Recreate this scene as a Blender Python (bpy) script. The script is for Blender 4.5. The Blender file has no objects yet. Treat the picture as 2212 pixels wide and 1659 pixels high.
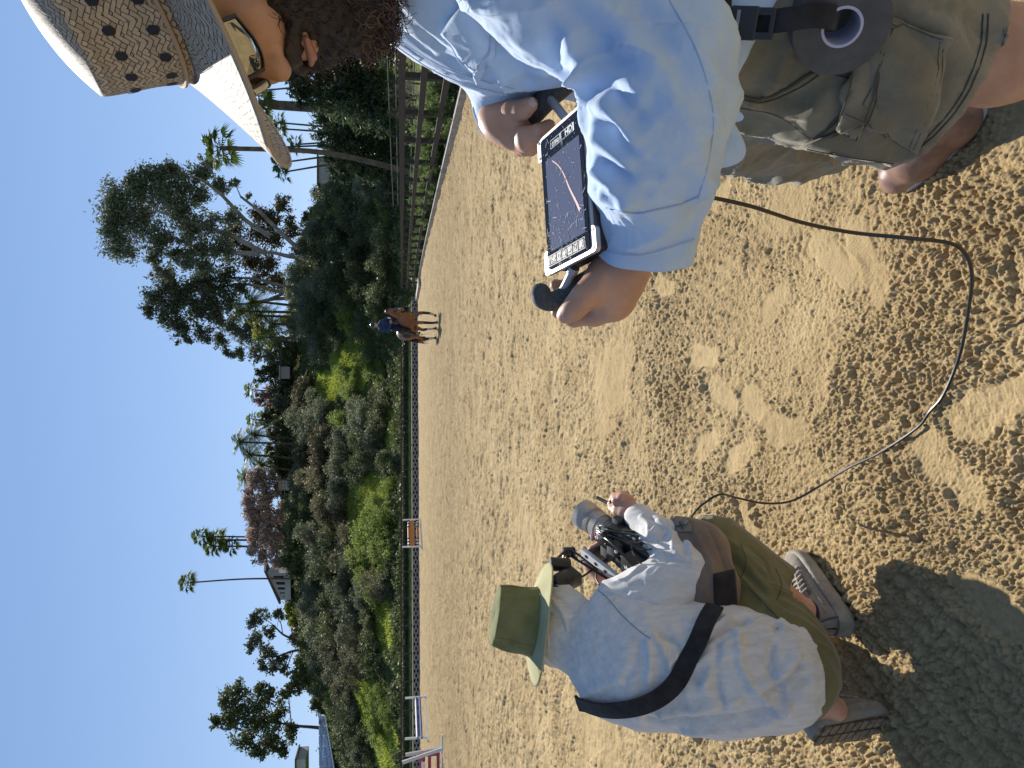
import bpy, bmesh, math, random
import numpy as np
from mathutils import Vector, Matrix, Quaternion
R=math.radians
C=bpy.context.scene
# ---------------------------------------------------------------- camera
CAM_H=1.32; PITCH=R(8.74); FPX=1548.4
cam=bpy.data.cameras.new('camera'); camo=bpy.data.objects.new('camera',cam); C.collection.objects.link(camo)
cam.sensor_width=36; cam.lens=25.2; cam.clip_start=0.05; cam.clip_end=3000
cp,sp=math.cos(PITCH),math.sin(PITCH)
F_=Vector((0,cp,-sp)); D_=Vector((0,-sp,-cp)); R_=Vector((1,0,0))
camo.matrix_world=Matrix(((D_.x,R_.x,-F_.x,0),(D_.y,R_.y,-F_.y,0),(D_.z,R_.z,-F_.z,CAM_H),(0,0,0,1)))
C.camera=camo
C.render.resolution_x=1024; C.render.resolution_y=768
# ---------------------------------------------------------------- sky, sun, exposure
SUN_EL,SUN_AZ=R(38.5),R(8)           # azimuth measured to the right of straight ahead
w=bpy.data.worlds.new('World'); C.world=w; w.use_nodes=True
nt=w.node_tree; bg=nt.nodes['Background']
sk=nt.nodes.new('ShaderNodeTexSky'); sk.sky_type='NISHITA'; sk.sun_disc=False
sk.sun_elevation=SUN_EL; sk.sun_rotation=SUN_AZ; sk.air_density=1.0; sk.dust_density=.0; sk.ozone_density=2.0
lo_=nt.nodes.new('ShaderNodeVectorMath'); lo_.operation='MULTIPLY_ADD'; lo_.inputs[1].default_value=(.20,.155,.098); lo_.inputs[2].default_value=(1,1,1)   # clear blue sky with a soft aureole
dv_=nt.nodes.new('ShaderNodeVectorMath'); dv_.operation='DIVIDE'
nt.links.new(sk.outputs[0],lo_.inputs[0]); nt.links.new(sk.outputs[0],dv_.inputs[0]); nt.links.new(lo_.outputs[0],dv_.inputs[1]); hs_=nt.nodes.new('ShaderNodeHueSaturation'); hs_.inputs['Saturation'].default_value=1.06; hs_.inputs['Value'].default_value=1.27; nt.links.new(dv_.outputs[0],hs_.inputs['Color']); nt.links.new(hs_.outputs[0],bg.inputs[0]); bg.inputs[1].default_value=.105
sl=bpy.data.lights.new('sun','SUN'); sl.energy=5.0; sl.angle=R(.53); sl.color=(1,.94,.84)
so=bpy.data.objects.new('sun',sl); C.collection.objects.link(so)
sd=Vector((math.sin(SUN_AZ)*math.cos(SUN_EL),math.cos(SUN_AZ)*math.cos(SUN_EL),math.sin(SUN_EL)))
so.rotation_euler=sd.to_track_quat('Z','Y').to_euler()
C.view_settings.view_transform='Standard'; C.view_settings.look='None'
C.view_settings.exposure=0.60; C.view_settings.gamma=1
C.render.engine='CYCLES'
C.cycles.max_bounces=6; C.cycles.transparent_max_bounces=6
# ---------------------------------------------------------------- helpers
def P(X,Y,d):
    """point in the place seen in direction (X down, Y across) at depth d"""
    dn=(X-1106)/FPX*d
    return np.array(((829.5-Y)/FPX*d, d*cp-dn*sp, CAM_H-d*sp-dn*cp))
def G(X,Y,z=0.0):
    """point on the level plane z"""
    k=(X-1106)/FPX
    return P(X,Y,(CAM_H-z)/(sp+k*cp))
def PY(X,Y,y):
    """point at ground distance y"""
    k=(X-1106)/FPX
    return P(X,Y,y/(cp-k*sp))
def V(*a): return np.array(a,float)
def nrm(v): v=np.asarray(v,float); return v/(np.linalg.norm(v)+1e-12)
def link(o,parent=None):
    C.collection.objects.link(o)
    if parent is not None: o.parent=parent
    return o
def tag(o,label=None,cat=None,group=None,kind=None):
    if label: o['label']=label
    if cat: o['category']=cat
    if group: o['group']=group
    if kind: o['kind']=kind
    return o
def thing(name,label,cat,group=None,loc=(0,0,0),rz=0):
    o=bpy.data.objects.new(name,None); o.empty_display_size=.1
    o.location=loc; o.rotation_euler=(0,0,rz); link(o); return tag(o,label,cat,group)
def mesh_np(v,f,smooth=False):
    v=np.ascontiguousarray(v,np.float32); f=np.ascontiguousarray(f,np.int32); k=f.shape[1]
    m=bpy.data.meshes.new('m'); m.vertices.add(len(v)); m.vertices.foreach_set('co',v.ravel())
    m.loops.add(f.size); m.loops.foreach_set('vertex_index',f.ravel())
    m.polygons.add(len(f)); m.polygons.foreach_set('loop_start',np.arange(0,f.size,k,dtype=np.int32))
    m.polygons.foreach_set('loop_total',np.full(len(f),k,np.int32))
    if smooth: m.polygons.foreach_set('use_smooth',np.ones(len(f),bool))
    m.update(calc_edges=True); return m
def obj_np(name,v,f,mt,parent=None,smooth=False,loc=None):
    v=np.asarray(v,float)
    if loc is None and parent is None: loc=(v[:,0].mean(),v[:,1].mean(),v[:,2].min())
    if loc is None: loc=(0,0,0)
    m=mesh_np(v-np.array(loc),f,smooth); o=bpy.data.objects.new(name,m); m.name=name
    o.location=loc; m.materials.append(mt); return link(o,parent)
class MB:
    """collects shapes, links them as one mesh object"""
    def __init__(s): s.v=[]; s.f=[]; s.n=0; s.mi=[]; s.cur=0
    def add(s,v,f):
        s.v+= [tuple(map(float,q)) for q in v]; s.f+=[tuple(i+s.n for i in q) for q in f]; s.mi+=[s.cur]*len(f); s.n=len(s.v); return s
    def box(s,c,size,rot=None,bev=0):
        bm=bmesh.new(); bmesh.ops.create_cube(bm,size=1)
        for q in bm.verts: q.co=Vector((q.co.x*size[0],q.co.y*size[1],q.co.z*size[2]))
        if bev: bmesh.ops.bevel(bm,geom=bm.edges[:],offset=bev,segments=2,affect='EDGES',profile=.5)
        M=Matrix.Identity(3) if rot is None else Matrix(rot)
        cc=Vector(c)
        bm.verts.index_update()
        s.add([M@q.co+cc for q in bm.verts],[[q.index for q in f.verts] for f in bm.faces]); bm.free(); return s
    def beam(s,a,b,w,h,up=(0,0,1),bev=0):
        a=Vector(a);b=Vector(b);x=(b-a);L=x.length;x.normalize();y=Vector(up).cross(x).normalized();z=x.cross(y)
        return s.box((a+b)/2,(L,w,h),Matrix((x,y,z)).transposed(),bev)
    def tube(s,pts,rad,n=8,cap=True,flat=None):
        pts=[np.asarray(p,float) for p in pts]; m=len(pts)
        if np.isscalar(rad): rad=[rad]*m
        u=None; vs=[]
        for i,p in enumerate(pts):
            t=nrm(pts[min(i+1,m-1)]-pts[max(i-1,0)])
            if u is None:
                u=np.cross(t,(0,0,1)); 
                if np.linalg.norm(u)<.1: u=np.cross(t,(0,1,0))
                u=nrm(u)
            else: u=nrm(u-t*np.dot(u,t))
            b=np.cross(t,u)
            for j in range(n):
                a=2*math.pi*j/n; vs.append(p+rad[i]*(u*math.cos(a)+b*math.sin(a)*(flat or 1)))
        fs=[(i*n+j,i*n+(j+1)%n,(i+1)*n+(j+1)%n,(i+1)*n+j) for i in range(m-1) for j in range(n)]
        if cap: fs+= [tuple(range(n))[::-1],tuple((m-1)*n+j for j in range(n))]
        return s.add(vs,fs)
    def lathe(s,prof,c=(0,0,0),axis=(0,0,1),n=24,caps=True):
        """prof: (radius, height) pairs"""
        ax=nrm(axis); u=np.cross(ax,(0,1,0)); 
        if np.linalg.norm(u)<.1: u=np.cross(ax,(1,0,0))
        u=nrm(u); b=np.cross(ax,u); c=np.asarray(c,float); vs=[]
        for r,h in prof:
            for j in range(n):
                a=2*math.pi*j/n; vs.append(c+ax*h+r*(u*math.cos(a)+b*math.sin(a)))
        m=len(prof)
        fs=[(i*n+j,i*n+(j+1)%n,(i+1)*n+(j+1)%n,(i+1)*n+j) for i in range(m-1) for j in range(n)]
        if caps and prof[0][0]>1e-4: fs.append(tuple(range(n))[::-1])
        if caps and prof[-1][0]>1e-4: fs.append(tuple((m-1)*n+j for j in range(n)))
        return s.add(vs,fs)
    def quad(s,*p): return s.add(p,[tuple(range(len(p)))])
    def build(s,name,mt,parent=None,smooth=False,loc=None,bevel=0):
        m=bpy.data.meshes.new(name); v=np.array(s.v)
        if loc is None: loc=(v[:,0].mean(),v[:,1].mean(),v[:,2].min()) if parent is None else (0,0,0)
        m.from_pydata((v-np.array(loc)).tolist(),[],s.f); 
        mts=mt if isinstance(mt,(list,tuple)) else [mt]
        for q in mts: m.materials.append(q)
        if len(mts)>1: m.polygons.foreach_set('material_index',s.mi)
        bm=bmesh.new(); bm.from_mesh(m); bmesh.ops.recalc_face_normals(bm,faces=bm.faces); bm.to_mesh(m); bm.free()
        if smooth:
            m.polygons.foreach_set('use_smooth',[True]*len(m.polygons))
            try: m.set_sharp_from_angle(angle=R(40))
            except Exception: pass
        m.update(); o=bpy.data.objects.new(name,m); o.location=loc; link(o,parent)
        if bevel:
            b=o.modifiers.new('b','BEVEL'); b.width=bevel; b.segments=2; b.limit_method='ANGLE'
        return o
def build_each(b,name,mt,parent):
    """each connected piece becomes a part of its own"""
    par=list(range(b.n))
    def fd(i):
        while par[i]!=i: par[i]=par[par[i]]; i=par[i]
        return i
    for f in b.f:
        for q in f[1:]: par[fd(q)]=fd(f[0])
    g={}
    for f in b.f: g.setdefault(fd(f[0]),[]).append(f)
    for k,fs in g.items():
        used=sorted({i for f in fs for i in f}); ix={i:j for j,i in enumerate(used)}
        c=MB(); c.add([b.v[i] for i in used],[tuple(ix[i] for i in f) for f in fs]); c.build(name,mt,parent,smooth=True)
def copy_tree(o,parent=None):
    c=o.copy(); C.collection.objects.link(c)
    if parent is not None: c.parent=parent
    for ch in list(o.children): copy_tree(ch,c)
    return c
def spline(pts,n=8):
    """Catmull-Rom through points"""
    p=[np.asarray(q,float) for q in pts]; p=[2*p[0]-p[1]]+p+[2*p[-1]-p[-2]]; out=[]
    for i in range(1,len(p)-2):
        for j in range(n):
            t=j/n; out.append(.5*((2*p[i])+(-p[i-1]+p[i+1])*t+(2*p[i-1]-5*p[i]+4*p[i+1]-p[i+2])*t*t+(-p[i-1]+3*p[i]-3*p[i+1]+p[i+2])*t**3))
    out.append(p[-2]); return out
# ---------------------------------------------------------------- materials
def N(nt,t,**k):
    n=nt.nodes.new('ShaderNode'+t)
    for a,b in k.items():
        if a.startswith('i_'): n.inputs[a[2:].replace('_',' ')].default_value=b
        else: setattr(n,a,b)
    return n
def newmat(name):
    m=bpy.data.materials.new(name); m.use_nodes=True; nt=m.node_tree
    return m,nt,nt.nodes['Principled BSDF'],nt.nodes['Material Output']
def c4(c): return (c[0],c[1],c[2],1)
def pbr(name,c1,c2=None,scale=8,rough=.8,bump=0,bscale=60,metal=0,spec=.5,detail=6,stretch=(1,1,1),contrast=(.35,.65),sheen=0,dist=.002,coord='Object',sss=0):
    m,nt,b,o=newmat(name); L=nt.links.new
    b.inputs['Roughness'].default_value=rough; b.inputs['Metallic'].default_value=metal; b.inputs['Specular IOR Level'].default_value=spec
    if sheen: b.inputs['Sheen Weight'].default_value=sheen; b.inputs['Sheen Roughness'].default_value=.6
    tc=N(nt,'TexCoord'); mp=N(nt,'Mapping'); mp.inputs['Scale'].default_value=stretch; L(tc.outputs[coord],mp.inputs[0])
    if c2 is not None:
        n=N(nt,'TexNoise',i_Scale=scale,i_Detail=detail,i_Roughness=.6); L(mp.outputs[0],n.inputs[0])
        r=N(nt,'ValToRGB'); r.color_ramp.elements[0].position=contrast[0]; r.color_ramp.elements[1].position=contrast[1]
        r.color_ramp.elements[0].color=c4(c1); r.color_ramp.elements[1].color=c4(c2)
        L(n.outputs[0],r.inputs[0]); L(r.outputs[0],b.inputs['Base Color'])
    else: b.inputs['Base Color'].default_value=c4(c1)
    if bump:
        n2=N(nt,'TexNoise',i_Scale=bscale,i_Detail=4); L(mp.outputs[0],n2.inputs[0])
        bp=N(nt,'Bump',i_Strength=bump,i_Distance=dist); L(n2.outputs[0],bp.inputs['Height']); L(bp.outputs[0],b.inputs['Normal'])
    if sss:
        b.inputs['Subsurface Weight'].default_value=sss; b.inputs['Subsurface Radius'].default_value=(.012,.005,.003); b.inputs['Subsurface Scale'].default_value=1
    return m
def leafmat(name,c1,c2,var=.35,trans=.35,scale=.35,rough=.6):
    m,nt,b,o=newmat(name); L=nt.links.new
    oi=N(nt,'ObjectInfo'); tc=N(nt,'TexCoord'); n=N(nt,'TexNoise',i_Scale=scale,i_Detail=3); L(tc.outputs['Object'],n.inputs[0])
    n3=N(nt,'TexNoise',i_Scale=scale*14,i_Detail=1); L(tc.outputs['Object'],n3.inputs[0])
    ad=N(nt,'Math',operation='MULTIPLY_ADD'); L(oi.outputs['Random'],ad.inputs[0]); ad.inputs[1].default_value=.4; 
    mm=N(nt,'Math',operation='MULTIPLY_ADD'); L(n3.outputs[0],mm.inputs[0]); mm.inputs[1].default_value=.8; L(n.outputs[0],mm.inputs[2]); 
    s2=N(nt,'Math',operation='SUBTRACT'); L(mm.outputs[0],s2.inputs[0]); s2.inputs[1].default_value=.6
    L(s2.outputs[0],ad.inputs[2])
    r=N(nt,'ValToRGB'); r.color_ramp.elements[0].position=.15; r.color_ramp.elements[1].position=.8
    r.color_ramp.elements[0].color=c4(c1); r.color_ramp.elements[1].color=c4(c2); L(ad.outputs[0],r.inputs[0])
    L(r.outputs[0],b.inputs['Base Color']); b.inputs['Roughness'].default_value=rough; b.inputs['Specular IOR Level'].default_value=.35
    t=N(nt,'BsdfTranslucent'); L(r.outputs[0],t.inputs[0]); mx=N(nt,'MixShader'); mx.inputs[0].default_value=trans
    L(b.outputs[0],mx.inputs[1]); L(t.outputs[0],mx.inputs[2]); L(mx.outputs[0],o.inputs[0]); return m
# ---------------------------------------------------------------- numpy noise
def _h(ix,iy,s=0):
    n=(ix.astype(np.int64)*374761393+iy.astype(np.int64)*668265263+s*2246822519)&0xffffffff
    n=((n^(n>>13))*1274126177)&0xffffffff; return ((n^(n>>16))&0xffff)/65535.
def vnoise(x,y,s=0):
    ix=np.floor(x);iy=np.floor(y);fx=x-ix;fy=y-iy;fx=fx*fx*(3-2*fx);fy=fy*fy*(3-2*fy)
    a=_h(ix,iy,s);b=_h(ix+1,iy,s);c=_h(ix,iy+1,s);d=_h(ix+1,iy+1,s)
    return (a*(1-fx)+b*fx)*(1-fy)+(c*(1-fx)+d*fx)*fy
def fbm(x,y,s=0,o=4):
    t=0;a=.5
    for i in range(o): t=t+a*vnoise(x*2**i,y*2**i,s+i); a*=.5
    return t
def clod(x,y,s=0):
    """rounded lumps: cell noise"""
    ix=np.floor(x);iy=np.floor(y);best=np.zeros_like(x)
    for dx in(-1,0,1):
        for dy in(-1,0,1):
            cx=ix+dx;cy=iy+dy;px=cx+_h(cx,cy,s);py=cy+_h(cx,cy,s+7);rr=.35+.45*_h(cx,cy,s+13)
            q=1-((x-px)**2+(y-py)**2)/(rr*rr); best=np.maximum(best,np.sqrt(np.maximum(q,0))*rr)
    return best
def vn3(p,s=0):
    x,y,z=p[:,0],p[:,1],p[:,2]; iz=np.floor(z);fz=z-iz;fz=fz*fz*(3-2*fz)
    def lay(k):
        ix=np.floor(x);iy=np.floor(y);fx=x-ix;fy=y-iy;fx=fx*fx*(3-2*fx);fy=fy*fy*(3-2*fy)
        h=lambda a,b:_h(a+k*57,b+k*131,s)
        return (h(ix,iy)*(1-fx)+h(ix+1,iy)*fx)*(1-fy)+(h(ix,iy+1)*(1-fx)+h(ix+1,iy+1)*fx)*fy
    return lay(iz)*(1-fz)+lay(iz+1)*fz
# ---------------------------------------------------------------- smooth-union solids -> mesh (surface nets)
def cap(a,b,ra,rb=None,k=.02,flat=None):
    a=np.asarray(a,float);b=np.asarray(b,float);rb=ra if rb is None else rb; ba=b-a;l2=max(ba@ba,1e-9)
    if flat is not None: fn,fs=nrm(flat[0]),flat[1]
    def f(p):
        pa=p-a; t=np.clip(pa@ba/l2,0,1); v=pa-t[:,None]*ba
        if flat is not None: v=v+fn*((v@fn)*(1/fs-1))[:,None]
        d=np.sqrt((v*v).sum(1))-(ra+(rb-ra)*t)
        return d*(min(fs,1) if flat is not None else 1)
    mx=max(ra,rb)*(max(1,flat[1]) if flat is not None else 1)
    return dict(f=f,c=(a+b)/2,r=np.linalg.norm(ba)/2+mx,k=k,s=1)
def ell(c,r,M=None,k=.02,s=1):
    c=np.asarray(c,float);r=np.asarray(r,float);M=np.eye(3) if M is None else np.asarray(M)  # rows: local axes
    def f(p):
        q=(p-c)@M.T; k0=np.sqrt(((q/r)**2).sum(1))+1e-9; k1=np.sqrt(((q/r**2)**2).sum(1))+1e-9
        return k0*(k0-1)/k1
    return dict(f=f,c=c,r=r.max(),k=k,s=s)
def chain(pts,rads,k=.012,flat=None): return [cap(pts[i],pts[i+1],rads[i],rads[i+1],k,flat) for i in range(len(pts)-1)]
def cut(a): a=dict(a); a['s']=-1; return a
def sdf(prims,p):
    d=None
    for q in prims:
        e=q['f'](p); k=q['k']
        if d is None: d=e; continue
        if q['s']>0: h=np.maximum(k-np.abs(d-e),0)/k; d=np.minimum(d,e)-h*h*k*.25
        else: e=-e; h=np.maximum(k-np.abs(d-e),0)/k; d=np.maximum(d,e)+h*h*k*.25
    return d
def nets(prims,vox,B=12):
    cs=np.array([q['c'] for q in prims if q['s']>0]); rs=np.array([q['r'] for q in prims if q['s']>0])
    lo=(cs-rs[:,None]).min(0)-vox*3; hi=(cs+rs[:,None]).max(0)+vox*3
    nb=np.ceil((hi-lo)/(vox*B)).astype(int); g=np.array(np.meshgrid(*[np.arange(n) for n in nb],indexing='ij')).reshape(3,-1).T
    rad=vox*B*.87; cen=lo+(g+.5)*vox*B
    allc=np.array([q['c'] for q in prims]); allr=np.array([q['r'] for q in prims])
    dd=np.full((len(g),len(prims)),9.)
    for i,q in enumerate(prims):
        near=np.linalg.norm(cen-q['c'],axis=1)<q['r']+rad+q['k']+.02
        if near.any(): dd[near,i]=q['f'](cen[near])
    pos=np.array([q['s']>0 for q in prims]); dmin=dd[:,pos].min(1)
    act=np.where((dmin<rad*1.4+.02))[0]
    loc=np.array(np.meshgrid(*[np.arange(B+1)]*3,indexing='ij')).reshape(3,-1).T
    cid=[];cv=[];quads=[]; S=(nb*B+2).astype(np.int64)
    gid=lambda c:(c[:,0]*S[1]+c[:,1])*S[2]+c[:,2]
    for a in act:
        sel=[prims[i] for i in range(len(prims)) if dd[a,i]<max(dmin[a],-rad*1.4)+2*rad*1.3+prims[i]['k']]
        if not sel: continue
        if sel[0]['s']<0: continue
        base=g[a]*B; p=lo+(base+loc)*vox
        d=sdf(sel,p).reshape(B+1,B+1,B+1); ins=d<0
        if ins.all() or not ins.any(): continue
        c8=[(i,j,k) for i in(0,1) for j in(0,1) for k in(0,1)]
        cnt=sum(ins[i:B+i,j:B+j,k:B+k].astype(int) for i,j,k in c8)
        cc=np.argwhere((cnt>0)&(cnt<8))
        if len(cc):
            val=np.stack([d[cc[:,0]+i,cc[:,1]+j,cc[:,2]+k] for i,j,k in c8],1); acc=np.zeros((len(cc),3));n=np.zeros(len(cc))
            o8=np.array(c8,float)
            for e0 in range(8):
                for e1 in range(e0+1,8):
                    if np.abs(o8[e0]-o8[e1]).sum()==1:
                        v0=val[:,e0];v1=val[:,e1];m=(v0<0)!=(v1<0); t=np.where(m,v0/(v0-v1+1e-12),0)
                        acc+=m[:,None]*(o8[e0]+t[:,None]*(o8[e1]-o8[e0])); n+=m
            cv.append(lo+(base+cc+acc/n[:,None])*vox); cid.append(gid(base+cc))
        for ax in range(3):
            sl0=[slice(0,B)]*3; sl1=[slice(0,B)]*3; sl1[ax]=slice(1,B+1)
            m=ins[tuple(sl0)]!=ins[tuple(sl1)]; e=np.argwhere(m)
            if not len(e): continue
            fl=ins[tuple(sl0)][m]; u,v=(ax+1)%3,(ax+2)%3; c=base+e; q=[]
            for du,dv in((-1,-1),(0,-1),(0,0),(-1,0)):
                x=c.copy(); x[:,u]+=du; x[:,v]+=dv; q.append(gid(x))
            q=np.stack(q,1); q[~fl]=q[~fl][:,::-1]; quads.append(q)
    cid=np.concatenate(cid);cv=np.concatenate(cv);qd=np.concatenate(quads)
    o=np.argsort(cid);cid=cid[o];cv=cv[o]; ix=np.searchsorted(cid,qd); ix=np.clip(ix,0,len(cid)-1); ok=(cid[ix]==qd).all(1)
    return cv,ix[ok]
def vnormals(v,f):
    a=v[f[:,2]]-v[f[:,0]]; b=v[f[:,3]]-v[f[:,1]]; n=np.cross(a,b); r=np.zeros_like(v)
    for i in range(4): np.add.at(r,f[:,i],n)
    return r/(np.linalg.norm(r,axis=1,keepdims=True)+1e-12)
def smoothm(v,f,it=2,lam=.5):
    v=v.copy()
    e=np.concatenate([f[:,[0,1]],f[:,[1,2]],f[:,[2,3]],f[:,[3,0]]]); 
    for _ in range(it):
        s=np.zeros_like(v);c=np.zeros(len(v))
        np.add.at(s,e[:,0],v[e[:,1]]);np.add.at(s,e[:,1],v[e[:,0]]);np.add.at(c,e[:,0],1);np.add.at(c,e[:,1],1)
        v=v+lam*(s/np.maximum(c,1)[:,None]-v)
    return v
def seg_dist(p,pts):
    d=np.full(len(p),9.)
    for i in range(len(pts)-1):
        a=np.asarray(pts[i],float);b=np.asarray(pts[i+1],float);ba=b-a; t=np.clip((p-a)@ba/max(ba@ba,1e-9),0,1)
        d=np.minimum(d,np.linalg.norm(p-a-t[:,None]*ba,axis=1))
    return d
def folds(v,n,fl):
    """fl: (points, width, amplitude) ridges (+) or creases (-) pressed along the normal"""
    h=np.zeros(len(v))
    for pts,wd,am in fl:
        d=seg_dist(v,pts); ends=1
        h+=am*np.exp(-(d/wd)**2)
    return v+n*h[:,None]
def solid(name,prims,vox,mt,parent=None,smooth_it=1,disp=None,fl=None,keep=None,thick=0,pf=None,off=(0,0,0),planes=()):
    v,f=nets(prims,vox); v=smoothm(v,f,smooth_it)
    if pf:
        from mathutils.bvhtree import BVHTree
        bv=BVHTree.FromPolygons([tuple(q) for q in (v+np.array(off))],[tuple(map(int,q)) for q in f]); fl=list(fl or [])
        for pts,wd,am in pf:
            run=[]
            for q in spline([V(x,y,0) for x,y in pts],4):
                d=Vector(P(q[0],q[1],1.0))-Vector((0,0,CAM_H)); h=bv.ray_cast(Vector((0,0,CAM_H)),d.normalized())
                if h[0] is not None: run.append(np.array(h[0])-np.array(off))
            if len(run)>1: fl.append((run,wd,am))
    if fl or disp:
        n=vnormals(v,f); n=nrm_rows(smoothm(n,f,2))
        if fl: v=folds(v,n,fl)
        if disp: v=v+n*disp(v)[:,None]
    for c_,n_,rg_ in planes:
        c_=np.asarray(c_)-np.array(off); dd=(v-c_)@n_; m_=(np.abs(dd)<vox*1.1)&rg_(v+np.array(off)); v[m_]-=n_*dd[m_][:,None]
    if keep is not None:
        kp=keep(v); fk=kp[f].all(1); f=f[fk]; used=np.unique(f); mp=np.zeros(len(v),int); mp[used]=np.arange(len(used)); v=v[used]; f=mp[f]
    o=obj_np(name,v,f,mt,parent,True)
    if thick:
        sm=o.modifiers.new('s','SOLIDIFY'); sm.thickness=thick; sm.offset=-1
    return o
def nrm_rows(n): return n/(np.linalg.norm(n,axis=1,keepdims=True)+1e-12)
rng=np.random.default_rng(7); random.seed(7)
# ================================================================ materials of the place
M={}
def sandmat():
    m,nt,b,o=newmat('sand'); L=nt.links.new; b.inputs['Roughness'].default_value=.95; b.inputs['Specular IOR Level'].default_value=.15
    g=N(nt,'NewGeometry'); n=N(nt,'TexNoise',i_Scale=1.3,i_Detail=9,i_Roughness=.7); L(g.outputs['Position'],n.inputs[0])
    n2=N(nt,'TexNoise',i_Scale=70,i_Detail=4,i_Roughness=.7); L(g.outputs['Position'],n2.inputs[0])
    mx=N(nt,'Math',operation='MULTIPLY_ADD'); L(n2.outputs[0],mx.inputs[0]); mx.inputs[1].default_value=.45; L(n.outputs[0],mx.inputs[2])
    r=N(nt,'ValToRGB'); e=r.color_ramp.elements; e[0].position=.5; e[1].position=.95; e[0].color=(.32,.225,.108,1); e[1].color=(.53,.40,.215,1)
    L(mx.outputs[0],r.inputs[0]); L(r.outputs[0],b.inputs['Base Color'])
    b1=N(nt,'Bump',i_Strength=.9,i_Distance=.006); n3=N(nt,'TexNoise',i_Scale=130,i_Detail=6,i_Roughness=.75); L(g.outputs['Position'],n3.inputs[0]); L(n3.outputs[0],b1.inputs['Height'])
    # broken crust seen farther off
    mp=N(nt,'Mapping'); mp.inputs['Scale'].default_value=(1,1,1); L(g.outputs['Position'],mp.inputs[0])
    n4=N(nt,'TexNoise',i_Scale=11,i_Detail=7,i_Roughness=.8); L(mp.outputs[0],n4.inputs[0])
    b2=N(nt,'Bump',i_Strength=.9,i_Distance=.11); L(n4.outputs[0],b2.inputs['Height']); L(b1.outputs[0],b2.inputs['Normal'])
    ln=N(nt,'VectorMath',operation='LENGTH'); L(g.outputs['Position'],ln.inputs[0])
    mr=N(nt,'MapRange'); mr.inputs['From Min'].default_value=5; mr.inputs['From Max'].default_value=20; mr.inputs['To Min'].default_value=.15; mr.inputs['To Max'].default_value=.95
    L(ln.outputs['Value'],mr.inputs[0]); L(mr.outputs[0],b2.inputs['Strength'])
    L(b2.outputs[0],b.inputs['Normal']); return m
M['sand']=sandmat()
def groundmat():
    m,nt,b,o=newmat('hill_ground'); L=nt.links.new; b.inputs['Roughness'].default_value=.95; b.inputs['Specular IOR Level'].default_value=.1
    g=N(nt,'NewGeometry'); n=N(nt,'TexNoise',i_Scale=.09,i_Detail=6,i_Roughness=.6); L(g.outputs['Position'],n.inputs[0])
    n2=N(nt,'TexNoise',i_Scale=2.2,i_Detail=6,i_Roughness=.75); L(g.outputs['Position'],n2.inputs[0])
    r=N(nt,'ValToRGB'); e=r.color_ramp.elements; e[0].position=.25; e[1].position=.8; e[0].color=(.08,.11,.015,1); e[1].color=(.22,.28,.04,1); L(n2.outputs[0],r.inputs[0])
    r2=N(nt,'ValToRGB'); e=r2.color_ramp.elements; e[0].position=.3; e[1].position=.7; e[0].color=(.07,.055,.03,1); e[1].color=(.15,.13,.07,1); L(n2.outputs[0],r2.inputs[0])
    mr=N(nt,'MapRange'); mr.inputs['From Min'].default_value=.5; mr.inputs['From Max'].default_value=.64; L(n.outputs[0],mr.inputs[0])
    mx=N(nt,'Mix',data_type='RGBA'); L(mr.outputs[0],mx.inputs[0]); L(r.outputs[0],mx.inputs[6]); L(r2.outputs[0],mx.inputs[7]); L(mx.outputs[2],b.inputs['Base Color'])
    bp=N(nt,'Bump',i_Strength=1,i_Distance=.35); L(n2.outputs[0],bp.inputs['Height']); L(bp.outputs[0],b.inputs['Normal']); return m
M['hill']=groundmat()
M['steel']=pbr('grey_metal',(.5,.5,.5),(.6,.6,.6),rough=.4)
M['white']=pbr('white_paint',(.72,.72,.7),(.8,.8,.78),scale=3,rough=.5)
M['glassd']=pbr('window_glass',(.03,.035,.045),rough=.12)
M['lawn']=pbr('lawn',(.10,.15,.035),(.2,.25,.075),scale=1.5,rough=.95,bump=.8,bscale=25,dist=.03,spec=.1)
M['fence']=pbr('fence_board',(.028,.022,.017),(.05,.04,.031),scale=6,rough=.75,bump=.3,bscale=40,stretch=(1,1,6))
M['rail']=pbr('dark_pipe',(.02,.018,.017),(.035,.03,.028),rough=.6)
M['kerb']=pbr('kerb_concrete',(.24,.22,.19),(.40,.37,.32),scale=4,rough=.9,bump=.4,bscale=30)
M['wallblock']=pbr('block_wall',(.25,.215,.2),(.36,.32,.3),scale=5,rough=.95,bump=.3,bscale=30)
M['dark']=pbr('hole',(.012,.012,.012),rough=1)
M['bark']=pbr('bark',(.16,.13,.11),(.36,.31,.27),scale=1.2,rough=.9,bump=.6,bscale=9,dist=.03,stretch=(1,1,.25))
M['darkbark']=pbr('dark_bark',(.05,.035,.028),(.12,.09,.07),scale=2,rough=.95,bump=.6,bscale=9,dist=.03)
M['palmbark']=pbr('palm_bark',(.07,.05,.04),(.17,.13,.1),scale=3,rough=.95,bump=.8,bscale=12,dist=.05)
M['euc']=leafmat('eucalyptus_leaf',(.07,.088,.055),(.20,.225,.15),trans=.3)
M['eucb']=leafmat('eucalyptus_leaf_brown',(.07,.065,.035),(.17,.15,.085),trans=.3)
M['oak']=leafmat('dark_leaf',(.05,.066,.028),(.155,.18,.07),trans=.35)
M['pine']=leafmat('pine_needle',(.04,.062,.032),(.135,.18,.095),trans=.35)
M['grey']=leafmat('grey_sage_leaf',(.085,.10,.06),(.25,.27,.165),trans=.4)
M['brown']=leafmat('dry_brown_leaf',(.10,.095,.05),(.25,.225,.125),trans=.35)
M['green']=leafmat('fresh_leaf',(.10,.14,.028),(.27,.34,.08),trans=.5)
M['yellow']=leafmat('yellow_green_frond',(.11,.14,.02),(.34,.36,.06),trans=.45)
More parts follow.
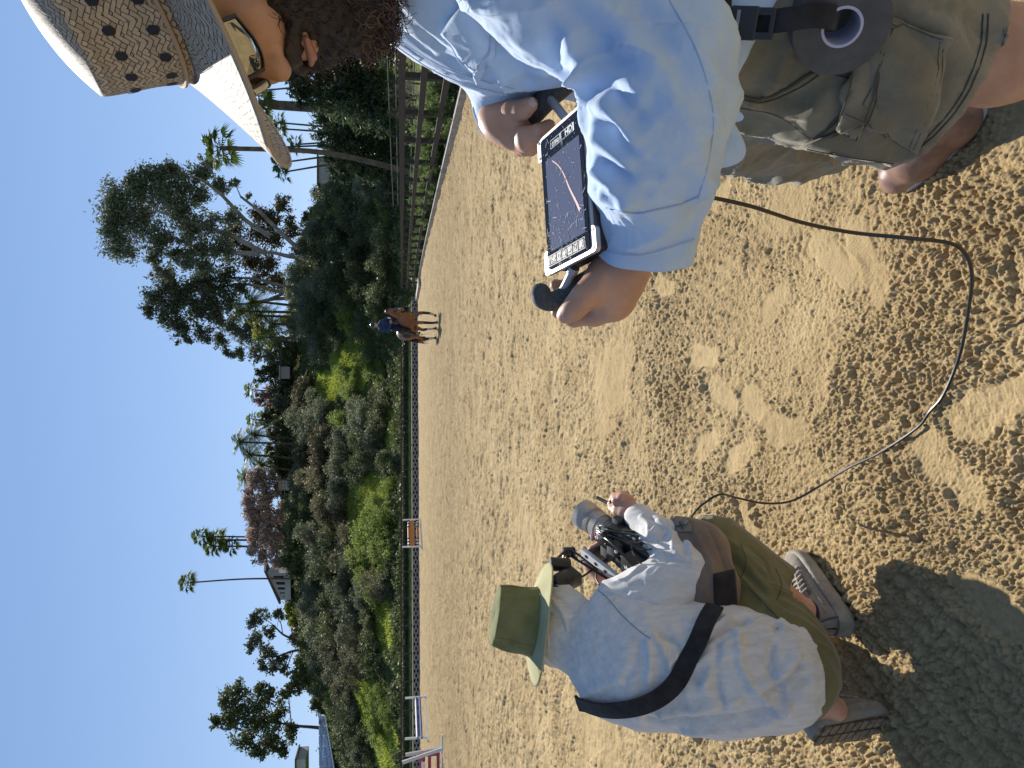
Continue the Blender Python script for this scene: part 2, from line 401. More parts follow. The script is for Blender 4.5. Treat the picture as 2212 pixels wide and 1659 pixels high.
M['red']=leafmat('coral_tree_leaf',(.30,.20,.165),(.52,.39,.33),trans=.35)
M['palm']=leafmat('palm_frond',(.05,.085,.02),(.17,.22,.07),trans=.35)
M['grass']=leafmat('grass_blade',(.19,.235,.03),(.42,.48,.095),trans=.5,scale=.2)
M['rosemary']=leafmat('feathery_leaf',(.07,.105,.035),(.2,.26,.1),trans=.35,scale=1)
# ================================================================ terrain
def interp(x,xs,ys): return np.interp(x,xs,ys)
# skyline of the ground seen across the picture: Y -> X
SKY_Y=[-400,0,150,300,420,520,640,760,900,1150,1250,1400,1500,1580,1660,2200]
SKY_X=[ 720,730,735,722,712,670,650,640,628,628,640,668,700,722,745,790]
def hill(x,y):
    x=np.asarray(x,float);y=np.asarray(y,float)
    Yd=829.5-FPX*x/np.maximum(y,1)
    top=(868-interp(Yd,SKY_Y,SKY_X))/FPX
    yb=interp(x,[-60,-25,0,8,20,60],[60,60,70,68,56,45]); yr=yb+64
    hr=top*yr+1.3
    t=np.clip((y-yb)/(yr-yb),0,1)
    z=hr*(.75*t+.25*t*t*(3-2*t))
    z=z+np.where(t>0,1,0)*np.minimum(t*8,1)*(fbm(x*.06+9,y*.06+3,5,3)-.45)*3.2*(1-.6*t)
    z=np.where(y>yr,z+(y-yr)*.02,z)
    return np.maximum(z,0)*(y>yb*.99)-.06
def terrain():
    r=np.concatenate([[3,15,30,45],np.arange(52,150,1.6),[160,190,260,420,800,1500,2500]])
    a=np.radians(np.concatenate([np.arange(-180,-45,9),np.arange(-45,45,.7),np.arange(45,180,9)]))
    A,Rr=np.meshgrid(a,r); x=Rr*np.sin(A); y=Rr*np.cos(A)
    z=np.where(y>0,hill(x,np.maximum(y,1)),-.06); z=np.where(np.abs(A)>R(60),-.06,z)
    # close to the picture sides keep the hill finite
    n=len(a); v=np.stack([x.ravel(),y.ravel(),z.ravel()],1); idx=np.arange(len(r)*n).reshape(len(r),n)
    f=np.stack([idx[:-1],np.roll(idx[:-1],-1,1),np.roll(idx[1:],-1,1),idx[1:]],-1).reshape(-1,4)
    c=len(v); v=np.vstack([v,[0,0,-.06]]); o=obj_np('hill_terrain',v,f,M['hill'],smooth=True,loc=(0,0,0)); 
    m=o.data; bm=bmesh.new(); bm.from_mesh(m); bm.verts.ensure_lookup_table(); vs=[bm.verts[i] for i in idx[0]]
    for i in range(n): bm.faces.new((bm.verts[c],vs[(i+1)%n],vs[i]))
    bmesh.ops.recalc_face_normals(bm,faces=bm.faces); bm.to_mesh(m); bm.free(); return tag(o,kind='structure')
terrain()
def hz(x,y): return float(hill(np.array([x]),np.array([y]))[0])
def onhill(X,Y,y):
    """first point where the line of sight X,Y meets the hill (for standing things)"""
    for yy in np.arange(50,170,.5):
        p=PY(X,Y,yy)
        if hz(p[0],p[1])>=p[2]: return p
    p=PY(X,Y,y); return p
# ---------------------------------------------------------------- arena
FC=[V(5.2,4.5,0),V(5.86,14.3,0),V(6.55,25,0),V(7.35,40,0),V(7.6,50,0),V(7.25,60.5,0)]      # right kerb line
WL=V(-34,49.5,0); WR=V(7.25,60.5,0)                                        # far wall line
GE=[(765,790,48,52),(715,835,28,38),(800,1055,32,40),(785,1115,32,60),(838,1100,20,70),(838,1360,20,62),(800,1515,30,55),(840,1610,24,60),(775,1480,12,40),(845,930,12,50),(820,465,24,36)]
def gmask(x,y,z):
    """open grassy banks of the slope"""
    dz=z-CAM_H; dep=cp*y-sp*dz; X=1106+FPX*(-sp*y-cp*dz)/dep; Y=829.5-FPX*x/dep; m=np.zeros(np.shape(X)); w=.35*(fbm(np.asarray(x)*.5,np.asarray(y)*.5,66,3)-.5)*2
    for a,b,c,d in GE: m=np.maximum(m,1.15-np.sqrt(((X-a)/c)**2+((Y-b)/d)**2)+w)
    return m>0.1
def rect(name,pts,z,mt,kind='structure'):
    o=obj_np(name,[(p[0],p[1],z) for p in pts],[list(range(len(pts)))] if len(pts)==4 else [list(range(len(pts)))],mt,loc=(0,0,0)); return tag(o,kind=kind)
rect('lawn',[(-60,-12),(70,-12),(70,72),(-60,60)],-.03,M['lawn'])
def sand():
    th=np.radians(np.arange(-46,46,.078)); r=[1.05]
    while r[-1]<66: r.append(r[-1]*(1.0017 if r[-1]<4 else 1.0026)+.0001)
    r=np.array(r); A,Rr=np.meshgrid(th,r); x=Rr*np.sin(A);y=Rr*np.cos(A); h=np.zeros_like(x)
    px=Rr*np.where(Rr<4,.0017,.0026)
    wx=x+.03*(vnoise(x*6,y*6,1)-.5); wy=y+.03*(vnoise(x*6,y*6,2)-.5)
    flat=np.clip((fbm(x*1.3+4,y*1.3,3,4)-.55)*9,0,1)*.85          # trodden smooth areas
    rough_=np.clip((fbm(x*.9+7,y*.9,88,3)-.30)*5,.55,1)*(1-.85*flat)
    for s,a,sd in((.006,.9,9),(.0085,.95,10),(.012,.9,11),(.017,.7,12),(.026,.42,13),(.045,.16,15)):
        fade=np.clip(2.3-px/(s*.6),0,1); dens=np.clip((fbm(x*(2.6),y*2.6,sd+20,3)-.3)*5,.4,1)
        h+=a*s*clod(wx/s,wy/s,sd)*fade*rough_*dens
    h+=.008*(fbm(x*85,y*85,91,3)-.5)*(1-.75*flat)*np.clip(1.5-px/.012,0,1)
    far=np.clip((Rr-3)/7,0,1)
    h+=np.random.default_rng(12).random(h.shape)*np.minimum(.42*px,.0032+.003*np.clip((Rr-2.5)/2,0,1))*(1-.7*flat)
    h+=np.clip((Rr-2.2)/1.5,0,1)*(1-.75*flat)*(.42*.03*clod(wx/.03,wy/.026,83)*np.clip(2-px/.014,0,1)+.34*.05*clod(x/.05,y/.042,81)*(.3+vnoise(x*2.5,y*2.5,82)))
    gq=(x*.93-y*.36)+.02*(fbm(x*2,y*2,19,3)-.5); gm=np.clip((fbm(x*.7+3,y*.7,29,2)-.24)*5,0,1)*(1-.8*flat)*(1-.6*far)
    h+=.017*np.abs(np.sin(gq*math.pi/.06))*gm*(.5+vnoise(x*9,y*9,30))+.010*(fbm(x*3.1,y*3.1,41,4)-.5)*(1-.6*flat)
    pit=clod(x/.17+3,y/.13,51); h-=(.018+.05*far)*np.maximum(pit-.45,0)*np.clip((fbm(x*1.5,y*1.5,77,2)-.38)*4,0,1)
    h+=far*(1-.45*flat)*(.085*(fbm(x*6.,y*8.,62,4)-.5)+.24*.1*clod(x/.10,y/.085,66)*(.4+vnoise(x*3,y*3,67))+.014*clod(x/.05,y/.045,68)*np.clip(1.6-px/.03,0,1))
    fr2=np.clip((Rr-12)/15,0,1); h+=fr2*(.05*clod(x/.30,y/.24,71)*np.clip((fbm(x*.8,y*.8,72,3)-.35)*5,0,1)+.05*(fbm(x*2.5,y*3,73,3)-.5))
    big=np.clip((fbm(x*4,y*4,74,3)-.52)*8,0,1)*(1-flat); h+=big*.020*clod(wx/.033,wy/.033,75)*np.clip(2-px/.02,0,1)
    h-=.024
    # footprints
    def foot(cx,cy,ang,L=.3,W=.11,dp=.016,tread=.0007):
        nonlocal h
        ca,sa=math.cos(ang),math.sin(ang); u=(x-cx)*ca+(y-cy)*sa; v=-(x-cx)*sa+(y-cy)*ca
        wv=W/2*(1-.22*np.cos((u/L+.1)*6.5)); q=np.sqrt((u/(L/2))**2+(v/wv)**2)
        m=np.clip((1.08-q+.25*(vnoise(x*30,y*30,6)-.5))*4.5,0,1)*(.6+.35*vnoise(x*14,y*14,8)); base=-dp-.004+.006*(vnoise(x*22,y*22,9)-.5)+tread*np.sign(np.sin(u*2*math.pi/.012+np.sin(v*140)*1.2))*.5
        rim=np.exp(-((q-1.22)/.14)**2)*.004*(.3+vnoise(x*20,y*20,5))
        h=h*(1-m)+base*m+rim
    R2=random.Random(5)
    given=[(1560,850,1.2),(1640,880,1.1),(1440,620,1.35),(1520,770,1.5),(1870,560,.6),(1800,560,.9),(1600,985,2.0),(2050,1010,1.0),(2150,880,1.9),(1530,960,2.0),(1320,920,1.8),(2180,1330,1.3),(1700,930,1.6)]
    for X,Y,a in given:
        g=G(X,Y); foot(g[0],g[1],a,.3,.12,.007)
    for i in range(38):
        yy=2.4+R2.random()**1.6*9; foot((R2.random()-.55)*yy*.95,yy,R2.random()*6.3,.16+.1*R2.random(),.11,.011,.0)
    z=h+.014
    n=len(th); v=np.stack([x.ravel(),y.ravel(),z.ravel()],1); idx=np.arange(len(r)*n).reshape(len(r),n)
    f=np.stack([idx[:-1,:-1],idx[:-1,1:],idx[1:,1:],idx[1:,:-1]],-1).reshape(-1,4)[:,::-1]
    # keep only what lies inside the kerb and wall
    kx=np.interp(v[:,1],[p[1] for p in FC],[p[0] for p in FC]); wy_=WL[1]+(v[:,0]-WL[0])*(WR[1]-WL[1])/(WR[0]-WL[0])
    ok=(v[:,0]<kx+.12)&(v[:,1]<wy_+.1); f=f[ok[f].all(1)]; used=np.unique(f); mp=np.zeros(len(v),int); mp[used]=np.arange(len(used))
    o=obj_np('arena_sand',v[used],mp[f],M['sand'],smooth=True,loc=(0,0,0)); tag(o,kind='structure')
    global SANDZ
    def SANDZ(px_,py_):
        i=np.argmin(np.abs(r-math.hypot(px_,py_))); j=np.argmin(np.abs(th-math.atan2(px_,py_))); return float(z[i,j])
sand()
# ground under the arena and behind the viewer
o=obj_np('arena_base',[(-40,-10,-.02),(4.8,-10,-.02),(5.86,14.3,-.02),(7.3,40,-.02),(7.2,60,-.02),(-40,48,-.02)],[[0,1,2,3,4,5]],M['sand'],loc=(0,0,0)); tag(o,kind='structure')
# kerb along the right side
def strip(name,line,w,z0,z1,mt,side=1):
    b=MB()
    n=len(line)
    for i in range(n-1):
        a,c=line[i],line[i+1]; d=nrm(c-a); s=V(d[1],-d[0],0)*side*w
        e=d*0.0
        b.add([a+V(0,0,z0),c+V(0,0,z0),c+s+V(0,0,z0),a+s+V(0,0,z0),a+V(0,0,z1),c+V(0,0,z1),c+s+V(0,0,z1),a+s+V(0,0,z1)],
              [(0,1,2,3),(4,5,6,7),(0,1,5,4),(2,3,7,6)]+([(0,3,7,4)] if i==0 else [])+([(1,2,6,5)] if i==n-2 else []))
    return b
FCs=spline(FC,6)
kb=strip('kerb',FCs,.16,-.05,.16,M['kerb']).build('kerb',M['kerb']); tag(kb,'pale concrete kerb edging the sand along the right hand fence','kerb')
# right hand board fence
def alongF(y):
    ys=[p[1] for p in FCs]; return V(np.interp(y,ys,[p[0] for p in FCs]),y,0)
fr=thing('board_fence','brown board fence with three broad rails standing behind the kerb on the right','fence',loc=tuple(alongF(14)))
def loc_(o): return np.array(o.location)
off=loc_(fr)
for z0,z1,nm in((1.25,1.39,'top_rail'),(.82,.95,'middle_rail'),(.36,.49,'bottom_rail')):
    line=[alongF(y)+V(.24,0,0)-off for y in list(np.arange(5,60,2.4))]
    b=MB()
    for i in range(len(line)-1):
        a,c=line[i]+V(0,0,(z0+z1)/2),line[i+1]+V(0,0,(z0+z1)/2); b.beam(a+nrm(c-a)*.004,c-nrm(c-a)*.004,.035,z1-z0)
    b.build(nm,M['fence'],fr)
for y in np.arange(5,60,2.4):
    p=alongF(y)+V(.33,0,0)-off
    MB().box(p+V(0,0,.66),(.12,.12,1.36)).build('post',M['fence'],fr)
# ---------------------------------------------------------------- far wall of pierced blocks, rail fence on it, hedge behind
wd=nrm(WR-WL); wn=V(-wd[1],wd[0],0); WLEN=np.linalg.norm(WR-WL)
def wp(t,o=0,z=0): return WL+wd*t+wn*o+V(0,0,z)
wall=thing('block_wall','low grey wall of pierced blocks closing the far end of the arena','wall',loc=tuple(wp(WLEN-8)))
wo=loc_(wall); b=MB(); holes=MB()
W0,W1=3,WLEN
bh=.12; L=.31
rows=[(-.04,.10,None),(.10,.22,0),(.22,.34,.5),(.34,.46,0),(.46,.53,None)]
for z0,z1,sh in rows:
    if sh is None: b.beam(wp(W0,0,(z0+z1)/2)-wo,wp(W1,0,(z0+z1)/2)-wo,.16,z1-z0)
    else:
        t=W0-sh*L*2
        while t<W1:
            a,c=max(t,W0),min(t+L*1.28,W1)
            if c>a: b.beam(wp(a,0,(z0+z1)/2)-wo,wp(c,0,(z0+z1)/2)-wo,.15,z1-z0-.004)
            t+=L*2
b.build('blockwork',M['wallblock'],wall)
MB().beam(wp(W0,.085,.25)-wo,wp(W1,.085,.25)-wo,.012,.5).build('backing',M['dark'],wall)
rf=thing('rail_fence','dark pipe rail fence running above the far pierced block wall','fence',loc=tuple(wp(WLEN-8,.25)))
ro=loc_(rf)
for z0,th_ in((1.36,.11),(.62,.09)): MB().beam(wp(0,.25,z0)-ro,wp(WLEN,.25,z0)-ro,.05,th_).build('rail',M['rail'],rf)
t=1
while t<WLEN:
    MB().box(wp(t,.3,.68)-ro,(.06,.06,1.36)).build('post',M['rail'],rf)
    t+=1.95
b=MB(); b.quad(wp(0,.4,.40),wp(WLEN,.4,.40),wp(WLEN,2.4,.86),wp(0,2.4,.86)); b.quad(wp(0,2.4,.86),wp(WLEN,2.4,.86),wp(WLEN,5.5,-.1),wp(0,5.5,-.1)); o=b.build('grass_bank',M['lawn'],loc=(0,0,0)); tag(o,kind='structure')
# white pad at the corner
pd=MB().box((7.0,54,.12),(.5,9,.18),bev=.02).build('concrete_slab',M['kerb']); tag(pd,'white concrete slab lying at the far right corner of the arena','slab')
# far hedge
def quads_from(c,size,elong,nrmv=None,dirv=None,seed=0):
    """c (n,3) centres -> leaf quads"""
    rg=np.random.default_rng(seed); n=len(c)
    d=rg.normal(size=(n,3)) if dirv is None else dirv+.35*rg.normal(size=(n,3)); d=nrm_rows(d)
    s=rg.normal(size=(n,3)); s=nrm_rows(s-d*(s*d).sum(1,keepdims=True))
    sz=(size*(.6+.8*rg.random(n)))[:,None]; a=d*sz*elong*.5; b=s*sz*.5
    v=np.stack([c-a,c+b*.9-a*.1,c+a,c-b*.9-a*.1],1).reshape(-1,3); f=np.arange(4*n).reshape(n,4); return v,f
def blob_pts(n,c,r,rg,shell=.55,rough=.25):
    """points in an uneven ellipsoid, denser towards the outside"""
    d=nrm_rows(rg.normal(size=(n,3))); k=(shell+(1-shell)*rg.random(n)**.6)
    sd=rg.random(3)*50; bump=1+rough*2*(vn3(d*2.3+sd,3)-.5)+rough*(vn3(d*5.5+sd,4)-.5)*1.5
    return np.asarray(c)+d*(k*bump)[:,None]*np.asarray(r)
rg=np.random.default_rng(3)
hn=26000; t=rg.random(hn)*WLEN; o_=.0+rg.random(hn)*1.1; z_=.70+rg.random(hn)**.6*.58+.07*vnoise(t*.9,t*0,3)
hp=WL+wd*t[:,None]+wn*(2.0+o_)[:,None]+np.stack([0*t,0*t,z_],1)
v,f=quads_from(hp,.09,1.6,seed=2); hg=thing('clipped_hedge','long clipped green hedge growing behind the far rail fence','hedge',loc=tuple(wp(20,2)))
ho=loc_(hg); obj_np('foliage',v-ho,f,M['oak'],hg)
MB().beam(wp(0,2.55,.9)-ho,wp(WLEN,2.55,.9)-ho,.7,.6).build('inner_branches',M['darkbark'],hg)
# ================================================================ trees and shrubs
def limb(b,a,c,r0,r1,bend=.12,n=6,seg=6,rg=None):
    a=np.asarray(a,float);c=np.asarray(c,float);L=np.linalg.norm(c-a); o1=rg.normal(size=3)*L*bend; o2=rg.normal(size=3)*L*bend*.6
    pts=spline([a,a+(c-a)*.35+o1*.6,a+(c-a)*.7+o2,c],3); m=len(pts); b.tube(pts,[r0+(r1-r0)*i/(m-1) for i in range(m)],n)
    return pts
TREE_N=[0]
def tree(name,label,cat,group,base,clumps,leaf,bark,size=.3,dens=1.,elong=1.8,trunk_r=.3,fork=.35,trunks=None,shell=.35,rough=.45,limbs=True,dirv=None,fan=1.0,gap=0):
    """base: point on the ground. clumps: (centre, radii). trunks: list of end points"""
    TREE_N[0]+=1; rg=np.random.default_rng(100+TREE_N[0]); base=np.asarray(base,float)
    t=thing(name,label,cat,group,loc=tuple(base)); b=MB(); cl=[(np.asarray(c,float)-base,np.asarray(r,float)*np.ones(3)) for c,r in clumps]
    if trunks is None:
        top=np.mean([c for c,_ in cl],0); trunks=[(V(0,0,-.3),top*V(.6,.6,fork*2 if fork<.5 else 1))]
    allp=[]
    for a,c in trunks:
        pts=limb(b,a,c,trunk_r,trunk_r*.45,.05,7,rg=rg); allp+=[(p,trunk_r*(1-.55*i/len(pts))) for i,p in enumerate(pts)]
    if limbs:
        for c,r in cl:
            # nearest lower trunk point
            best=min(allp,key=lambda q:np.linalg.norm(q[0]-c)+(2.2*max(0,q[0][2]-c[2]+r[2]*.5)))
            pts=limb(b,best[0],c,best[1]*.5,.03+best[1]*.1,.1,5,rg=rg)
            for _ in range(3):
                e=c+rg.normal(size=3)*r*.55; limb(b,pts[len(pts)*2//3],e,.25*best[1],.02,.12,4,rg=rg)
    b.build('trunk',bark,t,smooth=True)
    pp=[]
    for c,r in cl:
        vol=(r[0]*r[1]*r[2])**(2/3.); size_=size*.72; n=int(dens*vol/(size_*size_)*17)+20
        k=max(6,int(n/38)); sub=blob_pts(k,c,r*.85,rg,shell,rough)          # sprays of leaves, gaps between
        q=sub[rg.integers(0,k,n)]+rg.normal(size=(n,3))*r.mean()*(.17*fan); pp.append(q)
    pp=np.concatenate(pp); dv=None if dirv is None else np.tile(np.asarray(dirv,float),(len(pp),1))
    v,f=quads_from(pp,size*.72,elong,dirv=dv,seed=TREE_N[0]); obj_np('crown',v,f,leaf,t)
    return t
def cl(X,Y,y,rx,ry=None):
    """crown clump seen at X,Y at distance y with half sizes rx (up) ry (across) as seen"""
    ry=rx if ry is None else ry; k=y/1548.; c=PY(X,Y,y); return (c,(ry*k,(rx+ry)/2*k,rx*k))
def rclumps(spec,y,seed,n,spread=.8):
    rr=random.Random(seed); out=[]
    for X,Y,rx,ry in spec: out.append(cl(X,Y,y+(rr.random()-.5)*6,rx,ry))
    return out
def base_at(Y,y):
    x=(829.5-Y)/FPX*y; return V(x,y,hz(x,y))
# --- big eucalyptus on the ridge
e1=[(250,440,32,55),(240,490,28,45),(262,530,34,36),(300,420,34,42),(300,480,40,50),(285,390,22,28),(330,380,32,32),(350,420,34,40),(345,520,30,42),(372,365,24,24),(385,400,36,34),(395,455,30,36),
    (410,500,36,36),(425,420,30,30),(440,375,34,22),(455,350,22,18),(430,545,34,32),(455,480,28,30),(470,400,24,22),(480,530,32,34),(350,590,22,26),(500,470,22,26),(508,395,14,14),(535,420,9,9),(400,565,26,26),(445,580,24,24),(330,560,18,20),(380,545,20,20)]
B=base_at(565,118)
def rel(X,Y,y,b): return PY(X,Y,y)-b
tree('eucalyptus_tree','tallest eucalyptus on the ridge with pale forked trunks and open grey green crown','tree','eucalyptus trees on the ridge',B,
     [cl(X,Y,118,a,b) for X,Y,a,b in e1],M['euc'],M['bark'],size=.34,dens=.72,elong=2.4,trunk_r=.42,
     trunks=[(V(0,0,-1),rel(560,545,118,B)),(rel(575,548,118,B),rel(340,455,117,B)),(rel(560,548,118,B),rel(380,515,119,B)),(V(.4,0,-.5)+rel(640,530,118,B)*.1,rel(520,425,117,B)),(rel(585,510,118,B),rel(430,385,116,B))],shell=.2,rough=.6,fan=1.15)
e2=[(335,640,28,28),(318,665,18,20),(370,610,26,30),(380,650,34,32),(365,690,26,26),(405,625,30,30),(420,665,32,32),(395,700,26,26),(440,610,30,34),(455,650,30,32),(465,690,24,24),(440,720,24,20),(480,620,26,28),(500,650,22,26),(405,735,16,14),(490,590,26,26),(520,620,20,22),(540,700,22,26)]
B=base_at(640,122)
tree('eucalyptus_tree','second eucalyptus with several thin pale stems beside the tallest one','tree','eucalyptus trees on the ridge',B,
     [cl(X,Y,122,a,b) for X,Y,a,b in e2],M['euc'],M['bark'],size=.34,dens=.72,elong=2.4,trunk_r=.34,
     trunks=[(V(-.8,0,-1),rel(480,655,122,B)),(V(0,0,-1),rel(470,620,122,B)),(V(.8,0,-1),rel(500,600,122,B)),(V(1.6,.5,-1),rel(520,680,122,B))],shell=.2,rough=.6,fan=1.15)
e3=[(480,735,20,20),(500,700,26,26),(530,725,22,24),(555,760,20,20),(515,765,18,14),(490,760,16,14),(560,710,22,26),(590,740,20,26)]
B=base_at(745,126)
tree('eucalyptus_tree','smaller leaning eucalyptus at the left edge of the ridge group','tree','eucalyptus trees on the ridge',B,
     [cl(X,Y,126,a,b) for X,Y,a,b in e3],M['euc'],M['bark'],size=.34,dens=.75,elong=2.2,trunk_r=.25,shell=.2,rough=.6,fan=1.15)
e4=[(510,500,28,30),(530,540,30,30),(560,500,26,28),(560,460,24,26),(590,520,26,32),(590,470,26,24),(610,440,24,20),(540,570,28,28),(580,575,28,26),(600,610,26,28),(555,610,24,24),(625,490,20,30)]
B=base_at(510,130)
tree('brown_leaved_tree','brownish tree behind the pale eucalyptus trunks','tree',None,B,
     [cl(X,Y,130,a,b) for X,Y,a,b in e4],M['eucb'],M['darkbark'],size=.38,dens=.8,elong=1.8,trunk_r=.3,shell=.2,rough=.5)
# --- skyline trees to the left
def sky_tree(lab,Yb,y,spec,leaf,bark='darkbark',tr=.3,dens=.8,size=.36,name='broadleaf_tree',cat='tree',group=None,elong=1.7,trunks=None):
    B=base_at(Yb,y); return tree(name,lab,cat,group,B,[cl(X,Y,y,a,b) for X,Y,a,b in spec],leaf,M[bark],size=size,dens=dens,trunk_r=tr,shell=.2,rough=.55,elong=elong,trunks=[(V(*q[0]),rel(q[1],q[2],y,B)) for q in trunks] if trunks else None)
KN_={'oak':'dark green','grey':'grey green','eucb':'olive brown'}
ORD=['first','second','third','fourth','fifth','sixth','seventh','eighth','ninth','tenth','eleventh','twelfth','thirteenth','fourteenth','fifteenth','sixteenth','seventeenth','eighteenth','nineteenth','twentieth','twenty-first','twenty-second']
sky_tree('big dark spreading tree with a ragged crown at the far left of the ridge',1560,108,
  [(470,1560,18,22),(490,1510,26,26),(500,1550,30,34),(520,1490,24,22),(530,1600,30,30),(535,1530,34,36),(560,1560,32,34),(555,1620,24,24),(575,1500,24,26),(580,1600,30,30),(600,1540,24,30),(610,1620,22,22),(625,1580,22,24),(620,1500,18,20),(560,1480,18,16)],M['oak'],dens=.85,tr=.3)
sky_tree('round open grey green tree with dark bent branches on the ridge',1385,112,
  [(545,1350,18,20),(560,1330,20,20),(555,1385,22,24),(575,1410,22,24),(590,1440,20,22),(600,1330,18,18),(540,1400,16,18),(580,1365,16,20),(610,1420,18,18),(620,1450,16,18),(565,1440,14,14)],M['euc'],dens=.7,tr=.22,trunks=[((0,0,-.5),625,1380),((0,0,1),590,1350),((0,0,1.5),590,1420)])
sky_tree('low dark tree between the round tree and the big ragged tree',1460,110,[(650,1450,22,24),(640,1480,22,22),(665,1470,22,30),(655,1420,16,22)],M['oak'],dens=1.1,tr=.15)
sky_tree('red leaved coral tree with a wide flat crown on top of the slope',1085,112,
  [(545,1040,16,26),(540,1080,16,28),(545,1120,18,28),(550,1160,18,26),(565,1200,18,24),(570,1050,18,30),(570,1100,22,32),(575,1150,22,32),(590,1130,18,26),(590,1190,18,26),(595,1215,16,20),(560,1020,16,20),(600,1160,16,24),(585,1030,14,18),(538,1100,14,26),(545,1185,14,20),(580,1075,16,26),(560,1130,18,28),(605,1110,12,24)],M['red'],dens=1.15,size=.33,name='coral_tree',tr=.22,trunks=[((0,0,-.5),595,1060),((0,0,-.5),590,1110),((0,0,-.5),600,1150)])
for i,(lab,Yb,y,spec,lf) in enumerate([
 ('dark rounded tree behind the slope just left of the pink blossoming tree',890,128,[(575,905,18,22),(585,880,18,22),(600,900,20,28),(610,870,18,24)],'oak'),
 ('pink grey tree in thin leaf on the ridge',860,126,[(560,862,14,16),(575,850,16,16),(590,865,16,18)],'red'),
 ('dark blue green tree on the ridge right of the pink tree',820,124,[(560,810,14,18),(580,800,20,24),(600,830,20,28),(590,790,18,20),(612,805,16,24)],'oak'),
 ('grey green tree standing under the leaning eucalyptus',765,122,[(585,770,18,22),(600,745,18,22),(610,775,18,26)],'grey'),
 ('olive tree on the ridge below the two right hand palms',920,122,[(590,935,16,22),(605,955,18,26),(608,925,16,24)],'eucb'),
 ('dark bushy tree on the ridge under the middle palms',985,120,[(595,985,18,24),(600,1005,18,26),(580,970,12,16)],'oak'),
 ('dark shrubby tree below the white house',1240,108,[(640,1230,20,26),(655,1260,20,26),(625,1215,16,18)],'oak'),
 ('bushy dark tree under the coral tree',1120,108,[(630,1090,18,30),(635,1130,18,30),(632,1170,20,30),(630,1050,14,26)],'oak'),
 ('yellowish shrub beside the garden wall right of the round tree',1320,112,[(620,1320,12,16),(632,1335,12,16)],'yellow')]):
    sky_tree(lab,Yb,y,spec,M[lf],dens=1.1,tr=.15)
for i,(Yb,lf) in enumerate([(470,'oak'),(545,'grey'),(625,'oak'),(690,'grey'),(760,'oak'),(805,'eucb'),(850,'oak'),(880,'grey'),(925,'oak'),(965,'grey'),(1010,'oak'),(1050,'eucb'),(1140,'oak'),(1200,'oak'),(1290,'grey'),(1330,'oak'),(1375,'eucb'),(1425,'oak'),(1475,'grey'),(1520,'oak'),(1600,'oak'),(1650,'eucb')]):
    X0=float(np.interp(Yb,SKY_Y,SKY_X)); r1=random.Random(i); 
    sky_tree(f'{KN_[lf]} bushy tree on the ridge line, {ORD[i]} from its right end',Yb,119+r1.random()*4,[(X0-6-r1.random()*10,Yb+r1.uniform(-14,14),14+8*r1.random(),20+10*r1.random()) for _ in range(3)]+[(X0-18-14*r1.random(),Yb+r1.uniform(-8,8),12+6*r1.random(),14+8*r1.random())],M[lf],dens=1.0,tr=.12,name='ridge_tree',group='bushy trees along the ridge line')
# --- dark conifers and oaks on the right behind the board fence
for lab,Yb,y,spec,lf,sz in [
 ('broad dark pine with drooping needles nearest behind the right fence',215,52,[(625,150,30,40),(650,190,36,40),(690,150,40,50),(700,210,36,40),(740,150,50,60),(760,220,50,50),(800,180,50,60),(670,110,40,40),(730,80,50,50),(790,90,50,60),(820,250,36,50)],'pine',.2),
 ('dark pine beside the broad one, left of the palm stump',320,60,[(700,270,30,36),(720,320,30,40),(750,280,40,46),(760,340,36,40),(800,300,44,50),(800,360,40,36),(735,370,24,26),(830,330,26,44)],'pine',.2),
 ('dense dark evergreen in the shade right of the bare bushes',60,46,[(660,40,60,60),(720,0,70,70),(780,40,70,70),(800,-40,60,70),(650,-40,50,50),(830,60,40,60)],'oak',.18)]:
    B=base_at(Yb,y); tree('evergreen_tree',lab,'tree','dark evergreens behind the right fence',B,[cl(X,Y,y,a,b) for X,Y,a,b in spec],M[lf],M['darkbark'],size=sz,dens=.8,trunk_r=.25,shell=.3,rough=.5,elong=2.6,fan=.8)
# --- shrubs covering the slope: prototypes, then copies
def shrub_proto(i,leaf,size=.2,n=6500,flat=.8):
    rg=np.random.default_rng(500+i); pp=[]
    for k in range(9):
        c=rg.normal(size=3)*V(.52,.52,.26)+V(0,0,.60*flat); r=(.28+.26*rg.random())
        m=n//9; sub=blob_pts(26,c,V(r,r,r*.85),rg,.55,.4); pp.append(sub[rg.integers(0,26,m)]+rg.normal(size=(m,3))*.085)
    pp=np.concatenate(pp); pp=pp[pp[:,2]>-.15]; v,f=quads_from(pp,size*.26,1.6,seed=i+900); return mesh_np(v,f),leaf
def make_shrub(mesh,leaf,stem):
    t=bpy.data.objects.new('shrub',None); C.collection.objects.link(t)
    m=mesh.copy(); m.materials.append(leaf); o=bpy.data.objects.new('crown',m); link(o,t)
    b=MB(); rr=np.random.default_rng(1)
    for k in range(5): limb(b,(0,0,-.25),rr.normal(size=3)*V(.3,.3,.05)+V(0,0,.55),.05,.015,.1,4,rg=rr)
    b.build('trunk',M['darkbark'],t); return t
KN={'oak':'dark green','grey':'grey green','brown':'dry brown','green':'bright green','eucb':'olive brown','yellow':'yellow green'}
protos={}
for i,k in enumerate(['oak','grey','brown','green','eucb','oak','yellow']):
    me,lf=shrub_proto(i,M[k]); protos.setdefault(k,[]).append(make_shrub(me,lf,None))
for k in protos:
    for o in protos[k]: o['used']=0
SH=[] # X,Y (centre seen), half size seen, kind, place words
def S(X,Y,s,k,where): SH.append((X,Y,s,k,where))
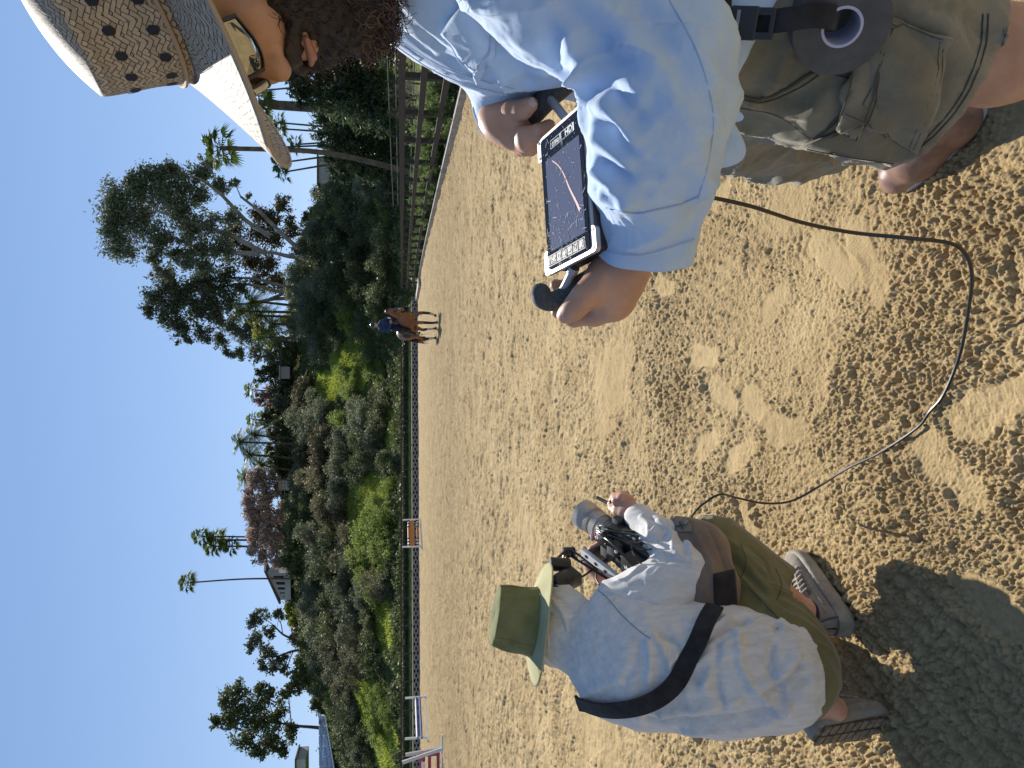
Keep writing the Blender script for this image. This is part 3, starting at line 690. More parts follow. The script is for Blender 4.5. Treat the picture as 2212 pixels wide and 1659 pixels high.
# hand set shrubs (left part of the slope, reading from the wall up)
L_=[(835,1000,30,'oak','at the foot of the slope between the two grass banks'),(815,955,34,'grey','low on the slope left of the bright grass'),(820,905,34,'oak','at the foot of the slope left of the rider'),(780,925,34,'grey','in the dark thicket left of the grassy clearing'),
(745,960,34,'grey','in the middle of the dark thicket'),(740,905,26,'green','as a bright green patch above the dark thicket'),(700,950,30,'eucb','upper middle of the slope under the ridge palms'),(700,1000,32,'eucb','under the rightmost twin palms'),(670,930,28,'grey','just under the ridge at the pair of palms'),
(660,980,28,'eucb','under the garden rail of the ridge'),(745,1015,32,'grey','halfway up between thicket and grass bank'),(790,985,34,'oak','above the foot of the slope near the long grass'),(655,1040,28,'grey','under the right end of the coral tree'),(690,1050,32,'brown','a third down the slope below the coral tree'),
(735,1060,30,'grey','above the long bright grass bank'),(700,1100,34,'brown','in the middle below the coral tree'),(665,1100,30,'oak','directly below the coral tree'),(740,1110,28,'eucb','at the upper edge of the grass bank'),(680,1150,34,'grey','below the left half of the coral tree'),(720,1150,30,'brown','in a dry patch above the grass bank'),
(815,1085,40,'green','as a broad soft bush on the grass bank'),(835,1130,34,'green','near the fence behind the orange jump'),(800,1150,40,'green','upper left of the broad soft bush'),(830,1190,36,'green','near the fence left of the orange jump'),(790,1195,34,'green','at the left end of the soft green bushes'),(845,1060,24,'green','low down behind the hedge'),
(760,1170,32,'brown','dry and round above the soft green bushes'),(720,1200,34,'oak','under the white house'),(690,1210,30,'grey','just below the white house'),(755,1215,32,'grey','lower on the slope under the house'),(785,1235,32,'oak','left of the soft green bushes'),(810,1250,32,'green','at mid slope left of the soft bushes'),
(840,1235,28,'oak','at the foot beside the grass edge'),(680,1270,30,'grey','left of and below the house'),(715,1260,32,'oak','in the gully under the house'),(750,1270,32,'grey','in the middle of the slope left of the house'),(790,1285,32,'grey','above the second grass patch'),(825,1280,30,'brown','right of the second grass patch'),
(665,1310,26,'grey','pale, below the garden wall'),(690,1330,32,'grey','pale and broad under the garden wall'),(725,1320,32,'oak','below the pale broad bush'),(765,1325,34,'grey','over the second grass patch'),(795,1345,30,'oak','shading the second grass patch'),(700,1370,32,'grey','below the round open tree'),
(735,1380,34,'brown','dry in the middle under the round tree'),(775,1390,36,'brown','large and dry brown on the lower slope'),(805,1420,34,'oak','above the left grass strip'),(665,1380,26,'oak','right under the round open tree'),(690,1420,30,'grey','upper slope left of the round tree'),(725,1430,32,'grey','middle slope with white dead twigs'),
(765,1440,34,'brown','brown beside the track'),(700,1465,26,'oak','beneath the low dark ridge tree'),(740,1480,28,'grey','just above the paved track'),(745,1530,28,'grey','between track and solar panels'),(765,1560,32,'oak','below the solar panels'),(755,1600,30,'oak','left below the solar panels'),
(780,1620,32,'grey','at the left picture edge mid slope'),(725,1500,22,'green','right end of the solar panels'),(820,1500,36,'green','large and green on the left grass slope'),(840,1540,34,'green','low beside the blue jump'),(815,1550,32,'green','top of the bush pair on the left grass slope'),(785,1590,30,'oak','shadowy above the left grass slope'),
(845,1585,26,'oak','dark at the foot behind the blue jump'),(700,1640,24,'oak','at the left edge above the solar panels'),(655,1630,26,'oak','under the big ragged tree'),(665,1580,26,'oak','above the right end of the solar panels'),(665,1530,24,'grey','right under the big ragged tree'),
# around and right of the rider
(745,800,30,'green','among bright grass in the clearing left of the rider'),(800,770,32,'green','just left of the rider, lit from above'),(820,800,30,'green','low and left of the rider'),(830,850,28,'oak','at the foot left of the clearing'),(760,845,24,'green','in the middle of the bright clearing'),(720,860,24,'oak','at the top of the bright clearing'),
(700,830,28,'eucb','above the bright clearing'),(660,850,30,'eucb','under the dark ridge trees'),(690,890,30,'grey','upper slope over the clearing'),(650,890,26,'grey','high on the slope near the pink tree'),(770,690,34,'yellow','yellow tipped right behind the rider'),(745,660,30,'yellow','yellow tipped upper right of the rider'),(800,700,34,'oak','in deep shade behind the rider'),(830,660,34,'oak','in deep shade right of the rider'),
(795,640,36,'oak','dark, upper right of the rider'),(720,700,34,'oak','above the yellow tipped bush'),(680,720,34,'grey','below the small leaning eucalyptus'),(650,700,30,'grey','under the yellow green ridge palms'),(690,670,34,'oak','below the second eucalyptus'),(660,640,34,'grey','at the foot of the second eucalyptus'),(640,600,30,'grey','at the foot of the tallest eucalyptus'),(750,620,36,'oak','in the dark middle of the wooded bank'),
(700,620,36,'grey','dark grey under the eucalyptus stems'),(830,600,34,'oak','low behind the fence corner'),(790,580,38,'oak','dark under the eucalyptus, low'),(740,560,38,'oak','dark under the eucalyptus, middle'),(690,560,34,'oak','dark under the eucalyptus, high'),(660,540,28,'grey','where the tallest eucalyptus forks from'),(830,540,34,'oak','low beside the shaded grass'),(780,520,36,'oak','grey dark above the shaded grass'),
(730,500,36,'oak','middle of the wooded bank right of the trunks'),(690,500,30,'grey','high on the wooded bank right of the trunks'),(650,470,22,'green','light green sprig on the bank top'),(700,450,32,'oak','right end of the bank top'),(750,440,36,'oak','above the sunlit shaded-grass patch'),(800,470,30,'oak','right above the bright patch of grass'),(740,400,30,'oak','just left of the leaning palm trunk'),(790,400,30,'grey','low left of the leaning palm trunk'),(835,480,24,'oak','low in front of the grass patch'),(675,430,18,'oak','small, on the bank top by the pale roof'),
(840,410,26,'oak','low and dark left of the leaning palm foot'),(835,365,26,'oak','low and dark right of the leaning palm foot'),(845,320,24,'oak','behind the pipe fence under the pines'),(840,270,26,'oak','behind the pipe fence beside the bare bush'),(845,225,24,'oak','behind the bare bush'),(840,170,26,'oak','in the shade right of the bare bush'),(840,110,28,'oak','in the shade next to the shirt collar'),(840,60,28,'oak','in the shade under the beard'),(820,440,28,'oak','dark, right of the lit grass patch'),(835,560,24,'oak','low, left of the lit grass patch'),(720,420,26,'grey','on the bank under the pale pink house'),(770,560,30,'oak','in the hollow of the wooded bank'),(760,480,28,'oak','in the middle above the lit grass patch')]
for X,Y,s,k,wh in L_:
    if k in('oak','grey','brown','eucb') and any(((X-a)/c)**2+((Y-b)/d)**2<.7 for a,b,c,d in GE): continue
    if k=='green' and wh.startswith(('among','low and left of the rider','large and green','low beside','as a broad')): s=s*.6
    S(X,Y,s,k,wh)
rr=random.Random(3)
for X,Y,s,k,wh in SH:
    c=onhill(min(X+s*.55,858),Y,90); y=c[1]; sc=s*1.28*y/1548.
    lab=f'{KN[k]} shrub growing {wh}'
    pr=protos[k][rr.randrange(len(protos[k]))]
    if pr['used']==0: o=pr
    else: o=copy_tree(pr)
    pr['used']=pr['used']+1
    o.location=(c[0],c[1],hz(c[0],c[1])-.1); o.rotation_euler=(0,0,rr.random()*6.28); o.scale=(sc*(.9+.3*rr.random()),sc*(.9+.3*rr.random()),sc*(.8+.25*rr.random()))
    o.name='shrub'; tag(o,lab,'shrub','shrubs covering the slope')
for k in protos:
    for o in protos[k]:
        if o['used']==0:
            for ch in list(o.children): bpy.data.objects.remove(ch)
            bpy.data.objects.remove(o)
for o in C.objects:
    if 'used' in o: del o['used']
# --- undergrowth and grass as masses nobody could count
def scatter_ground(n,fn,seed):
    rg=np.random.default_rng(seed); x=(rg.random(n)-.5)*150-5; y=58+rg.random(n)**.9*75; z=hill(x,y); k=fn(x,y,z)&(z>-.02); return np.stack([x,y,z],1)[k]
bright=lambda x,y: fbm(x*.09+2,y*.09,44,3)
def seen(x,y,z): return np.abs(x)<y*.62
g=scatter_ground(900000,lambda x,y,z:gmask(x,y,z)&seen(x,y,z),21); g[:,2]+=.12+.25*np.maximum(fbm(g[:,0]*.4,g[:,1]*.4,13,3)-.35,0)*4*np.random.default_rng(3).random(len(g))
v,f=quads_from(g,.17,2.6,dirv=np.tile(V(0,0,1.),(len(g),1)),seed=5); tag(obj_np('hill_grass',v,f,M['grass']),'bright spring grass covering open banks of the slope','grass',kind='stuff')
g=scatter_ground(330000,lambda x,y,z:(~gmask(x,y,z))&seen(x,y,z),22); g[:,2]+=1.5*np.maximum(fbm(g[:,0]*.5,g[:,1]*.5,3,3)-.3,0)*np.random.default_rng(1).random(len(g))**.5*2
v,f=quads_from(g,.22,1.7,seed=6); tag(obj_np('undergrowth',v,f,M['oak']),'low dark green undergrowth between the shrubs on the slope','undergrowth',kind='stuff')
# --- palms
def frond(b,c,d,L,droop,wd,rg,n=9):
    """feather leaf: rib and leaflets"""
    d=nrm(d); side=nrm(np.cross(d,(0,0,1))+1e-6); pts=[]
    for i in range(n+1):
        t=i/n; pts.append(c+d*L*t+V(0,0,-droop*L*t*t))
    b.tube(pts,[.03*(1-i/(n+1))+.006 for i in range(n+1)],3,False)
    for i in range(1,n+1):
        t=i/n; w=wd*math.sin(math.pi*min(1,.12+.88*t))**.6+.05; p=pts[i]; tg=nrm(pts[i]-pts[i-1])
        for s in(-1,1):
            for q in(0,.5):
                pp=p-(pts[i]-pts[i-1])*q; e=pp+side*s*w+tg*w*.55+V(0,0,-w*(.35+.3*rg.random())); b.add([pp-tg*.05,pp+tg*.07,e],[(0,1,2)])
def fan(b,c,d,L,rg,n=11):
    d=nrm(d); side=nrm(np.cross(d,(0,0,1))+1e-6); up=np.cross(side,d); s0=c+d*L*.45
    b.tube([c,s0],[.025,.015],3,False)
    for i in range(n):
        a=(i/(n-1)-.5)*2.6; dd=d*math.cos(a)+side*math.sin(a); e=s0+dd*L*.55*(.75+.25*math.cos(a))+V(0,0,-.18*L*(.4+rg.random()*.8)); m_=s0+dd*L*.3
        b.add([s0,m_+np.cross(dd,up)*L*.045,e,m_-np.cross(dd,up)*L*.045],[(0,1,2,3)])
def palm(lab,Yb,y,Xt,Yt,L,kind='fan',leaf='palm',tr=.16,nf=22,group=None,zb=None,bend=0,name='palm_tree'):
    TREE_N[0]+=1; rg=np.random.default_rng(TREE_N[0]+300)
    x=(829.5-Yb)/FPX*y; base=V(x,y,hz(x,y)-.2); top=PY(Xt,Yt,y)
    t=thing(name,lab,'palm tree',group,loc=tuple(base)); top=top-base; b=MB()
    mid=top*.5+V(bend,0,0); pts=spline([V(0,0,0),mid,top],6); b.tube(pts,[tr*(1.15-.35*i/len(pts)) for i in range(len(pts))],8); b.build('trunk',M['palmbark'],t,smooth=True)
    b=MB()
    for i in range(nf):
        az=i*2.399+rg.random()*.5; el=1.2-1.9*(i+.5)/nf; d=V(math.cos(az)*math.cos(el),math.sin(az)*math.cos(el),math.sin(el))
        if kind=='fan': fan(b,top,d,L*(.85+.3*rg.random()),rg)
        else: frond(b,top,d,L*(.85+.3*rg.random()),.45+.25*rg.random(),L*.24,rg)
    b.build('crown',M[leaf],t)
    return t
GP='thin tall palms on the skyline'
palm('very tall thin palm leaning above the white house roof',1236,114,405,1259,1.9,tr=.13,nf=20,group=GP,bend=.25)
palm('tallest of the palms standing over the coral tree',1150,118,435,1158,1.8,tr=.13,nf=20,group=GP)
palm('second palm over the coral tree with a shaggy neck',1156,119,470,1166,2.3,tr=.17,nf=24,group=GP)
palm('left palm over the coral tree with a drooping crown',1168,118,462,1180,2.0,tr=.14,nf=20,group=GP)
palm('shortest palm of the cluster over the coral tree',1172,117,500,1180,1.8,tr=.14,nf=20,group=GP)
palm('single feathery palm leaning over the ridge right of the coral tree',985,118,540,982,3.0,'feather',tr=.18,nf=20,group=None)
palm('taller of two joined palms with a swept crown on the ridge',955,118,520,955,3.4,'feather',tr=.16,nf=22)
palm('shorter of two joined palms on the ridge',945,119,550,940,3.0,'feather',tr=.16,nf=20)
palm('palm rising from the right end of the coral tree',1032,118,530,1030,3.2,'feather',tr=.16,nf=22)
palm('pale green palm between ridge trees, lowest of its row',1012,118,565,1005,2.8,'feather','yellow',tr=.16,nf=20)
palm('small tufted palm on the ridge left of the olive tree',908,122,547,906,1.7,tr=.12,nf=18)
palm('palm with a small crown over the pink tree',848,126,546,842,1.9,tr=.12,nf=18)
for lab,Yb,Xt,Yt in [('yellow green feather palm, rightmost of the lit group under the eucalyptus',668,545,650),('yellow green feather palm in the middle of the lit group',690,560,682),('tall yellow green feather palm rising highest of the lit group',680,520,672),('lowest yellow green feather palm, left of the lit group',735,560,728),('yellow green feather palm at the foot of the lit group',705,590,700)]:
    palm(lab,Yb,116,Xt,Yt,3.2,'feather','yellow',tr=.2,nf=24,group='yellow green palms below the eucalyptus')
palm('near palm with a long leaning trunk and fan leaves beside the hat brim',384,46,478,320,1.5,tr=.17,nf=20,bend=.6,name='fan_palm')
for lab,Yb,Xt,Yt in [('slim palm stem seen just left of the man\'s sunglasses',195,560,196),('slim pair palm, left stem, under the hat brim',290,602,265),('slim pair palm, right stem, under the hat brim',300,606,278),('slim palm seen under the middle of the brim with a hidden crown',325,600,318),('thin palm with a dark tuft just behind the brim tip',345,604,352),('thin palm with a drooping tuft below the brim tip',362,612,372),('green tufted palm low under the brim',318,640,312)]:
    palm(lab,Yb,98,Xt,Yt,1.6,tr=.13,nf=16,group='slim palms behind the hat brim')
palm('thick shaggy palm trunk whose crown is hidden by the hat brim',250,56,560,225,1.8,tr=.42,nf=22,name='fan_palm')
# --- feathery shrubs just behind the board fence
def feather_proto(seed):
    rg=np.random.default_rng(seed); b=MB(); pp=[];dd=[]
    for k in range(110):
        az=rg.random()*6.28; el=.35+rg.random()*1.1; L=.55+.55*rg.random(); d=V(math.cos(az)*math.cos(el),math.sin(az)*math.cos(el),math.sin(el))
        pts=[d*L*t+V(0,0,-.12*L*t*t)+V(math.cos(az),math.sin(az),0)*.1 for t in np.linspace(0,1,6)]
        if k%3==0: b.tube(pts,[.01,.009,.007,.006,.004,.002],3,False)
        for i in range(80):
            t=.22+.78*rg.random(); j=min(4,int(t*5)); p=pts[j]+(pts[j+1]-pts[j])*(t*5-j); s=nrm(rg.normal(size=3)); pp.append(p+s*.05); dd.append(nrm(s*.8+d*1.1))
    t=bpy.data.objects.new('feathery_shrub',None); C.collection.objects.link(t); b.build('stem',M['darkbark'],t)
    v,f=quads_from(np.array(pp),.026,4.2,dirv=np.array(dd),seed=seed); obj_np('foliage',v,f,M['rosemary'],t); return t
fp=[feather_proto(1),feather_proto(2)]; spots=[]
yy=6.5; rr=random.Random(8); names=['nearest, beside the shirt front','second from the near end','third from the near end, upright','fourth, leaning over the middle rail','fifth along the row','sixth along the row','seventh, where the row thins','eighth along the row','ninth along the row','tenth along the row','eleventh, small','twelfth, small','thirteenth, small','fourteenth, far','fifteenth, far','last one before the corner']
for i,nm in enumerate(names):
    p=alongF(yy)+V(.95+rr.random()*.25,0,0); o=fp[i%2] if i<2 else copy_tree(fp[i%2]); o.name='feathery_shrub'
    o.location=(p[0],p[1],-.04); o.rotation_euler=(0,0,rr.random()*6.28); s=(.95 if i<11 else .7)*(.9+.25*rr.random()); o.scale=(s*1.15,s*1.15,s*1.12)
    tag(o,'feathery green shrub behind the board fence, '+nm,'shrub','feathery shrubs along the board fence'); yy+=1.15+yy*.085
# pipe corral beyond the lawn, right
pc=thing('pipe_fence','dark pipe fence with many rails beyond the lawn on the right','fence',loc=(14,30,0))
po=loc_(pc); A_=[V(12.5,24,0),V(11.6,34,0),V(11.3,46,0)]
for i in range(2):
    a,c=A_[i]-po,A_[i+1]-po
    for z0 in(.5,.85,1.2,1.55,1.85): MB().tube([a+V(0,0,z0),c+V(0,0,z0)],.028,6).build('rail',M['rail'],pc)
    for t in np.linspace(0,1,5)[(1 if i else 0):]: MB().tube([a+(c-a)*t,a+(c-a)*t+V(0,0,1.9)],.04,6).build('post',M['rail'],pc)
# bare twiggy bush
rg=np.random.default_rng(77); bb=MB(); bp_=PY(862,215,27)
def twig(p,d,L,r,k):
    e=p+d*L; m_=p+d*L*.5+rg.normal(size=3)*L*.08; bb.tube([p,m_,e],[r,r*.8,r*.6],4,False)
    if k>0:
        for _ in range(3): twig(p+(e-p)*(.45+.55*rg.random()),nrm(d+rg.normal(size=3)*.55),L*(.55+.25*rg.random()),r*.6,k-1)
for i in range(4): twig(bp_*V(1,1,0),nrm(V(rg.normal()*.4,rg.normal()*.3,1)),.85,.02,4)
tag(bb.build('bare_bush',M['bark']),'bare pale twiggy bush standing in front of the dark pines','bush')
# utility post by the corral
MB_=MB().box((0,0,1.25),(.12,.12,2.5)).box((0,0,2.2),(.5,.06,.08)); u=MB_.build('utility_post',M['rail'],loc=(0,0,0)); p=PY(868,418,45); u.location=(p[0],p[1],-.05); tag(u,'short dark wooden post with a crossbar at the foot of the wooded bank','post')
# ================================================================ buildings on the ridge
M['stucco']=pbr('white_stucco',(.5,.47,.43),(.6,.57,.52),scale=1.5,rough=.9)
M['tile']=pbr('roof_tile',(.09,.06,.05),(.17,.12,.1),scale=4,rough=.85,bump=.5,bscale=8,dist=.05)
M['panel']=pbr('solar_panel',(.035,.045,.07),(.05,.06,.09),rough=.25,spec=.6)
def slab(b,pts,th,n):
    n=nrm(n)*th; m=len(pts); pts=[np.asarray(p,float) for p in pts]
    b.add(pts+[p+n for p in pts],[tuple(range(m)),tuple(range(m,2*m))[::-1]]+[(i,(i+1)%m,(i+1)%m+m,i+m) for i in range(m)]); return b
def house():
    y=116; t=thing('white_house','white stucco house with a dark tiled roof and a row of windows on the ridge','house',loc=tuple(PY(632,1270,y)))
    o=loc_(t)
    A=PY(628,1238,y)-o; A2=PY(576,1238,y)-o; B=PY(628,1296,y-3)-o; B2=PY(606,1296,y-3)-o
    back=V(0,7,0)
    b=MB(); b.add([A,B,B2,A2,A+back,B+back,B2+back,A2+back],[(0,1,2,3),(4,5,6,7),(0,3,7,4),(1,2,6,5),(2,3,7,6)]); b.build('wall',M['stucco'],t)
    ov=nrm(B-A)*.5; f=V(0,-.5,.0); b=MB(); slab(b,[A2-ov+f+V(0,0,.05),B2+ov+f+V(0,0,-.15),B2+ov+back+V(0,0,1.2),A2-ov+back+V(0,0,1.3)],.3,(0,0,1)); b.build('roof',M['tile'],t)
    for k,(s,w,h0,h1) in enumerate([(.16,.13,.3,.78),(.38,.11,.3,.78),(.57,.09,.35,.8),(.74,.05,.4,.8),(.87,.04,.5,.66)]):
        def q(u,v): 
            lo_=A+(B-A)*u; hi_=A2+(B2-A2)*u; return lo_+(hi_-lo_)*v
        fr=MB().quad(q(s-w/2-.015,h0-.03)+V(0,-.03,0),q(s+w/2+.015,h0-.03)+V(0,-.03,0),q(s+w/2+.015,h1+.03)+V(0,-.03,0),q(s-w/2-.015,h1+.03)+V(0,-.03,0)).build('window',M['white'],t)
        b=MB(); slab(b,[q(s-w/2,h0)+V(0,-.05,0),q(s+w/2,h0)+V(0,-.05,0),q(s+w/2,h1)+V(0,-.05,0),q(s-w/2,h1)+V(0,-.05,0)],.015,(0,-1,0)); b.build('pane',M['glassd'],fr)
house()
def block(name,lab,cat,X0,Y0,X1,Y1,y,mt,roof=None,dep=4):
    a=PY(X1,Y0,y);c=PY(X0,Y1,y); x0,x1=min(a[0],c[0]),max(a[0],c[0]); z0,z1=min(a[2],c[2]),max(a[2],c[2])
    t=thing(name,lab,cat,loc=((x0+x1)/2,y,z0)); MB().box((0,dep/2,(z1-z0)/2),(x1-x0,dep,z1-z0)).build('wall',mt,t)
    MB().box((0,dep/2,z1-z0+.1),(x1-x0+.5,dep+.5,.2)).build('roof',roof or M['tile'],t); return t
block('garden_house','small pale building half hidden below the coral tree','building',600,1038,640,1060,117,M['stucco'])
block('garden_wall','grey retaining wall at the top of the bright clearing','wall',606,792,626,818,119,M['wallblock'],M['wallblock'],.5)
block('pale_house','pale pink roofed house glimpsed under the tip of the hat brim','house',688,340,722,395,100,M['stucco'])
block('shed','pale shed corner at the left picture edge on the ridge','shed',640,1640,660,1700,112,M['stucco'])
def solar():
    t=thing('solar_array','slanted roof of dark solar panels on the left ridge','solar panels',loc=tuple(PY(715,1600,98))); o=loc_(t)
    a,b_,c,d=PY(727,1700,96)-o,PY(700,1545,96)-o,PY(689,1543,101)-o,PY(690,1700,104)-o
    b=MB(); slab(b,[a,b_,c,d],.15,(0,0,-1)); b.build('frame',M['white'],t)
    for i in range(7):
        for j in range(3):
            q=lambda u,v:(a+(b_-a)*u)*(1-v)+(d+(c-d)*u)*v+V(0,-.02,.03)
            u0,u1,v0,v1=(i+.05)/7,(i+.95)/7,(j+.06)/3,(j+.94)/3; b=MB(); slab(b,[q(u0,v0),q(u1,v0),q(u1,v1),q(u0,v1)],.03,(0,0,1)); b.build('panel',M['panel'],t)
    for u in(.1,.5,.9):
        for v in(.05,.95):
            p=(a+(b_-a)*u)*(1-v)+(d+(c-d)*u)*v; MB().tube([p+V(0,0,-.15),p+V(0,0,-3)],.06,6).build('post',M['rail'],t)
solar()
# fence rail on the ridge near the coral tree, small street light
rf2=thing('ridge_railing','thin dark railing on the ridge below the coral tree','railing',loc=tuple(PY(612,1080,113))); o=loc_(rf2)
for z0 in(0,.5,1.0): MB().tube([PY(615,1030,113)-o+V(0,0,z0),PY(615,1145,113)-o+V(0,0,z0)],.04,5).build('rail',M['rail'],rf2)
for Y in range(1030,1150,14): MB().tube([PY(618,Y,113)-o,PY(618,Y,113)-o+V(0,0,1.3)],.04,5).build('post',M['rail'],rf2)
lp=thing('street_lamp','small street lamp on a thin pole against the sky at the ridge','lamp',loc=tuple(PY(600,769,118))); o=loc_(lp)
MB().tube([V(0,0,0),PY(563,769,118)-o],.06,6).build('pole',M['rail'],lp); MB().box(PY(562,766,118)-o,(.6,.3,.25),bev=.05).build('lamp_head',M['rail'],lp)
# ================================================================ jumps
M['orange']=pbr('orange_paint',(.5,.17,.03),(.58,.22,.05),rough=.5)
M['blue']=pbr('blue_paint',(.03,.07,.28),(.04,.09,.34),rough=.5)
M['maroon']=pbr('maroon_paint',(.26,.03,.07),(.32,.045,.09),rough=.5)
def pole(b1,b2,a,c,r,nst,parent,base,stripe):
    a=np.asarray(a,float);c=np.asarray(c,float); o=MB().tube([a,c],r,12).build('pole',base,parent,smooth=True)
    for k in range(nst):
        for s in(0,1):
            t=(.03+.055*k*2) if s==0 else 1-(.03+.055*k*2)-.05; MB().tube([a+(c-a)*t,a+(c-a)*(t+.05)],r*1.06,12).build('stripe',stripe,o)
    return o
def jump_std(parent,base,h,lean=0,dx=0,foot=.45):
    st=MB().beam(base+V(0,0,.0),base+V(lean,dx,h),.09,.09,up=(0,1,0)).build('upright',M['white'],parent)
    MB().beam(base+V(-.04,-foot,.05),base+V(-.04,foot,.05),.09,.09).build('foot',M['white'],parent); return st
def jump1():
    a=G(910,1122);c=G(913,1180); t=thing('orange_jump','show jump with white uprights, striped poles and an orange plank','jump',loc=tuple((a+c)/2*V(1,1,0))); o=loc_(t); a=a-o;c=c-o; a[2]=c[2]=0
    jump_std(t,a,1.27,foot=.5); jump_std(t,c,1.3,foot=.5)
    for z0,st in((.88,M['dark']),(.3,M['dark'])):
        pole(None,None,a+V(0,-.08,z0),c+V(0,-.08,z0),.06,3,t,M['white'],st)
        d=c-a; MB().tube([a+d*.3+V(0,-.08,z0),a+d*.7+V(0,-.08,z0)],.063,12).build('stripe',M['orange'],t)
    d=c-a; MB().beam(a+d*.03+V(0,-.08,.64),c-d*.03+V(0,-.08,.64),.03,.26).build('plank',M['orange'],t)
    MB().beam(a+V(0,-.55,.06),c+V(0,-.55,.06),.1,.1).build('ground_rail',M['white'],t)
jump1()
def jump2():
    a=G(921,1505);c=G(927,1592); t=thing('blue_jump','show jump with tall white uprights and two blue and white poles','jump',loc=tuple((a+c)/2*V(1,1,0))); o=loc_(t); a=a-o;c=c-o; a[2]=c[2]=0
    jump_std(t,a,1.14,foot=.35); jump_std(t,c,1.17,foot=.35)
    for z0 in(.55,.36):
        q=pole(None,None,a+V(0,-.05,z0),c+V(0,-.05,z0),.055,0,t,M['blue'],M['white'])
        MB().tube([a+V(0,-.075,z0+.05),c+V(0,-.075,z0+.05)],.03,8).build('stripe',M['white'],q)
    MB().beam(a+V(0,-.35,.05),c+V(0,-.35,.05),.09,.09).build('ground_rail',M['white'],t)
jump2()
def jump3():
    a=G(957,1617); t=thing('maroon_jump','grey framed show jump with maroon pole and gate, cut by the left picture edge','jump',loc=tuple(a*V(1,1,0))); o=loc_(t)
    e=V(-1,-.25,0); e=nrm(e)
    MB().beam(V(0,0,0),V(-.35,0,1.3),.1,.07,up=(0,1,0)).build('upright',M['steel'],t)
    MB().beam(V(.45,0,.03),e*1.2+V(0,0,.03),.08,.06).build('foot',M['white'],t)
    MB().beam(V(-.5,1.0,0),V(-.62,1.0,1.2),.1,.07,up=(0,1,0)).build('upright',M['steel'],t)
    p=V(-.25,.3,.62); MB().tube([p,p+e*3.2],.055,12).build('pole',M['maroon'],t,smooth=True)
    for k in range(5): MB().tube([p+e*(.25+k*.6),p+e*(.55+k*.6)],.058,12).build('stripe',M['white'],t)
    g=thing('x','','') if 0 else None
    b=MB(); q=V(-.35,.45,0)
    for z0 in(.14,.42,.7): b.beam(q+V(0,0,z0),q+e*2.6+V(0,0,z0),.03,.1)
    for k in range(5): b.beam(q+e*(.05+k*.6)+V(0,.02,.08),q+e*(.05+k*.6)+V(0,.02,.78),.1,.03,up=(0,1,0))
    b.build('gate_panel',M['maroon'],t)
jump3()
# ================================================================ cloth, skin, leather
def clothmat(name,c1,c2,scale=3,weave=900,bump=.35,dist=.0006,stretch=(1,1,1),rough=.9,sheen=.25,contrast=(.35,.65)):
    m,nt,b,o=newmat(name); L=nt.links.new; b.inputs['Roughness'].default_value=rough; b.inputs['Specular IOR Level'].default_value=.2
    b.inputs['Sheen Weight'].default_value=sheen; b.inputs['Sheen Roughness'].default_value=.5
    g=N(nt,'NewGeometry'); mp=N(nt,'Mapping'); mp.inputs['Scale'].default_value=stretch; L(g.outputs['Position'],mp.inputs[0])
    n=N(nt,'TexNoise',i_Scale=scale,i_Detail=6,i_Roughness=.65); L(mp.outputs[0],n.inputs[0])
    n2=N(nt,'TexNoise',i_Scale=weave,i_Detail=3,i_Roughness=.8); L(mp.outputs[0],n2.inputs[0])
    ad=N(nt,'Math',operation='MULTIPLY_ADD'); L(n2.outputs[0],ad.inputs[0]); ad.inputs[1].default_value=.35; L(n.outputs[0],ad.inputs[2])
    sb=N(nt,'Math',operation='SUBTRACT'); L(ad.outputs[0],sb.inputs[0]); sb.inputs[1].default_value=.175
    r=N(nt,'ValToRGB'); e=r.color_ramp.elements; e[0].position=contrast[0]; e[1].position=contrast[1]; e[0].color=c4(c1); e[1].color=c4(c2); L(sb.outputs[0],r.inputs[0]); L(r.outputs[0],b.inputs['Base Color'])
    n3=N(nt,'TexNoise',i_Scale=45,i_Detail=3); L(mp.outputs[0],n3.inputs[0]); b0=N(nt,'Bump',i_Strength=.35,i_Distance=.003); L(n3.outputs[0],b0.inputs['Height'])
    bp=N(nt,'Bump',i_Strength=bump,i_Distance=dist); L(n2.outputs[0],bp.inputs['Height']); L(b0.outputs[0],bp.inputs['Normal']); L(bp.outputs[0],b.inputs['Normal']); return m
M['denim']=clothmat('light_blue_cotton',(.42,.55,.76),(.54,.67,.84),scale=7)
M['shorts']=clothmat('faded_olive_canvas',(.15,.135,.095),(.25,.225,.165),scale=9,weave=700,bump=.5)
M['stitch']=pbr('stitching',(.08,.07,.05),rough=.9)
M['greytee']=clothmat('heather_grey_jersey',(.44,.46,.52),(.60,.62,.68),scale=60,weave=900,stretch=(1,1,.25),contrast=(.3,.7))
M['olive']=clothmat('olive_trouser_cloth',(.13,.115,.045),(.18,.16,.065),scale=8)
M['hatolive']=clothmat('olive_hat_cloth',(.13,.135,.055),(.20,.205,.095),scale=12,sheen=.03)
M['blacknylon']=clothmat('black_webbing',(.012,.012,.014),(.03,.03,.034),scale=20,weave=500,rough=.8,sheen=.1)
M['brownbelt']=clothmat('brown_black_belt',(.022,.016,.01),(.075,.055,.03),scale=60,stretch=(1,1,.15),bump=.8,dist=.002)
M['bagbrown']=clothmat('brown_bag_cloth',(.15,.11,.08),(.22,.165,.12),scale=10)
M['rubber']=pbr('black_foam',(.045,.047,.05),(.075,.077,.08),scale=250,rough=.75,bump=.4,bscale=900,dist=.0005,contrast=(.4,.6))
M['blackmetal']=pbr('black_metal',(.014,.014,.016),(.03,.03,.032),scale=20,rough=.38)
M['silver']=pbr('brushed_aluminium',(.42,.42,.43),(.52,.52,.52),scale=15,rough=.45,metal=.6)
M['chrome']=pbr('bright_metal',(.7,.7,.7),rough=.2,metal=1)
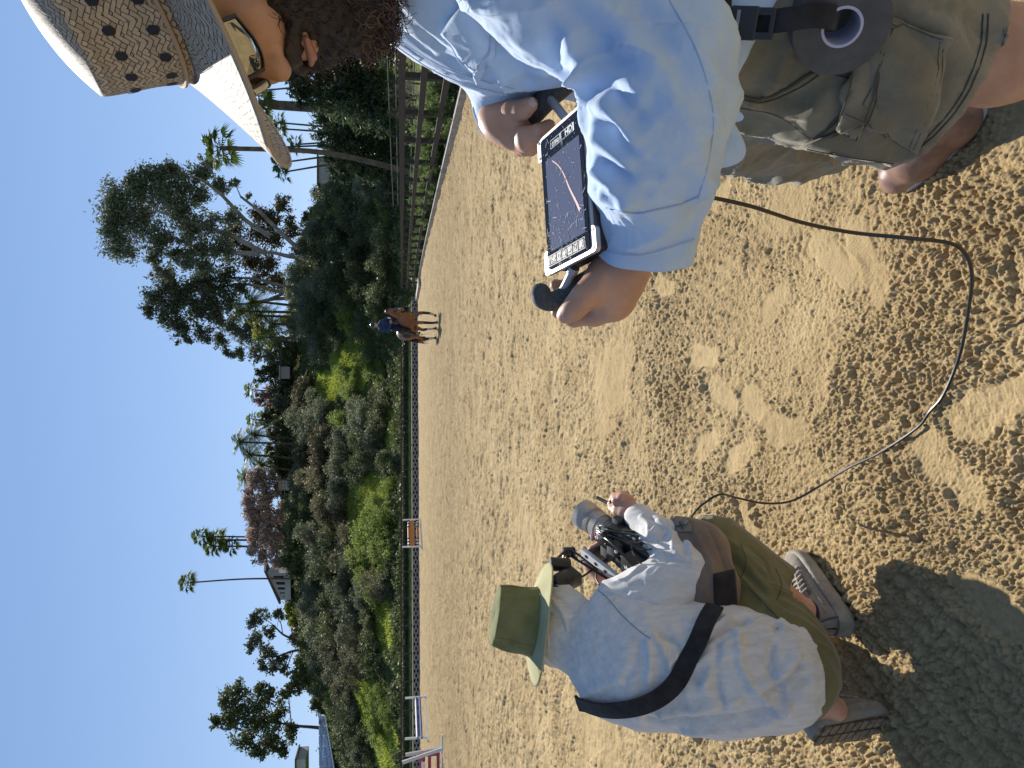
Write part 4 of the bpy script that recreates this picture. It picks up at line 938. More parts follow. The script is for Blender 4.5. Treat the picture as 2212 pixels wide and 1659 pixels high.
def skinmat(name,c1,c2):
    return pbr(name,c1,c2,scale=28,rough=.5,bump=.35,bscale=320,dist=.0007,spec=.4,sss=.12,detail=8,contrast=(.3,.7))
M['skin']=skinmat('tanned_skin',(.45,.24,.155),(.57,.325,.22))
M['skinb']=skinmat('fair_skin',(.46,.24,.17),(.60,.34,.25))
M['lip']=pbr('lip_skin',(.36,.15,.105),(.44,.20,.14),scale=60,rough=.45)
M['hair']=pbr('dark_brown_hair',(.012,.007,.005),(.035,.02,.013),scale=30,rough=.55)
M['leather']=pbr('worn_brown_leather',(.16,.085,.06),(.30,.18,.13),scale=14,rough=.5,bump=.4,bscale=120,dist=.001)
M['solepale']=pbr('pale_sole',(.5,.45,.4),rough=.8)
M['mirror']=pbr('mirrored_lens',(.40,.40,.36),rough=.04,metal=1)
M['nail']=pbr('finger_nail',(.62,.38,.32),rough=.3)
from mathutils.bvhtree import BVHTree
def bvh_of(*objs):
    vs=[];fs=[]
    for o in objs:
        M_=o.matrix_world if o.parent is None else Matrix.Translation(Vector(world_off(o))); n=len(vs)
        vs+=[M_@v.co for v in o.data.vertices]; fs+=[[i+n for i in p.vertices] for p in o.data.polygons]
    return BVHTree.FromPolygons(vs,fs)
def world_off(o):
    t=Vector(o.location)
    while o.parent is not None: o=o.parent; t=t+Vector(o.location)
    return t
EYE=Vector((0,0,CAM_H))
def onsurf(bv,X,Y,off=0.0):
    d=(Vector(P(X,Y,1.0))-EYE).normalized(); h=bv.ray_cast(EYE,d)
    if h[0] is None: return None,None
    n=h[1]; n=n if n.dot(d)<0 else -n
    return np.array(h[0]+n*off),np.array(n)
def seam(b,bv,pts,r=.0008,off=.0006,step=6):
    q=spline([V(x,y,0) for x,y in pts],max(2,step)); run=[]
    for p in q:
        s,n=onsurf(bv,p[0],p[1],off)
        if s is None or (run and np.linalg.norm(s-run[-1])>.03):
            if len(run)>1: b.tube([v for v in run],r,5)
            run=[] if s is None else [s]; continue
        run.append(s)
    if len(run)>1: b.tube(run,r,5)
def patch(name,bv,c,mt,parent,off=.002,th=.002,nu=14,nv=14,bulge=0,edge=None,smooth=3,fn=None):
    """cloth piece lying on a surface; c: 4 picture corners, bilinear"""
    c=[np.array(q,float) for q in c]; pts=np.zeros((nu+1,nv+1,3)); ok=True
    for i in range(nu+1):
        for j in range(nv+1):
            u,v=i/nu,j/nv; q=(c[0]*(1-u)+c[1]*u)*(1-v)+(c[3]*(1-u)+c[2]*u)*v
            if edge: q=q+np.array(edge(u,v))
            s,n=onsurf(bv,q[0],q[1],off+bulge*math.sin(math.pi*u)**.5*math.sin(math.pi*v)**.5+(fn(u,v) if fn else 0))
            if s is None: s=pts[i,j-1] if j else pts[i-1,j]
            pts[i,j]=s
    for _ in range(smooth):
        q=pts.copy(); q[1:-1,1:-1]=(pts[:-2,1:-1]+pts[2:,1:-1]+pts[1:-1,:-2]+pts[1:-1,2:])/4; pts=q
    idx=np.arange((nu+1)*(nv+1)).reshape(nu+1,nv+1)
    f=np.stack([idx[:-1,:-1],idx[1:,:-1],idx[1:,1:],idx[:-1,1:]],-1).reshape(-1,4)
    po=np.array(world_off(parent)) if parent is not None else np.zeros(3)
    v=pts.reshape(-1,3); e1=v[f[0][1]]-v[f[0][0]]; e2=v[f[0][3]]-v[f[0][0]]
    if np.dot(np.cross(e1,e2),v[f[0][0]]-np.array(EYE))>0: f=f[:,::-1]
    o=obj_np(name,v-po,f,mt,parent,True); sm=o.modifiers.new('s','SOLIDIFY'); sm.thickness=th; sm.offset=1; return o
def tubeobj(name,pts,r,mt,parent,n=8):
    po=np.array(world_off(parent)) if parent is not None else None
    b=MB(); b.tube([p-po if po is not None else p for p in pts],r,n); return b.build(name,mt,parent,smooth=True)
def shift(b,o):
    b.v=[tuple(np.array(v)-o) for v in b.v]; return b
# ================================================================ the man with the monitor
mA=thing('person','bearded man in a pale blue shirt, straw hat and mirrored sunglasses gripping a monitor','person',loc=(.52,.95,0))
oA=loc_(mA)
def sA(prims): # primitives given in the place -> relative to the man
    return [dict(q,f=(lambda p,f=q['f']:f(p+oA)),c=q['c']-oA) for q in prims]
def solidA(name,prims,vox,mt,parent,**k):
    for key in('fl',):
        if k.get(key): k[key]=[([np.asarray(p)-oA for p in a],w_,am) for a,w_,am in k[key]]
    return solid(name,sA(prims),vox,mt,parent,off=oA,**k)
# head frame
fh=nrm(V(-.88,-.21,-.42)); uh=nrm(V(0,0,1)-fh*fh[2]); lh=-np.cross(fh,uh)   # lh: his left (towards the viewer)
Hc=V(.437,.842,1.535)
def H(f,l,u): return Hc+fh*f+lh*l+uh*u
Mh=np.stack([fh,lh,uh])
shL,elL=V(.56,.79,1.29),P(1418,132,.80)
wrL=P(1352,572,.905)
shR,elR,wrR=V(.60,1.09,1.30),V(.56,1.2,1.08),P(1080,256,1.04)
hipL,hipR=V(.50,.89,.87),V(.50,1.06,.87); knL=P(2150,122,.97); anL=V(.47,.80,.09); knR=V(.53,1.29,.49); anR=V(.60,1.50,.09)
body=[ell(H(-.025,0,.03),(.105,.078,.10),Mh,.03), ell(H(.02,0,-.03),(.085,.066,.085),Mh,.03),
  cap(H(.03,0,-.085),H(.062,0,-.098),.045,.028,.03),                     # jaw and chin
  ell(H(.078,.030,-.030),(.026,.028,.028),Mh,.02), ell(H(.078,-.030,-.030),(.026,.028,.028),Mh,.02), # cheeks
  cap(H(.088,.0,.022),H(.115,0,-.032),.0095,.0125,.012), ell(H(.118,0,-.036),(.0135,.0125,.0115),Mh,.008), ell(H(.108,.0115,-.040),(.011,.0065,.008),Mh,.006),ell(H(.108,-.0115,-.040),(.011,.0065,.008),Mh,.006),
  cap(H(.082,.03,.026),H(.082,-.03,.026),.014,None,.02),                 # brow
  cap(H(.098,.018,-.068),H(.1035,0,-.066),.0062,None,.006),cap(H(.098,-.018,-.068),H(.1035,0,-.066),.0062,None,.006),
  cap(H(.096,.015,-.079),H(.102,0,-.080),.0075,None,.006),cap(H(.096,-.015,-.079),H(.102,0,-.080),.0075,None,.006),
  ell(H(-.01,.078,-.01),(.018,.008,.030),Mh,.008), ell(H(-.01,-.078,-.01),(.018,.008,.030),Mh,.008),
  ell(H(.088,.031,.0),(.012,.013,.011),Mh,.006), ell(H(.088,-.031,.0),(.012,.013,.011),Mh,.006),
  cut(ell(H(.113,.0115,-.0475),(.005,.0035,.004),Mh,.003)),cut(ell(H(.113,-.0115,-.0475),(.005,.0035,.004),Mh,.003)),
  cap(H(-.03,0,-.06),V(.59,.93,1.37),.058,.065,.04),
  cap(V(.60,.94,1.34),V(.56,.95,1.15),.09,.10,.06), cap(V(.56,.95,1.15),V(.52,.97,.90),.10,.11,.06),
  cap(V(.60,.88,1.33),shL,.06,.055,.05),cap(V(.60,1.0,1.33),shR,.055,.05,.05),
  cap(shL,elL,.05,.04,.03),cap(elL,wrL,.041,.028,.02),cap(shR,elR,.05,.04,.03),cap(elR,wrR,.04,.028,.02),
  cap(hipL,knL,.085,.058,.04),cap(knL,knL*.6+anL*.4+V(.012,0,0),.058,.056,.03),cap(knL*.6+anL*.4+V(.012,0,0),anL,.056,.036,.03),cap(anL,anL+V(-.02,.14,-.045),.036,.03,.03),
  cap(hipR,knR,.08,.056,.04),cap(knR,knR*.6+anR*.4,.056,.052,.03),cap(knR*.6+anR*.4,anR,.052,.036,.03),cap(anR,anR+V(-.03,.15,-.045),.036,.03,.03)]
# near (left) hand: closed round the foam grip
def hand(lst): return [q for ch in lst for q in ch]
hL=[chain([wrL,P(1332,606,.915),P(1306,636,.93)],[.0265,.028,.026],.02,(F_*1.0,.8)),
 chain([P(1322,600,.915),P(1330,652,.94)],[.027,.024],.02),
 chain([P(1292,612,.905),P(1262,642,.905),P(1238,668,.912),P(1219,682,.92)],[.020,.0155,.0128,.0108],.012),
 chain([P(1318,668,.935),P(1286,684,.95),P(1240,688,.962),P(1204,674,.962)],[.0145,.0118,.0105,.0092],.009),
 chain([P(1332,660,.945),P(1300,676,.968),P(1245,668,.985),P(1208,648,.98)],[.0145,.012,.0108,.0095],.008),
 chain([P(1343,645,.95),P(1306,658,.98),P(1244,642,.998),P(1201,616,.985)],[.014,.0115,.0105,.009],.008),
 chain([P(1348,626,.95),P(1312,632,.98),P(1262,612,.995),P(1230,601,.985)],[.013,.010,.009,.008],.008)]
hR=[chain([wrR,P(1096,268,1.03),P(1112,288,1.02)],[.027,.027,.024],.016,(F_*1.0,.7)),
 chain([P(1088,250,1.02),P(1108,241,1.0),P(1128,238,.985),P(1146,226,.975)],[.018,.0145,.0125,.0108],.008),
 chain([P(1112,284,1.02),P(1134,294,.995),P(1162,286,.985),P(1186,272,.995)],[.0150,.0125,.0108,.0098],.006),
 chain([P(1108,294,1.03),P(1136,309,1.0),P(1166,300,.995),P(1188,286,1.01)],[.0145,.0122,.0105,.0095],.005),
 chain([P(1104,298,1.045),P(1134,319,1.02),P(1162,314,1.015),P(1184,298,1.03)],[.0135,.0115,.010,.009],.005),
 chain([P(1100,300,1.06),P(1124,322,1.04),P(1148,323,1.04),P(1166,310,1.05)],[.012,.010,.009,.008],.005)]
body=[q for q in body]+hand(hL)+hand(hR)
crease=[([P(1236,676,.90),P(1244,684,.90)],.0016,-.0012),([P(1240,670,.898),P(1249,680,.898)],.0016,-.0012),([P(1268,668,.90),P(1300,660,.915)],.003,-.002),([P(1118,236,.99),P(1122,250,.99)],.002,-.0013),([P(1124,234,.985),P(1128,249,.985)],.002,-.0013),
  ([P(1300,600,.885),P(1290,640,.90)],.006,.0018),([P(1340,600,.885),P(1322,650,.91)],.005,.0015)]
bodyA=solidA('body',body,.0034,M['skin'],mA,smooth_it=2,fl=crease)
# nails
for c,t,nn,r in((P(1222,681,.905),nrm(P(1219,684,.92)-P(1238,668,.912)),nrm(EYE-Vector(P(1222,681,.905))),.0058),(P(1147,224,.9635),nrm(P(1146,226,.975)-P(1128,238,.985)),nrm(EYE-Vector(P(1147,224,.97))),.0058)):
    nn=np.array(nn); s=nrm(np.cross(t,nn)); nn=np.cross(s,t); b=MB(); ring=[]
    for i in range(5):
        for j in range(9):
            u=(i/4-.5)*2;v_=(j/8-.5)*2; ring.append(c-oA+t*u*r*1.15+s*v_*r*(1-.12*abs(u)**3)-nn*(v_*v_*.0026+.0004))
    idx=np.arange(45).reshape(5,9); f=np.stack([idx[:-1,:-1],idx[1:,:-1],idx[1:,1:],idx[:-1,1:]],-1).reshape(-1,4)
    o=obj_np('fingernail',ring,f,M['nail'],mA,True)
# ---- shirt
torso=[cap(V(.600,.93,1.36),V(.545,.93,1.19),.115,.135,.06,(V(0,1,0),1.25)), cap(V(.545,.93,1.19),V(.535,.95,.98),.135,.135,.06,(V(0,1,0),1.2)),cap(V(.535,.95,.98),V(.50,.95,.875),.135,.145,.05,(V(0,1,0),1.2)),
  cap(V(.60,.86,1.35),shL+V(.02,0,.0),.08,.088,.05),cap(V(.62,1.0,1.34),shR,.075,.07,.05),
  cap(V(.585,.90,1.33),V(.575,.91,1.41),.075,.062,.04),
  cap(shR,elR,.066,.06,.04),cap(elR,wrR+(elR-wrR)*.12,.058,.042,.04)]
M_torso=torso
pfT=[([(940,150),(1010,180),(1090,198)],.008,.006),([(860,70),(960,125),(1040,165)],.010,-.005),([(1080,20),(1130,70),(1180,150)],.012,.009),([(1060,40),(1100,100),(1140,180)],.009,-.007),([(1030,70),(1060,130),(1100,190)],.008,.005),
 ([(800,20),(880,60),(940,110)],.008,.005),([(1110,10),(1150,50),(1195,120)],.009,-.006),([(760,-20),(830,10),(900,60)],.010,.005)]
def ridge(n): return 1-np.abs(2*n-1)
def wr(v):
    q=v*V(26,26,9)+3*vn3(v*7,5)[:,None]; return .008*(ridge(vn3(q*.8,6))**2-.3)+.003*(vn3(v*V(12,12,30),9)-.5)+.0016*.6*ridge(vn3(v*V(60,60,40)+vn3(v*15,2)[:,None]*3,3))**3
shirt=solidA('shirt',torso,.0055,M['denim'],mA,smooth_it=2,pf=pfT,disp=wr)
# ---- near sleeve
e0=elL; cufc=P(1408,470,.865); cufe=P(1392,552,.895)
sl=[cap(shL,shL*.45+elL*.55,.080,.078,.05),cap(shL*.45+elL*.55,e0,.078,.068,.05),cap(e0+V(.0,.0,-.004),P(1424,240,.80),.068,.068,.05),cap(P(1424,240,.80),P(1408,380,.83),.070,.060,.04),cap(P(1408,380,.83),cufc,.060,.055,.03)]
PP=lambda X,Y,d=.74:P(X,Y,d)
def fold(pts,wd,am): return (pts,wd,am)
flS=[fold([(1262,165),(1300,150),(1350,175),(1385,215)],.010,.013),fold([(1275,200),(1320,190),(1375,250)],.008,-.011),fold([(1285,225),(1330,235),(1365,290),(1375,330)],.010,.012),
 fold([(1300,262),(1345,280),(1380,345)],.008,-.009),fold([(1300,300),(1340,330),(1385,385)],.009,.009),fold([(1300,370),(1330,390),(1365,430)],.008,.012),fold([(1310,350),(1360,372),(1420,372)],.007,-.008),
 fold([(1320,420),(1345,432),(1372,425)],.008,.011),fold([(1180,20),(1240,90),(1262,160)],.016,.010),fold([(1220,0),(1290,80),(1340,160)],.016,-.009),fold([(1260,-20),(1340,60),(1400,150)],.018,.009),
 fold([(1330,-20),(1420,60),(1475,130)],.018,-.007),fold([(1420,-10),(1480,80),(1520,180)],.016,.006),fold([(1400,200),(1470,230),(1545,250)],.010,.006),fold([(1390,260),(1470,280),(1540,310)],.010,-.006),fold([(1400,330),(1470,350),(1530,400)],.009,.006),
 fold([(1385,400),(1460,420),(1500,455)],.008,-.005),fold([(1440,200),(1500,300),(1510,420)],.010,.005),fold([(1150,-20),(1190,60),(1215,150)],.014,-.008)]
def wrs(v):
    q=v*V(30,12,22)+3*vn3(v*9,15)[:,None]; return .011*(ridge(vn3(q*.8,16))**2-.3)+.003*(vn3(v*V(30,30,55),19)-.5)+.0016*ridge(vn3(v*V(70,50,70)+vn3(v*15,2)[:,None]*3,3))**3
sleeve=solidA('sleeve',sl,.0038,M['denim'],mA,smooth_it=2,pf=flS,disp=wrs)
# cuff: an open band of doubled cloth
def band(c0,c1,r0,r1,nu=72,nv=14,flat=.8,fd=None,seed=1,wav=.003):
    ax=nrm(c1-c0); u=nrm(np.cross(ax,V(0,0,1))); 
    if fd is not None: u=nrm(fd-ax*np.dot(fd,ax))
    w_=np.cross(ax,u); v=[]
    for j in range(nv+1):
        t=j/nv
        for i in range(nu):
            a=2*math.pi*i/nu; r=r0+(r1-r0)*t+wav*math.sin(a*3+seed+t*1.2)+wav*.6*math.sin(a*7+seed*2-t*2)*(.4+t*.6)
            v.append(c0+(c1-c0)*t+u*math.cos(a)*r*flat+w_*math.sin(a)*r)
    idx=np.arange((nv+1)*nu).reshape(nv+1,nu); r_=np.roll(idx,-1,1); f=np.stack([idx[:-1],r_[:-1],r_[1:],idx[1:]],-1).reshape(-1,4); return np.array(v),f
v,f=band(P(1408,452,.862),cufe,.061,.0585,flat=.85,fd=np.array(F_),wav=.0022)
cuff=obj_np('cuff',v-oA,f,M['denim'],mA,True); s_=cuff.modifiers.new('s','SOLIDIFY'); s_.thickness=.003
# far cuff
v,f=band(wrR+(elR-wrR)*.40,wrR+(elR-wrR)*.02,.046,.044,flat=.9,wav=.002); o=obj_np('cuff',v-oA,f,M['denim'],mA,True); s_=o.modifiers.new('s','SOLIDIFY'); s_.thickness=.003
bvT=bvh_of(shirt); bvS=bvh_of(sleeve,cuff)
# chest pocket with flap, placket, seams, buttons
patch('pocket',bvT,[(972,40),(1064,-30),(1068,118),(1030,178)],M['denim'],mA,off=.002,th=.003,bulge=.003)
patch('pocket_flap',bvT,[(958,66),(1010,-8),(1062,62),(1030,150)],M['denim'],mA,off=.006,th=.003,bulge=.003,edge=lambda u,v:(10*math.sin(math.pi*v)*u,10*math.sin(math.pi*u)*v))
b=MB(); seam(b,bvT,[(966,74),(1000,118),(1026,140),(1050,112),(1054,70)],.0007,.0105); seam(b,bvT,[(790,52),(850,92),(930,145),(1010,180),(1100,205)],.0008,.002); seam(b,bvT,[(800,40),(860,80),(935,130),(1010,162),(1110,190)],.0008,.002)
seam(b,bvS,[(1310,448),(1340,455),(1380,460),(1420,452),(1470,440),(1508,425)],.0009,.001); seam(b,bvS,[(1310,543),(1360,550),(1420,540),(1500,515)],.0007,.002)
seam(b,bvS,[(1440,-10),(1505,110),(1540,240),(1532,340),(1508,430)],.0006,.0003)
build_each(shift(b,oA),'shirt_seam',pbr('pale_stitching',(.36,.47,.66),rough=.9),mA)
for X,Y in((818,58),(985,188)):
    s,n=onsurf(bvT,X,Y,.002)
    if s is not None: MB().lathe([(0,0),(.0055,0),(.006,.001),(.0045,.002),(.0,.0014)],s-oA,n,16).build('button',M['leather'],mA,smooth=True)
# collar
v,f=band(V(.575,.90,1.355),V(.56,.895,1.415),.088,.074,flat=.95,wav=.006,nv=6); o=obj_np('collar',v-oA,f,M['denim'],mA,True); s_=o.modifiers.new('s','SOLIDIFY'); s_.thickness=.004
# ---- beard and curls
def strands(name,roots,dirs,L,r,mt,parent,off,curl=.3,n=6,seed=0,grav=.3):
    rg=np.random.default_rng(seed); b=MB()
    for p,d in zip(roots,dirs):
        l=L*(.5+.9*rg.random()); pts=[p]; dd=nrm(d+rg.normal(size=3)*.35); ax=nrm(rg.normal(size=3))
        for i in range(n):
            dd=nrm(dd+np.cross(ax,dd)*curl*(1+rg.random())+V(0,0,-grav)*.25); pts.append(pts[-1]+dd*l/n)
        b.tube([q-off for q in pts],[r*(1-.6*i/n) for i in range(n+1)],3,False)
    return b.build(name,mt,parent,smooth=True)
beard=[ell(H(.050,.040,-.080),(.050,.035,.050),Mh,.03),ell(H(.050,-.040,-.080),(.050,.035,.050),Mh,.03),ell(H(.078,0,-.118),(.040,.046,.045),Mh,.03),ell(H(.0,.060,-.060),(.055,.026,.060),Mh,.03),ell(H(.088,.0,-.150),(.034,.038,.036),Mh,.02),
  cap(H(.103,.030,-.063),H(.110,.0,-.052),.0085,.009,.01),cap(H(.103,-.030,-.063),H(.110,0,-.052),.0085,.009,.01),
  ell(H(-.07,.045,-.06),(.07,.05,.09),Mh,.03),ell(H(-.06,0,.0),(.085,.085,.075),Mh,.03)]
bd=solidA('beard',beard,.003,M['hair'],mA,smooth_it=1,disp=lambda v:.006*(vn3(v*160,3)-.5)+.008*(vn3(v*60,4)-.5))
solidA('lips',[cap(H(.1085,.020,-.0735),H(.1150,0,-.0745),.0035,.0050,.004),cap(H(.1085,-.020,-.0735),H(.1150,0,-.0745),.0035,.0050,.004)],.0014,M['lip'],mA,smooth_it=1)
rg=np.random.default_rng(5); vs=np.array([v.co for v in bd.data.vertices])+oA; vn=vnormals(vs,np.array([list(p.vertices) for p in bd.data.polygons]))
rel=(vs-Hc)@Mh.T; ok=np.where((rel[:,2]<-.045)&(rel[:,0]>-.05)&~((np.abs(rel[:,1])<.026)&(rel[:,2]>-.083)&(rel[:,0]>.09)))[0]; pick=rng.choice(ok,1500); strands('beard_strands',vs[pick],vn[pick]+fh*.3-uh*.8,.022,.0006,M['hair'],mA,oA,.25,6,1)
low=np.where((rel[:,2]<-.13)&(rel[:,0]>.03))[0]; pick=rng.choice(low,420); strands('beard_curls',vs[pick],vn[pick]-uh*.9,.05,.0009,pbr('brown_curls',(.05,.025,.014),(.11,.055,.03),scale=40,rough=.45),mA,oA,.95,10,2)
# ---- sunglasses
sg=MB(); 
def lens(s):
    c=[];nu,nv=14,9
    for i in range(nu+1):
        for j in range(nv+1):
            a=(.10+.72*i/nu); vv=(j/nv-.5)*2; w_=.021*(1-.55*max(0,(i/nu-.55))**1.3*1.6)*(.72+.28*math.sin(min(1,i/nu*2.4)*math.pi/2)); rr=.098-.006*vv*vv
            drop=-.004*(1-vv)*(i/nu)*0
            c.append(H(rr*math.cos(a)+.026,s*rr*.88*math.sin(a),.004+vv*w_-.008*(1-i/nu)*(vv<0)*abs(vv)))
    idx=np.arange((nu+1)*(nv+1)).reshape(nu+1,nv+1); f=np.stack([idx[:-1,:-1],idx[1:,:-1],idx[1:,1:],idx[:-1,1:]],-1).reshape(-1,4); return np.array(c),f,idx
gl=[]
for s in(1,-1):
    c,f,idx=lens(s); o=obj_np('lens',c-oA,f if s>0 else f[:,::-1],M['mirror'],mA,True); sm=o.modifiers.new('s','SOLIDIFY'); sm.thickness=.0015
    top=[c[i] for i in idx[:,-1]]; sg.tube(top,.0034,6); sg.tube([c[i] for i in idx[-1,:]],.0022,6); sg.tube([c[i] for i in idx[:,0]],.0010,5); sg.tube([c[i] for i in idx[0,:]],.0022,6); gl.append(top)
    e=top[-1]; sg.tube([e,H(.06,s*.078,.008),H(-.01,s*.083,.008),H(-.03,s*.083,-.012)],[.0045,.0045,.0035,.003],6)
sg.tube([gl[0][0],H(.122,0,.018),gl[1][0]],.0042,6)
shift(sg,oA).build('sunglasses_frame',pbr('dark_grey_plastic',(.03,.032,.04),rough=.35),mA,smooth=True)
# ---- straw hat
def strawmat(name,c1,c2,gap,sc=(1,1),rot=0.785):
    m,nt,b,o=newmat(name); L=nt.links.new; b.inputs['Roughness'].default_value=.65
    uv=N(nt,'UVMap'); sx_=N(nt,'SeparateXYZ'); L(uv.outputs[0],sx_.inputs[0]); pp_=N(nt,'Math',operation='PINGPONG'); pp_.inputs[1].default_value=.75; L(sx_.outputs[0],pp_.inputs[0])
    cx_=N(nt,'CombineXYZ'); L(pp_.outputs[0],cx_.inputs[0]); L(sx_.outputs[1],cx_.inputs[1]); mp=N(nt,'Mapping'); mp.inputs['Rotation'].default_value=(0,0,rot); L(cx_.outputs[0],mp.inputs[0])
    br=N(nt,'TexBrick',i_Scale=1.0,i_Mortar_Size=.035,i_Brick_Width=1.0,i_Row_Height=.36); br.offset=.5; br.inputs['Color1'].default_value=c4(c1); br.inputs['Color2'].default_value=c4(c2); br.inputs['Mortar'].default_value=c4(gap); br.inputs['Mortar Smooth'].default_value=.5
    ns=N(nt,'TexNoise',i_Scale=1.2,i_Detail=3); L(mp.outputs[0],ns.inputs[0]); dm=N(nt,'VectorMath',operation='MULTIPLY_ADD'); L(ns.outputs[1],dm.inputs[0]); dm.inputs[1].default_value=(.35,.35,0); L(mp.outputs[0],dm.inputs[2]); L(dm.outputs[0],br.inputs[0])
    n=N(nt,'TexNoise',i_Scale=2.5,i_Detail=5); L(mp.outputs[0],n.inputs[0]); mx=N(nt,'Mix',data_type='RGBA',blend_type='MULTIPLY'); mx.inputs[0].default_value=.55; L(br.outputs[0],mx.inputs[6]); L(n.outputs[0],mx.inputs[7])
    g=N(nt,'Gamma'); g.inputs[1].default_value=1; L(mx.outputs[2],g.inputs[0]); L(mx.outputs[2],b.inputs['Base Color'])
    bp=N(nt,'Bump',i_Strength=1,i_Distance=.0022); bp.invert=True; L(br.outputs[1],bp.inputs['Height']); L(bp.outputs[0],b.inputs['Normal'])
    t=N(nt,'BsdfTranslucent'); L(mx.outputs[2],t.inputs[0]); ms=N(nt,'MixShader'); ms.inputs[0].default_value=.12; L(b.outputs[0],ms.inputs[1]); L(t.outputs[0],ms.inputs[2]); L(ms.outputs[0],o.inputs[0]); return m
M['straw']=strawmat('woven_straw',(.50,.39,.27),(.66,.54,.40),(.13,.08,.045))
fy=nrm(V(-.93,-.30,0)); pitch=R(32); fH=nrm(fy*math.cos(pitch)+V(0,0,-math.sin(pitch))); uH=nrm(V(0,0,1)-fH*fH[2]); lH=-np.cross(fH,uH)
roll=R(3); uH,lH=nrm(uH*math.cos(roll)+lH*math.sin(roll)),nrm(lH*math.cos(roll)-uH*math.sin(roll))
Kc=Hc+uh*.058+fh*-.022
def K(f,l,u): return Kc+fH*f+lH*l+uH*u
def hat_grid(fn,nu,nv,us,vs):
    v=[];uvs=[]
    for i in range(nv+1):
        for j in range(nu+1):
            a=2*math.pi*j/nu; v.append(fn(a+math.pi,i/nv)); uvs.append((a*us,i/nv*vs))
    idx=np.arange((nv+1)*(nu+1)).reshape(nv+1,nu+1); f=np.stack([idx[:-1,:-1],idx[:-1,1:],idx[1:,1:],idx[1:,:-1]],-1).reshape(-1,4)
    return np.array(v),f,np.array(uvs)
def crownf(a,t):
    # t 0 at the band .. 1 at the top crease
    fr=.5+.5*math.cos(a)             # front
    h=.108*min(1,t/.62)
    top=max(0,(t-.62)/.38)
    ra,rb=.106,.088
    k=1-.10*min(1,t/.62)**1.5-.06*fr*min(1,t/.62)
    rr=(1-top)**.8 if top>0 else 1
    hh=h*(1-.12*fr*rr-.06*(1-rr))+.016*math.sin(math.pi/2*top)
    lump=.0018*math.sin(a*5+t*7)
    return K((ra*k+lump)*math.cos(a)*rr-.006*t,(rb*k+lump)*math.sin(a)*rr,hh)
def brimf(a,t):
    ra,rb=.108,.088; c,s=math.cos(a),math.sin(a)
    f=(ra+t*(.128 if c>0 else .11))*c; l=(rb+t*.095)*s
    up=-(.004 if s>0 else .085)*t*(abs(s)**1.5) -.022*max(0,c)**2*t**1.3+.004*math.sin(3*a+1)*t*t
    return K(f,l,up+.002)
def add_uv(o,uvs,f):
    l=o.data.uv_layers.new(name='UVMap'); q=uvs[f].reshape(-1,2).astype(np.float32); l.data.foreach_set('uv',q.ravel())
v,f,uv=hat_grid(crownf,96,40,6.2,13); hat=obj_np('hat_crown',v-oA,f,M['straw'],mA,True); add_uv(hat,uv,f)
hv=v
v,f,uv=hat_grid(brimf,96,18,9.5,7); brim=obj_np('hat_brim',v-oA,f,M['straw'],mA,True); add_uv(brim,uv,f); s_=brim.modifiers.new('s','SOLIDIFY'); s_.thickness=.0035; s_.offset=0
b=MB(); b.tube([K((.108+.119 if math.cos(a)>0 else .108+.11)*math.cos(a)*1.0,0,0)*0+brimf(a,1.0) for a in np.linspace(0,2*math.pi,80)],.0028,6); shift(b,oA).build('brim_edge',M['straw'],mA,smooth=True)
b=MB(); b.tube([crownf(a,.075)+nrm(crownf(a,.075)-K(0,0,.01))*.002 for a in np.linspace(0,2*math.pi,80)],.0026,6); shift(b,oA).build('hat_cord',pbr('tan_cord',(.4,.26,.16),rough=.8),mA,smooth=True)
b=MB()
for tt,nn_,ph in((.17,20,.5),(.42,20,.8)):
    for i in range(nn_):
        a=2*math.pi*(i+ph)/nn_; c0=crownf(a,tt); du=nrm(crownf(a+.05,tt)-c0); dv=nrm(crownf(a,tt+.03)-c0); n=nrm(c0-K(0,0,.05)); n=nrm(n-du*np.dot(n,du)-dv*np.dot(n,dv))
        b.add([c0-oA+n*.0012+du*x_*.0052+dv*y_*.0062 for x_,y_ in((1,.35),(.3,1),(-.7,.8),(-1,-.35),(-.3,-1),(.7,-.8))],[(0,1,2,3,4,5)])
build_each(b,'vent_hole',pbr('dark_weave',(.012,.014,.025),rough=.8),mA)
# ---- shorts
_a,_b,_c=P(2150,60,.87),P(2103,212,.87),P(1955,358,.97); hpn=nrm(np.cross(_b-_a,_c-_a)); hpn=hpn if hpn[2]<0 else -hpn; hp0=_b
hemc=P(2062,178,.985); hemn=nrm(P(2062+33,178+22,.99)-P(2062,178,.985))
sh=[cap(V(.515,.93,.93),V(.51,.96,.86),.125,.15,.05,(V(0,1,0),1.25)),cap(V(.50,.87,.86),(V(.50,.87,.86)+hemc)/2,.135,.128,.06),cap((V(.50,.87,.86)+hemc)/2,hemc+hemn*.01,.128,.118,.06),
    cap(V(.48,1.08,.86),V(.50,1.22,.62),.13,.115,.05),cap(V(.50,1.22,.62),V(.515,1.28,.53),.115,.105,.04)]
def shf(pts,wd,am): return (pts,wd,am)
flH=[shf([(1600,200),(1700,215),(1800,160)],.010,-.006),shf([(1620,215),(1700,240),(1790,210)],.010,.007),shf([(1900,150),(1960,200),(2010,240)],.012,.007),shf([(1930,60),(2000,130),(2080,190)],.013,-.007),shf([(1960,20),(2040,80),(2110,140)],.012,.008),
  shf([(1860,200),(1920,260),(1950,320)],.012,-.006),shf([(1700,280),(1780,300),(1880,340)],.012,.004),shf([(1890,100),(1950,120),(1990,200)],.010,.006),shf([(2020,20),(2090,40),(2130,70)],.010,-.006)]
def wsh(v):
    q=v*V(18,18,24)+3*vn3(v*6,25)[:,None]; return .013*(ridge(vn3(q*.8,26))**2-.3)+.0035*ridge(vn3(v*V(45,45,60)+vn3(v*15,2)[:,None]*3,29))**3
